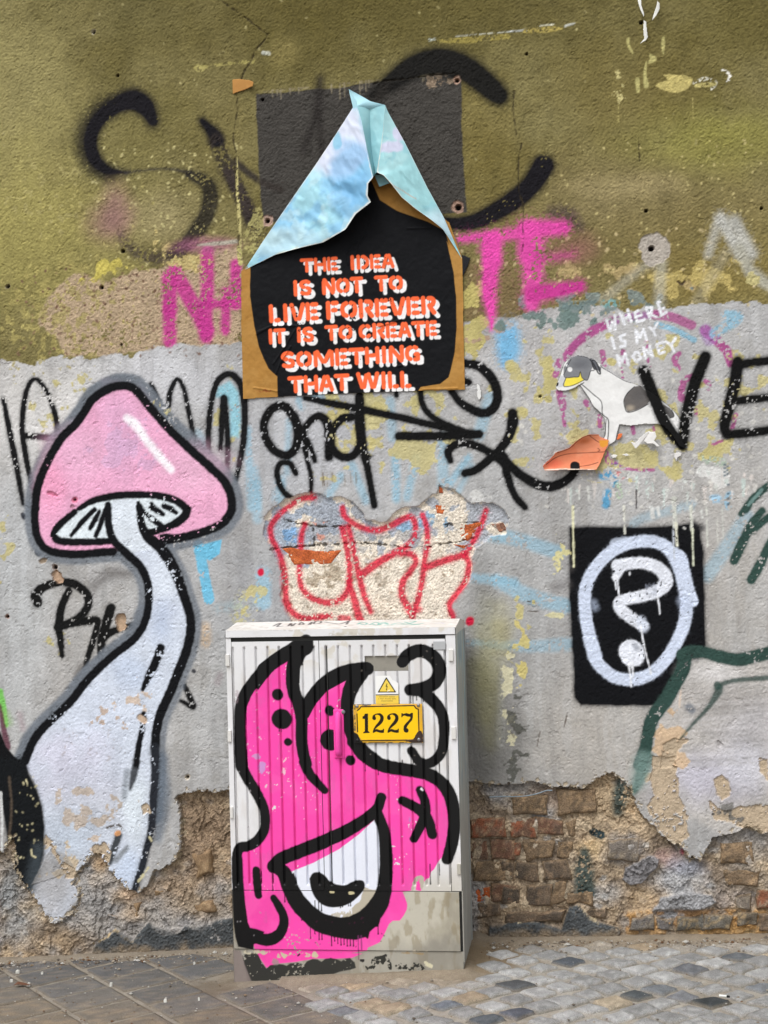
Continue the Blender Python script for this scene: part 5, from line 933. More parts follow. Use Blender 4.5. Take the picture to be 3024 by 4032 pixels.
cs_('k', [(805, 500), (845, 610), (862, 750), (862, 880), (845, 1010), (800, 1120), (730, 1200), (620, 1245), (500, 1235), (390, 1185), (300, 1105), (235, 1000), (200, 900), (160, 860)], [34, 38, 42, 44, 46, 52, 56, 62, 62, 56, 52, 48, 48, 44])
for p, r in [((642, 925), 58), ((688, 1190), 104), ((755, 1440), 40), ((1210, 1100), 52), ((1220, 1420), 108), ((1435, 1640), 50)]: cs_('m', [p, (p[0]+4, p[1]+4)], r)
cs_('p', [(412, 75), (418, 200), (435, 345)], [42, 44, 42])
cs_('k', [(1095, 340), (1105, 352)], 7, (230, 226, 230), spray=0, jit=2); cs_('k', [(1105, 400), (1115, 470)], 5, (90, 60, 80), spray=0, chip=.5)
PL(FC, 'm', [(560, 505), (700, 410), (830, 350), (930, 290), (1000, 300), (1022, 360), (925, 490), (890, 640), (885, 800), (745, 800), (738, 640), (762, 522), (640, 620), (520, 760), (430, 880), (330, 790), (440, 600)], (9, 9, 11), soft=1.6)
PL(FC, 'm', [(920, 1000), (1060, 815), (1200, 700), (1400, 612), (1600, 582), (1670, 640), (1580, 760), (1505, 870), (1470, 1000), (1470, 1100), (1330, 1100), (1340, 950), (1402, 768), (1180, 890), (1060, 1030), (980, 1180), (930, 1180)], (9, 9, 11), soft=1.6)
pkm = ((FC.col[..., 0] > .5) & (FC.col[..., 1] < .2)).astype(np.float32); FC.blend(cf, pkm*sm(.5, .7, FC.nz_(.10, 4, 101))*.35, (228, 70, 158)); FC.blend(cf, pkm*sm(.5, .7, FC.nz_(.07, 4, 103))*.3, (252, 104, 184)); FC.blend(cf, pkm*sm(.58, .7, FC.nz_(.03, 4, 105, 3.0))*.3, (206, 96, 160))
ob = K('p', (690, 180), (720, 300), (760, 430), (830, 530), (905, 605), (980, 680), (1050, 735), (1130, 765), (1250, 798), (1400, 826), (1500, 832), (1600, 800))+K('q', (300, 735), (320, 655), (380, 605), (412, 600), (440, 505), (470, 470), (525, 370), (560, 220), (570, 0), (425, 0), (410, 150), (380, 232), (330, 305), (270, 380), (200, 440), (100, 488), (20, 500))+K('p', (1300, 585), (1150, 550), (1040, 470), (930, 350), (860, 230), (820, 100))
poly(FC, ob, (9, 9, 11), soft=1.6, spray=2, edge=.001, escale=.01)
# drips
rng = np.random.default_rng(9)
for key, xs, y0, lo, hi in [('p', range(1230, 1480, 34), 790, 40, 130), ('p', [905], 590, 40, 70), ('p', [1000], 680, 140, 160), ('p', [1048], 730, 40, 50), ('p', [1095, 1126], 750, 90, 120), ('p', [1050, 1090, 1120], 420, 60, 120), ('k', [725, 810, 885, 968, 1040, 1130, 1210], 170, 50, 110), ('k', [120, 45, 200, 232], 900, 60, 120), ('n', [765, 790, 830, 900], 950, 40, 110), ('n', [230, 248], 780, 10, 40),
                            ('m', [905, 918], 470, 60, 170), ('m', [660, 682], 1270, 60, 160), ('k', [1150, 1210], 850, 60, 130), ('q', [30, 70, 110, 410], 590, 40, 120), ('p', [720], 300, 130, 160), ('q', range(0, 130, 22), 330, 20, 80), ('k', [1048], 640, 30, 60)]:
    for x_ in xs:
        s_ = CR[key][2]; yy = y0-14
        drip(FC, K(key, (x_, yy))[0], rng.uniform(lo, hi)/s_, 2.2, (9, 9, 11))
cs_('q', [(195, 700), (198, 960)], 7, (120, 50, 100), a=.7, spray=0); cs_('q', [(228, 700), (232, 850)], 9, (110, 50, 100), a=.7, spray=0)
specks(FC, tuple(K('k', (380, 1180))[0])+tuple(K('k', (850, 1380))[0]), 26, 1.8, (60, 20, 44), seed=71); specks(FC, tuple(K('m', (180, 800))[0])+tuple(K('p', (500, 900))[0]), 22, 2.0, (160, 156, 160), seed=72, a=.8)
specks(FC, tuple(K('n', (100, 300))[0])+tuple(K('n', (1150, 1659))[0]), 22, 1.6, (160, 150, 140), seed=73, a=.6)
cs_('m', [(200, 900), (190, 1000)], 22, (160, 138, 148), a=.5, soft=5, spray=0, chip=.3); cs_('m', [(560, 470), (540, 400)], 10, (190, 176, 140), a=.5, spray=0, soft=4)
# plinth: black loops, bare spots
PL(FC, 'p', [(255, 1010), (300, 985), (400, 975), (430, 1000), (470, 1080), (520, 1145), (560, 1110), (640, 1095), (700, 1100), (740, 1118), (780, 1090), (850, 1080), (900, 1095), (930, 1112), (960, 1070), (1020, 1040), (1080, 1045), (1120, 1072), (1160, 1040), (1220, 1030), (1290, 1050), (1335, 1072), (1370, 1045), (1430, 1035), (1480, 1080), (1495, 1140), (1430, 1160), (1300, 1190), (1100, 1260), (1000, 1400), (420, 1400), (330, 1330), (290, 1180)], (50, 50, 47), soft=2, edge=.002, chip=.05)
cs_('q', [(290, 1040), (360, 1010), (400, 980), (450, 960), (480, 950), (520, 1000), (545, 1060)], [14, 40, 34, 40, 30, 26, 16], (46, 46, 42), spray=0, chip=.25, jit=5); cs_('q', [(610, 1030), (680, 1050), (760, 1070), (790, 1010), (850, 1040), (900, 1060)], [22, 30, 36, 34, 30, 20], (46, 46, 42), spray=0, chip=.3, jit=5)
cs_('q', [(215, 970), (245, 970)], 14, (40, 38, 38), spray=0, jit=3); cs_('q', [(490, 915), (500, 925)], 12, (40, 38, 38), spray=0, jit=3); cs_('q', [(935, 1000), (975, 1030)], 20, (206, 200, 172), spray=0, chip=.2, jit=4)
PL(FC, 'p', [(160, 945), (240, 950), (280, 1100), (340, 1250), (380, 1340), (160, 1400)], (132, 120, 116), soft=4, a=.9); cs_('p', [(230, 965), (330, 975), (420, 970), (560, 975)], [16, 24, 18, 12], (198, 190, 166), spray=0, jit=4, chip=.2)
for p, r in [((700, 1000), 20), ((890, 970), 20), ((960, 1000), 22), ((1050, 995), 28), ((780, 985), 12), ((655, 1015), 10)]: cs_('p', [p, (p[0]+10, p[1]+4)], r, (200, 190, 160), spray=0, jit=4, chip=.15)
cs_('p', [(865, 1002), (885, 990)], 9, (40, 30, 36), spray=0, jit=2); cs_('p', [(1225, 312), (1255, 316)], 10, (200, 190, 150), spray=0, jit=2); cs_('p', [(1430, 325), (1470, 315)], 10, (200, 190, 150), spray=0, jit=2)
cs_('p', [(610, 1070), (640, 1080)], 26, (150, 142, 136), spray=0, soft=4, a=.8, jit=3); cs_('q', [(780, 868), (940, 868)], 6, (206, 196, 176), spray=0, chip=.3, jit=2); cs_('q', [(600, 885), (900, 897)], 7, (160, 134, 90), spray=0, chip=.4, jit=2, a=.7)
# dirt under the lid and on the left post
cs_('m', [(1220, 270), (1400, 262), (1600, 265)], 10, (190, 184, 172), spray=0, chip=.35, a=.7, jit=3, soft=4); cs_('m', [(100, 230), (500, 215), (900, 235)], 8, (186, 180, 172), spray=0, chip=.45, a=.6, soft=4)
FC.col[:] *= 1
# relief: ribs, gaps
seam = uncab(1256, 2600)[0]; dl = uncab(912, 2600)[0]; dr = uncab(1753, 2600)[0]; ztop = fz(1256, 2523); GAP = .0025
ribs = [dl+.004+k*.0411 for k in range(0, 9)]+[seam+.0265+k*.0411 for k in range(0, 11)]
zr1 = fz(1256, 2545); zr0 = fz(1256, 3483)
for xr_ in ribs:
    if not (dl < xr_ < dr) or abs(xr_-seam) < .006: continue
    dpt = sm(.0042, .0018, np.abs(FC.X-xr_-.0003))*sm(zr0-.004, zr0+.004, FC.Z)*sm(zr1+.004, zr1-.004, FC.Z); FC.H -= dpt*.0085; FC.col[:] = FC.col*(1-dpt*.22*(.4+FC.nz_(.03, 3, 120)))[..., None]
FC.H -= .0004+(FC.nz_(.2, 3, 55)-.5)*.0008
vent = (uncab(*K('n', (262, 678))[0]), uncab(*K('n', (735, 502))[0])); vm = (FC.X > vent[0][0]) & (FC.X < vent[1][0]) & (FC.Z > vent[0][1]) & (FC.Z < vent[1][1])
X_, Z_ = FC.X, FC.Z
m_lid = Z_ > ZT
m_dl = (Z_ > ZD+.0015) & (Z_ < ztop) & (X_ > dl) & (X_ < seam-.0015); m_dr = (Z_ > ZD+.0015) & (Z_ < ztop) & (X_ > seam+.0012) & (X_ < dr) & ~vm
m_low = (Z_ < ZD-.0012) & (Z_ > ZP+.0012) & (X_ > XL+.002) & (X_ < XR-.010); m_pl = Z_ < ZP-.0012
m_fr = (Z_ <= ZT-.001) & (Z_ > ZD+.0015) & ((X_ < dl-GAP) | (X_ > dr+GAP))
grid_object('door', FC, m_dl, M_METAL, cab, smooth=True); d_r = grid_object('door', FC, m_dr, M_METAL, cab, smooth=True)
FC.H -= .002; grid_object('frame_post', FC, m_fr & (X_ < 0), M_METAL, cab); grid_object('frame_post', FC, m_fr & (X_ > 0), M_METAL, cab); FC.H += .002
grid_object('lower_panel', FC, m_low, M_METAL, cab); FC.H -= .004; grid_object('plinth', FC, m_pl, M_METAL, cab); FC.H += .004
# recessed name field, closed body behind the doors
vc = FC.col.copy(); FC2 = FC; keepc = FC.col[vm].copy()
gmask = (FC.col.sum(2) > .5) & vm; FC.col[gmask] = lin((146, 142, 132)); FC.blend(cf, (vm & gmask)*sm(.45, .6, FC.nz_(.03, 3, 91))*.3, (126, 122, 114)); hv_ = FC.H.copy(); FC.H[vm] = -.0065
vo = grid_object('name_field', FC, vm, M_METAL, cab); FC.H[:] = hv_; vo['label'] = 'grey recessed name field high on the right door'
box('body', (XL+.004, XR-.003, YF+.012, -.045, -.10, ZT-.002), M_METAL, cab, cols=(60, 60, 58))
# right side wall with faint paint runs
SC = Canvas(YF+.003, -.042, -.08, ZT-.001, .004, base=(172, 174, 170)); scf = (slice(0, SC.nz), slice(0, SC.nx))
SC.blend(scf, sm(.5, .62, SC.nz_(.05, 4, 5, 4.0))*.5, (196, 198, 194)); SC.blend(scf, sm(.5, .66, SC.nz_(.03, 4, 9, 5.0))*sm(.5, .9, SC.Z)*.6, (168, 200, 206)); SC.blend(scf, sm(.56, .6, SC.nz_(.02, 3, 12, 6.0))*sm(.6, .7, SC.Z)*.5, (110, 140, 170)); SC.blend(scf, sm(.5, .1, SC.Z)*.4, (150, 152, 150))
def side(name, x, flip):
    base = np.arange(SC.nx*SC.nz).reshape(SC.nz, SC.nx); q = np.stack([base[:-1, :-1], base[:-1, 1:], base[1:, 1:], base[1:, :-1]], -1).reshape(-1, 4)
    if flip: q = q[:, ::-1]
    mesh_np(name, np.stack([np.full(SC.X.size, x), SC.X.ravel(), SC.Z.ravel()], 1), q, np.concatenate([SC.col.reshape(-1, 3), np.ones((SC.X.size, 1))], 1), mat=M_METAL, parent=cab)
side('side_panel', XR, False); side('side_panel', XL, True)
box('side_trim', (XR-.002, XR+.0035, -.052, -.040, -.06, ZT-.004), M_METAL, cab, .001, (150, 152, 150)); box('side_trim', (XR-.0005, XR+.004, YF+.004, YF+.016, ZD-.24, ZD), M_METAL, cab, .001, (158, 156, 148))
# lid: gabled slab
LC = Canvas(XL-.002, XR+.002, 0, .40, .004, base=(224, 222, 218)); lcf = (slice(0, LC.nz), slice(0, LC.nx))
LC.blend(lcf, sm(.5, .65, LC.nz_(.06, 4, 5))*.5, (204, 200, 192)); LC.blend(lcf, sm(.56, .7, LC.nz_(.02, 4, 7))*.4, (180, 172, 162))
ltop = uncab(887, 2485)[1]; RIDGE = ltop+.019
def lidp(px, py):   # point of the front half of the top
    d = ray(px, py); n = np.array([0, -(RIDGE-ltop)/.185, 1.0]); p0 = np.array([0, YF, ltop]); t = ((p0-CAM)@n)/(d@n); P = CAM+d*t; return P[0], P[1]-YF
LC.un = lidp; LC.pm = .0008
for pts in [[(600, 180), (640, 160), (680, 150), (640, 185), (700, 180)], [(760, 180), (790, 150), (800, 180), (840, 150)], [(900, 140), (880, 165), (930, 160), (910, 140)], [(980, 165), (1020, 135), (1000, 165)], [(1060, 125), (1040, 155), (1100, 150), (1120, 130), (1070, 128)], [(1150, 135), (1250, 150), (1330, 155), (1440, 118)]]: stroke(LC, K('m', *pts), 4.5, (40, 40, 44), soft=.5, jit=.2, spray=0)
stroke(LC, K('m', (1420, 125), (1395, 160)), 5, (44, 44, 48), soft=.5, jit=.2); stroke(LC, K('m', (1385, 182), (1380, 186)), 5, (44, 44, 48), soft=.5, jit=.2)
for pts in [[(190, 160), (230, 140), (290, 150), (260, 165), (200, 150)], [(320, 165), (380, 140), (420, 150), (400, 170), (340, 155)], [(430, 165), (460, 150), (520, 160), (480, 140), (440, 145)], [(560, 160), (640, 145), (720, 155), (820, 130), (760, 125)], [(700, 135), (800, 160), (900, 150)], [(480, 170), (700, 165), (860, 165)]]: stroke(LC, K('n', *pts), 4.5, (84, 170, 158), soft=.8, jit=.2, a=.9)
stroke(LC, K('n', (1040, 150), (1090, 145), (1130, 150)), 2.5, (170, 170, 210), soft=.8, a=.7)
hz = np.where(LC.Z < .185, ltop+(RIDGE-ltop)*LC.Z/.185, RIDGE-(RIDGE-ltop)*(LC.Z-.185)/.185); LYB = YF+.37
base = np.arange(LC.X.size).reshape(LC.X.shape); msk = LC.Z[:-1, :-1] < .366; q = np.stack([base[:-1, :-1], base[:-1, 1:], base[1:, 1:], base[1:, :-1]], -1)[msk].reshape(-1, 4)
lid = mesh_np('lid', np.stack([LC.X.ravel(), YF-.001+LC.Z.ravel(), hz.ravel()], 1), q, np.concatenate([LC.col.reshape(-1, 3), np.ones((LC.X.size, 1))], 1), mat=M_METAL, parent=cab, smooth=True)
FC.H += .0015; lo_ = grid_object('front_edge', FC, m_lid & (Z_ < ltop), M_METAL, cab); FC.H -= .0015; lo_.parent = lid; lo_.matrix_parent_inverse = Matrix.Translation((0, 0, 0))
for m_ in (lid,):
    pass
co = []; 
for x in (XL-.002, XR+.002): co += [(x, YF, ZT), (x, LYB, ZT), (x, LYB, ltop), (x, YF+.184, RIDGE-.0005), (x, YF, ltop)]
le = mesh_np('end_cap', co, [(0, 5, 6, 1), (1, 6, 7, 2)], np.tile(np.append(lin((206, 204, 200)), 1), (10, 1)), tris=[(0, 1, 3), (1, 2, 3), (0, 3, 4), (5, 8, 6), (6, 8, 7), (5, 9, 8)], mat=M_METAL, parent=cab); le.parent = lid
lo_.location = (0, 0, 0); lid.location = (0, 0, 0)
# hinges, handle, plates
for (ka, a, kb, b) in [('n', (1182, 560), 'n', (1228, 432)), ('n', (1212, 1410), 'n', (1258, 1278)), ('m', (80, 615), 'm', (120, 490)), ('m', (104, 1440), 'm', (140, 1315)), ('o', (130, 612), 'o', (158, 488)), ('k', (1328, 900), 'k', (1350, 832))]:
    pa, pb = uncab(*K(ka, a)[0]), uncab(*K(kb, b)[0]); box('hinge', (pa[0], pb[0], YF-.0045, YF+.004, pa[1], pb[1]), M_METAL, cab, .0012, (216, 214, 210) if ka != 'k' else (176, 172, 160))
ha, hb = uncab(*K('m', (1272, 1600))[0]), uncab(*K('m', (1348, 1105))[0])
def handle_mesh():
    V = []; Q = []; n = 10; cx = (ha[0]+hb[0])/2; w = (hb[0]-ha[0])/2*.85
    zs = [(ha[1]+.003, .6, .012), (ha[1]+.006, .95, .021), (ha[1]+.02, 1, .024), ((ha[1]+hb[1])/2, .95, .024), (hb[1]-.03, 1, .020), (hb[1]-.012, .95, .014), (hb[1]-.004, .6, .010), (hb[1], .15, .006)]
    for z, s_, d_ in zs:
        for k in range(n):
            a = math.pi*k/(n-1); V.append((cx-math.cos(a)*w*s_, YF-.002-math.sin(a)**.6*d_, z+(0.001*math.sin(a)))) 
    for i in range(len(zs)-1):
        for k in range(n-1): Q.append((i*n+k, i*n+k+1, (i+1)*n+k+1, (i+1)*n+k))
    return V, Q, [tuple(range(n))]
hv, hq, hcap = handle_mesh(); tr_ = [(0, k+1, k) for k in range(1, 9)]
hbp = box('handle_plate', (ha[0]-.003, hb[0]+.005, YF-.004, YF+.002, ha[1]-.006, hb[1]+.006), M_METAL, cab, .003, (246, 72, 168))
hd = mesh_np('handle', hv, hq, np.tile(np.append(lin((242, 76, 170)), 1), (len(hv), 1)), tris=tr_, mat=M_METAL, parent=cab, smooth=True)
def disc(name, c, r, depth, mat, parent, col=None, n=16, axis=(0, -1, 0)):
    V = [(c[0], c[1]-depth, c[2])]; Q = []; T = []
    for rr, dd in ((r*.7, depth*.9), (r, depth*.45), (r, 0)):
        for k in range(n): a = 2*math.pi*k/n; V.append((c[0]+rr*math.cos(a), c[1]-dd, c[2]+rr*math.sin(a)))
    for k in range(n): T.append((0, 1+k, 1+(k+1) % n))
    for i in (0, 1):
        for k in range(n): Q.append((1+i*n+k, 1+(i+1)*n+k, 1+(i+1)*n+(k+1) % n, 1+i*n+(k+1) % n))
    return mesh_np(name, V, Q, np.tile(np.append(lin(col or (150, 150, 150)), 1), (len(V), 1)), tris=T, mat=mat, parent=parent, smooth=True)
kx, kz = uncab(*K('m', (1362, 1115))[0]); disc('lock_cap', (kx, YF-.002, kz), .007, .008, M_METAL, cab, (120, 122, 124))
pa, pb = uncab(*K('n', (1020, 500))[0]), uncab(*K('n', (1145, 345))[0]); box('cover_plate', (pa[0]-.001, pb[0], YF-.003, YF-.0008, pa[1]+.02, pb[1]), M_METAL, cab, .0006, (176, 178, 180))
# number plate
PC = Canvas(0, 1, 0, 1, 1)
p0, p1 = uncab(*K('r', (118, 1545))[0]), uncab(*K('r', (1382, 812))[0])
YPL = YF-.006
unp = lambda px, py: unwall(px, py, YPL)
p0, p1 = unp(*K('r', (118, 1545))[0]), unp(*K('r', (1382, 812))[0])
PC = Canvas(p0[0], p1[0], p0[1], p1[1], .0009, y=YPL, base=(232, 178, 42), un=unp)
pcf = (slice(0, PC.nz), slice(0, PC.nx)); PC.blend(pcf, sm(.5, .6, PC.nz_(.03, 4, 3))*.5, (206, 160, 70))
def ps(pts, r, col=(26, 18, 14), **kw):
    d = dict(soft=1, jit=.12, spray=0); d.update(kw); ST(PC, 'r', pts, r, col, **d)
PL(PC, 'r', [(250, 880), (1230, 855), (1262, 905), (1300, 925), (1310, 1420), (1270, 1440), (1245, 1465), (270, 1480), (235, 1440), (190, 1420), (175, 945), (225, 925)], (250, 200, 8), soft=1)
for pts in [[(245, 865), (1235, 843)], [(1235, 843), (1265, 890), (1315, 915)], [(1315, 915), (1328, 1350)], [(170, 1000), (182, 1330)], [(180, 935), (215, 905), (240, 872)], [(250, 1500), (1100, 1490)], [(1300, 1430), (1270, 1460)]]: ps(pts, 11, curve=False)
ps([(1280, 1470), (1340, 1350), (1375, 1400)], [50, 30, 34], (62, 46, 40), jit=2); ps([(1110, 1500), (1250, 1510), (1380, 1500)], [22, 34, 34], (62, 46, 40), jit=1.6); ps([(1330, 1440), (1350, 1500)], 50, (66, 50, 44), jit=1)
ps([(118, 830), (300, 826), (420, 832)], [16, 18, 8], (92, 80, 62), jit=1.5, chip=.2); ps([(640, 822), (740, 822)], 6, (60, 44, 30), jit=1.5); ps([(130, 840), (130, 1300)], 14, (110, 92, 60), chip=.35, jit=1); ps([(1260, 830), (1360, 815)], 10, (210, 150, 70), chip=.2); ps([(190, 1540), (1380, 1530)], 7, (70, 54, 30), chip=.3)
PL(PC, 'r', [(100, 1330), (185, 1380), (235, 1480), (300, 1560), (100, 1560)], (22, 22, 24), soft=1.5)
# numerals 1 2 2 7
PL(PC, 'r', [(318, 995), (376, 992), (378, 1315), (402, 1335), (408, 1355), (286, 1362), (288, 1340), (316, 1322), (314, 1095), (275, 1090), (272, 1048), (300, 1035)], (26, 18, 14), soft=.8)
for ox, oy in ((0, 0), (276, -2)):
    ps([(490+ox, 1075+oy), (486+ox, 1050+oy), (500+ox, 1020+oy), (545+ox, 1003+oy), (600+ox, 1012+oy), (634+ox, 1055+oy), (630+ox, 1115+oy), (590+ox, 1175+oy), (530+ox, 1235+oy), (490+ox, 1290+oy), (478+ox, 1335+oy)], [34, 26, 12, 12, 24, 32, 34, 30, 22, 14, 12])
    ps([(488+ox, 1080+oy), (492+ox, 1084+oy)], 32); PL(PC, 'r', [(465+ox, 1360+oy), (466+ox, 1312+oy), (500+ox, 1292+oy), (540+ox, 1280+oy), (600+ox, 1302+oy), (650+ox, 1296+oy), (655+ox, 1278+oy), (676+ox, 1276+oy), (674+ox, 1350+oy), (640+ox, 1356+oy), (590+ox, 1350+oy), (530+ox, 1330+oy), (498+ox, 1345+oy)], (26, 18, 14), soft=.8)
PL(PC, 'r', [(998, 985), (1018, 984), (1030, 1000), (1090, 982), (1150, 1000), (1185, 978), (1215, 980), (1214, 1060), (1200, 1115), (1150, 1170), (1110, 1225), (1095, 1265), (1085, 1345), (1050, 1335), (1036, 1290), (1045, 1220), (1085, 1170), (1130, 1125), (1165, 1080), (1165, 1055), (1110, 1050), (1060, 1030), (1025, 1040), (1015, 1062), (998, 1060)], (26, 18, 14), soft=.8, curve=False); ps([(1088, 1305), (1092, 1308)], 42); 
PC.H[:] = 0; PC.H += .0012*sm(.0, .006, np.minimum(np.minimum(PC.X-PC.x[0], PC.x[-1]-PC.X), np.minimum(PC.Z-PC.z[0], PC.z[-1]-PC.Z)))
npl = grid_object('number_plate', PC, None, M_ENAMEL, cab, smooth=True); npl['label'] = 'yellow enamel plate with black number 1227'
bb = box('backing_plate', (PC.x[0]+.0005, PC.x[-1]-.0005, YPL+.0001, YF+.001, PC.z[0]+.0005, PC.z[-1]-.0005), M_ENAMEL, cab, cols=(90, 74, 40)); 
for p in ((172, 858), (1315, 838), (1325, 1478), (180, 1490)):
    sx, sz = unp(*K('r', p)[0]); disc('screw', (sx, YPL-.001, sz), .0058, .003, M_SCREW if p[1] != 1490 else M_METAL, cab, (30, 30, 32))
# warning sticker
YST = YF-.0012; uns = lambda px, py: unwall(px, py, YST)
s0, s1 = uns(*K('r', (522, 815))[0]), uns(*K('r', (935, 285))[0])
SK = Canvas(s0[0], s1[0], s0[1], s1[1], .0008, y=YST, base=(238, 238, 236), un=uns)
PL(SK, 'r', [(500, 655), (960, 655), (960, 830), (500, 830)], (240, 206, 84), soft=.8)
ST(SK, 'r', [(500, 646), (960, 640)], 9, (40, 36, 28), soft=.6, curve=False, jit=0); PL(SK, 'r', [(716, 330), (885, 588), (570, 592)], (238, 208, 88), soft=.8)
for a, b in (((716, 330), (885, 588)), ((885, 590), (570, 592)), ((570, 592), (716, 330))): ST(SK, 'r', [a, b], 10, (26, 20, 18), soft=.6, curve=False, jit=.1)
PL(SK, 'r', [(725, 430), (735, 432), (725, 478), (742, 482), (728, 540), (738, 545), (718, 565), (708, 535), (718, 538), (722, 495), (702, 490)], (30, 22, 20), soft=.6)
ST(SK, 'r', [(735, 580), (775, 560)], 9, (240, 236, 226), jit=1, soft=.6)
rr_ = random.Random(3)
for yy, x0, x1 in ((680, 585, 875), (718, 570, 890), (758, 620, 835)):
    x = x0
    while x < x1:
        if rr_.random() > .12: ST(SK, 'r', [(x, yy+8), (x+rr_.uniform(0, 5), yy-8)], 2.2, (120, 100, 50), soft=.5, curve=False, jit=0); ST(SK, 'r', [(x, yy+rr_.choice((-7, 0, 7))), (x+9, yy+rr_.choice((-7, 0, 7)))], 2, (120, 100, 50), soft=.5, curve=False, jit=0)
        x += 15
mk_ = np.ones(SK.X.shape, bool); tp = [uns(*p) for p in K('r', (770, 270), (800, 320), (830, 370), (880, 385), (935, 430), (960, 430), (960, 260))]
D_, sl_ = SK.field_poly(tp, .01); mk_[sl_] &= D_ > 0
so = grid_object('warning_sticker', SK, mk_, M_PAPER, cab); so['label'] = 'white and yellow high voltage warning sticker with a torn corner'

# ------------------------------------------------------------------ torn poster
def cut(cv, pts_px, edge=0.0, sc=.02):
    D, sl = cv.field_poly([cv.un(*p) for p in pts_px], .03); m = np.zeros(cv.X.shape, bool)
    if edge: D = D+(cv.nz_(sc, 3, 44)[sl]-.5)*2*edge
    m[sl] = D < 0; return m
YP = -.0065
unq = lambda px, py: unwall(px, py, YP)
q0, q1 = unq(930, 1600), unq(1860, 640)
PO = Canvas(q0[0], q1[0], q0[1], q1[1], .0021, y=YP, base=(172, 126, 62), un=unq)
pf = (slice(0, PO.nz), slice(0, PO.nx)); PO.blend(pf, sm(.5, .64, PO.nz_(.06, 4, 2))*.4, (186, 142, 78)); PO.blend(pf, sm(.6, .7, PO.nz_(.02, 4, 5))*.25, (140, 100, 46))
blk = K('t', (142, 1240), (140, 1430))+K('u', (5, 700), (40, 860), (80, 960), (120, 1040), (190, 1105), (192, 1290), (900, 1260), (1340, 1225), (1362, 1190), (1420, 1180), (1520, 1165), (1590, 1110), (1610, 1040), (1640, 900), (1655, 700), (1650, 450), (1630, 250), (1600, 120), (1575, 0))+K('t', (1440, 1100), (1415, 1010), (1300, 950), (1100, 880), (990, 810), (930, 680), (700, 760), (400, 1000))
poly(PO, blk, (13, 14, 18), soft=1.2, edge=.0012, escale=.03)
ptsb = PO.nz_(.10, 4, 66)
# folds pressed into the paper
for key, pts in [('u', [(590, 30), (560, 0)]), ('u', [(770, 190), (750, 110), (790, 40), (850, 0)]), ('u', [(30, 740), (150, 690), (350, 690)]), ('u', [(160, 1000), (240, 880), (350, 700)]), ('t', [(1170, 995), (1320, 990)]), ('t', [(830, 1170), (850, 1090), (900, 1030)]), ('u', [(20, 760), (100, 720)]), ('u', [(180, 1080), (220, 980), (300, 860)]), ('u', [(0, 1195), (190, 1225)]), ('u', [(1380, 1210), (1659, 1200)]), ('u', [(1000, 700), (1200, 640)]), ('u', [(1180, 1020), (1230, 1010)])]:
    ST(PO, key, pts, 4, (13, 14, 18) if key != 'z' else 0, a=0.0, H=0)
    f_ = PO.field_stroke([np.array(PO.un(*p)) for p in K(key, *pts)], [0.0]*len(pts), .02)
    if f_: PO.H[f_[1]] += .0030*np.exp(-(np.clip(f_[0], 0, 1)/.0035)**2)
PO.H += (ptsb-.5)*.006+(PO.nz_(.018, 3, 67)-.5)*.0022
# stencil lettering: white layer low right, orange layer on top
FONT = {'T': [[(0, .1), (1, .1)], [(.5, .26), (.5, 1)]], 'H': [[(.12, 0), (.12, 1)], [(.88, 0), (.88, 1)], [(.3, .5), (.72, .5)]], 'E': [[(.14, 0), (.14, 1)], [(.42, .1), (.95, .1)], [(.42, .5), (.85, .5)], [(.42, .9), (.95, .9)]],
        'I': [[(.5, 0), (.5, 1)]], 'D': [[(.14, 0), (.14, 1)], [(.42, .1), (.62, .12), (.86, .35), (.86, .65), (.62, .88), (.42, .9)]], 'A': [[(.42, .04), (.08, 1)], [(.58, .04), (.92, 1)], [(.38, .68), (.62, .68)]],
        'S': [[(.9, .2), (.6, .1), (.25, .14), (.12, .3), (.3, .45), (.42, .47)], [(.58, .5), (.8, .58), (.88, .74), (.7, .9), (.4, .9), (.08, .8)]], 'N': [[(.12, .14), (.12, 1)], [(.12, .02), (.88, .98)], [(.88, 0), (.88, .84)]],
        'O': [[(.42, .1), (.18, .25), (.12, .5), (.18, .75), (.42, .9)], [(.58, .1), (.82, .25), (.88, .5), (.82, .75), (.58, .9)]], 'L': [[(.16, 0), (.16, 1)], [(.46, .9), (.9, .9)]], 'V': [[(.08, 0), (.42, .96)], [(.92, 0), (.58, .96)]],
        'F': [[(.16, 0), (.16, 1)], [(.44, .1), (.95, .1)], [(.44, .5), (.85, .5)]], 'R': [[(.14, 0), (.14, 1)], [(.42, .1), (.75, .14), (.86, .3), (.72, .5), (.44, .54)], [(.55, .58), (.92, 1)]], 'C': [[(.44, .1), (.18, .25), (.12, .5), (.18, .75), (.44, .9)], [(.6, .1), (.88, .24)], [(.6, .9), (.88, .76)]],
        'M': [[(.1, .1), (.1, 1)], [(.16, .05), (.48, .8)], [(.84, .05), (.52, .8)], [(.9, .1), (.9, 1)]], 'G': [[(.44, .1), (.18, .25), (.12, .5), (.18, .75), (.44, .9)], [(.6, .1), (.88, .22)], [(.6, .9), (.88, .88)], [(.66, .58), (.9, .58), (.9, .95)]],
        'W': [[(.05, 0), (.24, .96)], [(.44, .1), (.30, .96)], [(.52, .04), (.70, .96)], [(.95, 0), (.76, .96)]]}
ADV = {'I': .42, 'O': 1.02, 'M': 1.3, 'W': 1.45, 'E': .78, 'L': .72, 'F': .74, 'T': .92, 'S': .82, 'N': .95, 'V': .92, 'D': .9}
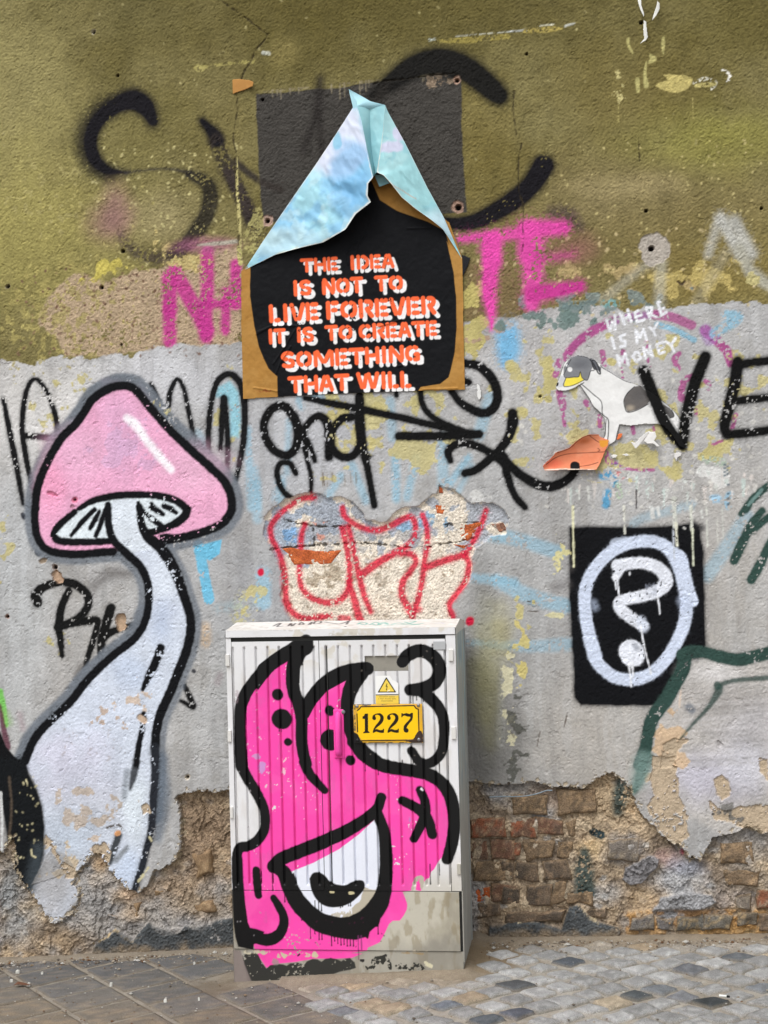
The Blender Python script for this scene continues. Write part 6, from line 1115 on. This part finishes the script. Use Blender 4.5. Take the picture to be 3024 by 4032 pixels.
def word(txt, x0, y0, x1, y1, h, dx, dy, col, a=1.0):
    adv = [ADV.get(c, .88) for c in txt]; g = .10; tot = sum(adv)+g*(len(txt)-1); W_ = x1-x0; x = 0
    for c, w in zip(txt, adv):
        for s_ in FONT[c]:
            pts = []
            for (lx, ly) in s_:
                t = (x+lx*w)/tot; pts.append((x0+W_*t+dx+ly*h*.05, y0+(y1-y0)*t+ly*h*1.0+dy))
            p = np.array(pts, float); r = h*.132
            # butt ends: pull the ends in by a bit less than the radius
            for e_, nb_ in ((0, 1), (-1, -2)):
                v = p[e_]-p[nb_]; L_ = np.linalg.norm(v); p[e_] = p[e_]-v/L_*min(r*.62, L_*.4)
            ST(PO, 'u', [tuple(k) for k in p], r, col, soft=1.1, jit=.25, a=a, curve=len(pts) > 2, spray=1.0 if col[2] > 200 else 0, chip=.004)
        x += w+g
ROWS = [('THE', 378, 145, 682, 128, 108), ('IDEA', 778, 120, 1140, 102, 112), ('IS', 312, 325, 462, 314, 122), ('NOT', 556, 308, 885, 290, 126), ('TO', 985, 285, 1212, 274, 122), ('LIVE', 122, 522, 522, 500, 140), ('FOREVER', 588, 495, 1482, 447, 142),
        ('IT', 112, 720, 252, 712, 118), ('IS', 342, 706, 482, 700, 118), ('TO', 580, 690, 800, 680, 120), ('CREATE', 855, 678, 1490, 648, 120), ('SOMETHING', 222, 905, 1345, 845, 132), ('THAT', 278, 1108, 772, 1082, 130), ('WILL', 838, 1075, 1282, 1062, 132)]
for (t_, x0, y0, x1, y1, h_) in ROWS: word(t_, x0, y0, x1, y1, h_, 30, 27, (240, 238, 238))
for (t_, x0, y0, x1, y1, h_) in ROWS: word(t_, x0, y0, x1, y1, h_, 0, 0, (250, 108, 62))
ST(PO, 'u', [(0, 1225), (30, 1218), (60, 1230), (90, 1215), (120, 1228), (140, 1220)], 3, (150, 70, 40), soft=.8, a=.8); ST(PO, 'u', [(20, 1215), (26, 1235)], 2.5, (150, 70, 40), a=.8); ST(PO, 'u', [(95, 1210), (99, 1232)], 2.5, (150, 70, 40), a=.8)
ppoly = K('t', (82, 1275), (115, 1250), (450, 900), (900, 650), (1080, 640), (1440, 960), (1524, 1190))+[(1829, 1534), (1300, 1552), (957, 1571)]+[(950, 1300)]
pm_ = cut(PO, ppoly, .0006)
poster = empty('torn_poster', (-.10, -.0065, 2.25), 'brown poster with black shape and orange stencil words, its blue top torn and folded down', 'poster')
so = grid_object('printed_sheet', PO, pm_, M_PAPER, poster, smooth=True); so['label'] = 'black printed sheet with orange and white stencil words'
PO.H -= .0022; PO.col[:] = lin((150, 108, 54)); grid_object('backing_sheet', PO, pm_, M_PAPER, poster, smooth=True)
# the flap: panels ruled between two curves, each point with its own distance from the wall
def P3(key, p, off):
    px, py = K(key, p)[0]; d = ray(px, py); t = (-off-CAM[1])/d[1]; return CAM+d*t
def curve3(key, pts, n):
    P = [P3(key, p[:2], p[2]) for p in pts]; seg = [0]
    for i in range(1, len(P)): seg.append(seg[-1]+np.linalg.norm(P[i]-P[i-1]))
    t = np.linspace(0, seg[-1], n); P = np.array(P); return np.stack([np.interp(t, seg, P[:, k]) for k in range(3)], 1)
def flap_color(X, Z, kind):
    n = fbm(X, Z, .12, 5, 401); m = fbm(X, Z, .045, 4, 402); l = fbm(X+Z*.6, Z-X*.6, .05, 4, 405, 3.0)
    c = np.tile(lin((158, 208, 222)), (len(X), 1))
    def mix(f, col):
        nonlocal c; c = c+(lin(col)-c)*f[:, None]
    px = lambda k, p: unwall(*K(k, p)[0], y=-.04)
    k_n = fbm(X+Z*.5, Z-X*.5, .02, 4, 409, 2.0); c = c*(1+(k_n-.5)[:, None]*.35)
    if kind == 'left':
        mix(sm(.45, .6, n)*.8, (128, 184, 220)); mix(sm(.52, .66, m)*.5, (190, 222, 230))
        a = px('t', (720, 420)); d = np.hypot((X-a[0])/.11, (Z-a[1])/.17)+(n-.5)*1.2; mix(sm(1.1, .7, d), (205, 212, 230))
        a = px('t', (705, 420)); d = np.hypot((X-a[0])/.02, (Z-a[1])/.035)+(m-.5)*.8; mix(sm(1.1, .7, d), (138, 186, 208))
        a = px('t', (800, 700)); d = np.hypot((X-a[0])/.10, (Z-a[1])/.16)+(n-.5)*1.0; mix(sm(1.1, .6, d)*.7, (112, 172, 216))
        a = px('t', (330, 1080)); d = np.hypot((X-a[0])/.14, (Z-a[1])/.07)+(n-.5)*.8; mix(sm(1.2, .6, d)*.7, (188, 218, 226))
        a0 = px('t', (105, 1260)); a1 = px('t', (450, 1125)); zl = np.interp(X, [a0[0], a1[0]], [a0[1], a1[1]]); mix(sm(.018, .004, Z-zl-(m-.5)*.03)*(X < a1[0])*.8, (188, 178, 130))
    elif kind == 'right':
        c[:] = lin((156, 206, 212)); mix(sm(.48, .62, n)*.6, (176, 216, 220)); mix(sm(.55, .66, m)*.5, (130, 190, 204))
        for p, rx, rz in (((1080, 460), .045, .025), ((1110, 370), .025, .03)):
            a = px('t', p); d = np.hypot((X-a[0])/rx, (Z-a[1])/rz)+(m-.5)*1.2; mix(sm(1.1, .8, d), (200, 204, 226))
        a = px('t', (1380, 980)); d = np.hypot((X-a[0])/.08, (Z-a[1])/.08); mix(sm(1.2, .4, d)*.6, (200, 218, 232)); f = sm(.004, .001, np.abs((X-px('t', (1150, 760))[0])*.6+(Z-px('t', (1150, 760))[1])-(m-.5)*.01))*(np.abs(X-px('t', (1150, 760))[0]) < .045); mix(f*.7, (190, 160, 140))
    elif kind == 'mid':
        c[:] = lin((140, 190, 198)); mix(sm(.5, .6, n)*.4, (160, 206, 210))  # darker teal: shade of the sideways-facing folds put into the paper colour
    else: mix(sm(.4, .6, n)*.5, (176, 216, 226))
    return c
def panel(name, Ca, Cb, kind, nu=60, nv=40, amp=.004, label=None, bulge=0.0, power=1.0):
    s_ = np.linspace(0, 1, nv)[None, :, None]; G_ = Ca[:, None]*(1-s_)+Cb[:, None]*s_
    n = fbm(G_[..., 0]+G_[..., 2]*.3, G_[..., 2], .09, 4, 411, 1.0)-.5; w = .5-np.abs(2*fbm(G_[..., 0]+G_[..., 2]*.55, G_[..., 2]-G_[..., 0]*.3, .045, 3, 412, 2.2)-1)*2.2
    fade = np.sin(np.linspace(0, math.pi, nv))[None, :]**.5*np.sin(np.linspace(.05, math.pi-.05, nu))[:, None]**.4
    G_[..., 1] -= (n*amp*3.4+w*amp*2.0+bulge)*fade
    co = G_.reshape(-1, 3); base = np.arange(nu*nv).reshape(nu, nv); q = np.stack([base[:-1, :-1], base[1:, :-1], base[1:, 1:], base[:-1, 1:]], -1).reshape(-1, 4)
    fc_ = flap_color(co[:, 0], co[:, 2], kind); sv2 = np.tile(np.linspace(0, 1, nv), nu)
    if kind in ('left', 'right') and nv > 30: e_ = sm(.965, .985, sv2+(fbm(co[:, 0], co[:, 2], .01, 2, 8)-.5)*.04)*.8+sm(.02, .008, sv2)*.5; fc_ = fc_+(lin((224, 224, 216))-fc_)*e_[:, None]
    o = mesh_np(name, co, q, np.concatenate([fc_, np.full((len(co), 1), .6)], 1), smooth=True, mat=M_GLOSSPAPER, parent=poster)
    co2 = co.copy(); co2[:, 1] += .0014; b = mesh_np('paper_back', co2, q[:, ::-1], np.concatenate([np.tile(lin((160, 116, 58)), (len(co), 1)), np.ones((len(co), 1))], 1), smooth=True, mat=M_PAPER, parent=poster)
    b.parent = o; b.location = (0, 0, 0)
    if label: o['label'] = label
    return o
NU = 110
outer = curve3('t', [(812, 205, .022), (700, 380, .018), (560, 590, .016), (400, 820, .014), (230, 1070, .012), (105, 1262, .006)], NU)
inner = curve3('t', [(830, 205, .030), (870, 300, .05), (905, 480, .075), (945, 660, .095), (912, 700, .094), (908, 780, .09), (930, 822, .088), (830, 900, .075), (765, 1000, .066), (620, 1085, .045), (430, 1130, .03), (300, 1168, .018), (106, 1264, .006)], NU)
panel('left_flap', outer, inner, 'left', NU, 90, .004, 'left folded wing of blue printed paper with pale clouds')
crestL = curve3('t', [(840, 195, .032), (870, 300, .051), (905, 480, .076), (945, 660, .096)], 40); valley = curve3('t', [(925, 170, .012), (925, 300, .018), (930, 450, .026), (955, 640, .045)], 40); crestR = curve3('t', [(1022, 188, .025), (1010, 350, .04), (985, 520, .058), (968, 628, .075)], 40)
panel('folded_strip', curve3('t', [(820, 200, .024), (825, 300, .035), (850, 450, .055), (940, 655, .088)], 40), crestL, 'left', 40, 10, .001)
panel('inner_fold', crestL, valley, 'mid', 40, 16, .001); panel('inner_fold', valley, crestR, 'mid', 40, 20, .002)
router = curve3('t', [(1022, 188, .024), (1045, 240, .02), (1150, 430, .02), (1300, 730, .022), (1410, 930, .018), (1470, 1070, .012), (1524, 1192, .006)], NU)
rinner = curve3('t', [(1021, 189, .025), (1010, 350, .04), (985, 520, .058), (967, 628, .075), (1010, 645, .08), (1060, 700, .078), (1130, 790, .068), (1220, 865, .054), (1320, 935, .038), (1400, 1000, .026), (1440, 1060, .016), (1522, 1190, .006)], NU)
panel('right_flap', router, rinner, 'right', NU, 70, .003, 'right folded wing of pale turquoise printed paper')
panel('peak', curve3('t', [(785, 84, .012), (870, 130, .02), (925, 163, .026), (1022, 188, .025)], 24), curve3('t', [(790, 110, .012), (808, 185, .024), (840, 195, .032), (930, 215, .016)], 24), 'top', 24, 14, .001, 'pointed tip of the torn blue paper still stuck to the wall')
panel('curled_tip', curve3('t', [(785, 84, .014), (800, 150, .022), (815, 215, .026)], 12), curve3('t', [(792, 96, .018), (830, 160, .03), (842, 200, .033)], 12), 'top', 12, 6, .0005)
# torn inner corner seen under the fold
panel('inner_corner', curve3('t', [(950, 640, .03), (985, 722, .035)], 10), curve3('t', [(1010, 650, .04), (1052, 698, .045)], 10), 'mid', 10, 8, .001)

# ------------------------------------------------------------------ pasted paper figures and scraps
def sheet(name, key, outline, base, painter, y, label, cat, step=.002, lift=None, group=None, mat=None, back=(216, 210, 200)):
    un_ = lambda px, py: unwall(px, py, y); P = [un_(*p) for p in K(key, *outline)]; xs = [p[0] for p in P]; zs = [p[1] for p in P]
    cv = Canvas(min(xs)-.01, max(xs)+.01, min(zs)-.01, max(zs)+.01, step, y=y, base=base, un=un_); painter(cv)
    cv.H += (cv.nz_(.05, 3, 5)-.5)*.003+(cv.nz_(.012, 2, 6)-.5)*.0008
    if lift is not None: cv.H += lift(cv)
    m = cut(cv, K(key, *outline)); o = grid_object(name, cv, m, mat or M_PAPER, None, smooth=True); tag(o, label, cat, group)
    sd_ = o.modifiers.new('thickness', 'SOLIDIFY'); sd_.thickness = .0008; sd_.offset = -1; return o
dog_out = [(218, 572), (232, 528), (262, 450), (280, 380), (305, 325), (360, 275), (440, 252), (510, 262), (548, 278), (592, 282), (625, 320), (668, 345), (682, 368), (760, 415), (850, 470), (920, 508), (1050, 548), (1130, 600), (1230, 665), (1320, 735), (1410, 820), (1455, 885), (1465, 930), (1445, 1012), (1480, 1120), (1528, 1165), (1500, 1175), (1440, 1150), (1380, 1050), (1290, 950), (1240, 932), (1100, 930), (960, 948), (850, 935), (830, 1020), (812, 1098), (750, 1138), (725, 1180), (640, 1195), (660, 1150), (665, 1085), (700, 1050), (705, 950), (700, 870), (640, 800), (590, 755), (560, 690), (500, 610), (455, 540), (400, 580), (320, 604), (245, 600)]
INK = (44, 44, 48)
def dog(cv):
    f = (slice(0, cv.nz), slice(0, cv.nx)); cv.col[:] = lin((232, 232, 231)); cv.blend(f, sm(.45, .6, cv.nz_(.04, 4, 3))*.4, (214, 214, 213))
    k = dict(soft=1, jit=.2)
    PL(cv, 'v', [(300, 440), (300, 370), (345, 300), (380, 262), (450, 248), (520, 260), (570, 290), (600, 340), (570, 400), (548, 450), (530, 498), (500, 490), (480, 465), (400, 465), (320, 470)], (128, 130, 134), soft=1.5); blob(cv, K('v', (480, 330))[0], 34, 20, (104, 106, 112), .7); blob(cv, K('v', (520, 440))[0], 16, 20, (120, 122, 126), .7)
    PL(cv, 'v', [(322, 472), (400, 468), (450, 462), (462, 410), (482, 470), (498, 495), (440, 535), (380, 552), (298, 556), (312, 510)], (240, 222, 84), soft=1.2)
    PL(cv, 'v', [(270, 450), (305, 450), (315, 500), (290, 560), (240, 570), (240, 540)], (206, 208, 212)); PL(cv, 'v', [(235, 520), (252, 518), (248, 545), (232, 560), (222, 550)], (30, 30, 32))
    ST(cv, 'v', [(330, 348), (335, 352)], 12, (226, 228, 230), **k); ST(cv, 'v', [(360, 388), (364, 390)], 22, (232, 232, 232), **k)
    PL(cv, 'v', [(1000, 558), (1060, 550), (1110, 600), (1160, 690), (1120, 745), (1020, 790), (935, 812), (905, 760), (895, 690), (930, 620)], (104, 100, 98), soft=2); blob(cv, K('v', (960, 770))[0], 16, 12, (180, 168, 150), .7); blob(cv, K('v', (1050, 640))[0], 30, 24, (90, 88, 88), .7)
    PL(cv, 'v', [(1280, 730), (1350, 770), (1392, 820), (1388, 865), (1350, 870), (1300, 800)], (100, 98, 98), soft=2); PL(cv, 'v', [(560, 280), (600, 290), (640, 350), (672, 370), (665, 430), (640, 400), (600, 380), (575, 330)], (96, 98, 104)); 
    PL(cv, 'v', [(1400, 1010), (1445, 1012), (1528, 1165), (1500, 1175), (1440, 1150)], (110, 118, 126), a=.8)
    for L, r in [([(600, 282), (560, 276), (450, 250), (380, 262), (310, 320), (285, 380), (262, 450), (235, 520), (220, 570), (245, 600), (320, 602), (400, 578), (500, 520)], 4.5), ([(300, 440), (320, 470), (400, 465), (450, 460), (465, 412), (482, 470), (530, 496), (552, 450), (568, 405), (600, 400)], 4), ([(322, 472), (300, 552), (380, 550), (500, 495)], 4),
                 ([(560, 290), (600, 340), (640, 420), (664, 428), (640, 350), (610, 300), (580, 310), (600, 380), (620, 390)], 6), ([(668, 345), (680, 368), (760, 415), (900, 498), (1050, 548), (1230, 665), (1330, 740), (1410, 820), (1460, 890)], 4), ([(470, 530), (520, 570), (600, 640), (660, 690), (680, 740), (685, 830), (738, 880), (745, 960), (735, 1090), (700, 1180)], 4.5),
                 ([(460, 545), (540, 660), (590, 750), (690, 840)], 4), ([(1000, 558), (935, 620), (897, 690), (905, 760), (935, 812), (1030, 790), (1140, 730)], 4), ([(1370, 790), (1392, 850), (1350, 870)], 4), ([(700, 870), (712, 960), (705, 1050), (660, 1085)], 4), ([(855, 935), (830, 1020), (812, 1098), (750, 1138)], 4), ([(720, 880), (712, 1000), (700, 1060)], 3), ([(300, 440), (320, 400), (345, 340), (372, 290)], 3.5)]:
        ST(cv, 'v', L, r, INK, **k)
    PL(cv, 'v', [(660, 1110), (740, 1090), (735, 1130), (700, 1165), (660, 1150)], (226, 156, 60)); ve(cv)
sheet('dog_paste_up', 'v', dog_out, (225, 225, 224), dog, -.0055, 'paper cut-out of a seated white dog with grey patches pasted beside the big V', 'paper cut-out')
def orange(cv):
    f = (slice(0, cv.nz), slice(0, cv.nx)); cv.col[:] = lin((232, 140, 104)); cv.blend(f, sm(.45, .62, cv.nz_(.05, 4, 3))*.5, (240, 160, 124)); blob(cv, K('v', (200, 1320))[0], 40, 20, (236, 110, 84), .7); blob(cv, K('v', (500, 1100))[0], 40, 14, (206, 110, 60), .7)
    for L in ([(130, 1330), (230, 1260), (350, 1225), (500, 1215), (705, 1205)], [(460, 1350), (560, 1335), (640, 1310)], [(240, 1215), (360, 1170), (450, 1090), (540, 1045), (640, 1038)], [(560, 1050), (650, 1110), (720, 1120)], [(640, 1170), (660, 1190), (640, 1200)]): ST(cv, 'v', L, 3.5, (120, 66, 50), soft=1, jit=.2)
    PL(cv, 'v', [(650, 1090), (742, 1090), (735, 1140), (690, 1165), (660, 1150)], (232, 160, 62)); ST(cv, 'v', [(412, 1345), (412, 1400)], [46, 46], (18, 18, 20), soft=1.2); ST(cv, 'v', [(110, 1385), (300, 1378), (600, 1385)], 6, (240, 222, 206), soft=1.5, jit=.6)
def olift(cv):
    a = unwall(*K('v', (230, 1210))[0]); b = unwall(*K('v', (560, 1045))[0]); zt_ = np.interp(cv.X, [a[0]-.06, a[0], b[0]], [a[1]-.05, a[1], b[1]]); d = zt_-cv.Z
    c1 = unwall(*K('v', (380, 1385))[0]); return .026*np.exp(-np.clip(d+.004, 0, 1)/.022)*sm(b[0]+.06, b[0]-.02, cv.X)+.012*np.exp(-np.clip(cv.Z-c1[1]+.004, 0, 1)/.02)+.004
sheet('orange_paper', 'v', [(92, 1350), (160, 1285), (222, 1218), (350, 1172), (420, 1110), (480, 1065), (550, 1040), (640, 1036), (660, 1060), (742, 1092), (742, 1140), (712, 1190), (680, 1270), (650, 1340), (618, 1388), (500, 1384), (390, 1384), (250, 1388), (112, 1396)], (232, 140, 104), orange, -.0075, 'curled orange paper sheet with a black spot under the pasted dog', 'paper scrap', lift=olift)
sheet('orange_paper', 'v', [(822, 1090), (838, 1030), (880, 1025), (870, 1060), (850, 1080)], (226, 120, 70), lambda cv: None, -.0065, 'small orange paper bit behind the front legs of the pasted dog', 'paper scrap')
G5 = 'torn paper scraps still stuck to the wall'
def curl(k): return lambda cv: .010*np.abs(np.sin((cv.X-cv.x0)*k))+.003
sheet('paper_scrap', 'v', [(960, 1110), (1010, 1120), (1050, 1070), (1120, 1010), (1160, 1000), (1130, 1040), (1070, 1110), (1040, 1150), (1010, 1180)], (226, 224, 222), lambda cv: None, -.006, 'curled white scrap under the belly of the pasted dog, left piece', 'paper scrap', lift=curl(40), group=G5)
sheet('paper_scrap', 'v', [(1090, 1100), (1150, 1010), (1200, 1010), (1215, 1060), (1190, 1100), (1245, 1150), (1225, 1160), (1180, 1125), (1120, 1125)], (230, 228, 226), lambda cv: None, -.006, 'wider white scrap under the belly of the pasted dog, right piece', 'paper scrap', lift=curl(30), group=G5)
sheet('paper_scrap', 'v', [(1390, 1225), (1430, 1210), (1465, 1225), (1455, 1250), (1425, 1260), (1415, 1300), (1395, 1260)], (226, 224, 222), lambda cv: None, -.006, 'small white scrap just below the tip of the big black V', 'paper scrap', group=G5)
sheet('paper_scrap', 'v', [(765, 1245), (800, 1232), (830, 1240), (815, 1268), (785, 1270)], (228, 226, 222), lambda cv: None, -.006, 'small white scrap right of the orange paper', 'paper scrap', group=G5)
sheet('paper_scrap', 'v', [(875, 1235), (920, 1222), (948, 1240), (920, 1252)], (226, 224, 220), lambda cv: None, -.006, 'thin white scrap below the paws of the pasted dog', 'paper scrap', group=G5)
sheet('paper_scrap', 'e', [(1455, 850), (1470, 860), (1482, 900), (1480, 940), (1468, 960), (1455, 930), (1458, 895)], (222, 222, 220), lambda cv: None, -.006, 'narrow white scrap inside the black loop right of the poster', 'paper scrap', group=G5)
G6 = 'white strips of peeled paint high on the wall'
for pts, lb in [([(846, -20), (868, -20), (868, 40), (888, 100), (885, 118), (862, 70), (848, 20)], 'curved white paint strip at the upper edge above the small drill hole'), ([(975, 15), (990, 30), (988, 70), (968, 108), (940, 138), (950, 100), (965, 60)], 'short white paint strip right of the other two high on the wall'), ([(886, 140), (900, 150), (905, 200), (912, 250), (900, 272), (862, 292), (888, 262), (882, 200)], 'hooked white paint strip just below the small drill hole')]:
    sheet('paint_strip', 'c', pts, (232, 232, 226), lambda cv: None, -.007, lb, 'paint strip', group=G6, lift=curl(60), step=.0015)
def kr(cv): ST(cv, 't', [(50, 110), (150, 70)], 3, (120, 80, 40), soft=1.5, a=.6)
sheet('brown_paper_corner', 't', [(22, 25), (70, 20), (130, 28), (165, 45), (160, 70), (100, 92), (45, 110), (25, 118)], (184, 134, 74), kr, -.006, 'torn corner of brown paper left above the dark patch', 'paper scrap', lift=lambda cv: .012*sm(cv.x[-1]-.045, cv.x[-1], cv.X))
sheet('black_paper_corner', 't', [(1515, 1165), (1578, 1190), (1560, 1240), (1528, 1310), (1520, 1300)], (34, 34, 38), lambda cv: None, -.0045, 'black paper corner sticking out behind the right edge of the poster', 'paper scrap')
# thin wire hanging in front of the bricks
def tube(name, P, r, mat, parent=None, col=(120, 122, 124), n=6):
    V = []; Q = []; P = [np.array(p) for p in P]
    for i, p in enumerate(P):
        t = P[min(i+1, len(P)-1)]-P[max(i-1, 0)]; t /= np.linalg.norm(t); a = np.cross(t, (0, 1, 0)); a /= np.linalg.norm(a); b = np.cross(t, a)
        for k in range(n): th = 2*math.pi*k/n; V.append(p+r*(a*math.cos(th)+b*math.sin(th)))
    for i in range(len(P)-1):
        for k in range(n): Q.append((i*n+k, i*n+(k+1) % n, (i+1)*n+(k+1) % n, (i+1)*n+k))
    return mesh_np(name, V, Q, np.tile(np.append(lin(col), 1), (len(V), 1)), mat=mat, parent=parent, smooth=True)
wp = [P3('l', p, .012) for p in [(-120, 230), (-40, 226), (40, 226), (120, 222), (190, 208), (250, 188), (290, 186)]]
tag(tube('wire', [tuple(p) for p in catmull(wp, 5)], .0022, M_METAL, None, (132, 146, 156)), 'thin grey wire poking out of the broken plaster right of the cabinet', 'wire')
# litter on the pavement
def gp(key, p): return unground(*K(key, p)[0])
def crumb(key, p, r, col, name, label, cat, seed, group=None):
    x, y = gp(key, p); cs = [(x-r, y-r*.8), (x+r, y-r*.6), (x+r*.8, y+r*.9), (x-r*.9, y+r*.7)]
    o = block(name, cs, .012+r*.5, M_STONE, None, [col, tuple(v*.93 for v in col)], seed=seed, nu=5, nv=5, rnd=r*.45, lump=r*.1, warp=r*.2, axis='ground', sunk=.012+r*.2); tag(o, label, cat, group)
GL = 'plaster crumbs lying on the slabs'
for i_, (p, r, lb) in enumerate([((118, 722), .008, 'largest white plaster crumb on the slabs at far left'), ((275, 732), .005, 'white crumb right of the largest one at far left'), ((78, 782), .006, 'flat white crumb below the largest one at far left'), ((190, 803), .006, 'pair of white crumbs lower left near the dead leaf'), ((1270, 668), .0045, 'white crumb on the slabs left of the cabinet foot'), ((1082, 912), .006, 'white crumb lying alone on a slab joint below'), ((728, 803), .005, 'white crumb beside the long slab joint'), ((988, 584), .005, 'white crumb at the foot of the dark band'), ((1300, 900), .0035, 'tiny white crumb on the slab before the cabinet')]):
    crumb('w', p, r, (222, 220, 212), 'plaster_crumb', lb, 'crumb', 700+i_, GL)
x, y = gp('y', (1400, 652)); x2, y2 = gp('y', (1428, 662)); z = float(gz(x))+.016
bt = empty('cigarette_butt', (x, y, z), 'white cigarette butt with dark burnt end beside the darkest sett', 'cigarette butt')
tube('paper', [(x-.012, y+.004, z), (x+.01, y-.004, z)], .0038, M_PAPER, bt, (226, 226, 220), 8); tube('burnt_end', [(x+.0102, y-.0041, z), (x+.019, y-.007, z)], .0036, M_PAPER, bt, (26, 26, 28), 8)
x, y = gp('w', (140, 815)); lf = mesh_np('dead_leaf', [(x-.03, y, float(gz(x))+.010), (x-.01, y-.012, float(gz(x))+.018), (x+.02, y-.006, float(gz(x))+.014), (x+.035, y+.004, float(gz(x))+.012), (x+.01, y+.012, float(gz(x))+.016), (x-.015, y+.008, float(gz(x))+.022)], None, np.tile(np.append(lin((104, 72, 56)), 1), (6, 1)), tris=[(0, 1, 5), (1, 4, 5), (1, 2, 4), (2, 3, 4)], mat=M_PAPER)
tag(lf, 'dry brown leaf on the slabs at the lower left', 'leaf'); sdm = lf.modifiers.new('t', 'SOLIDIFY'); sdm.thickness = .001
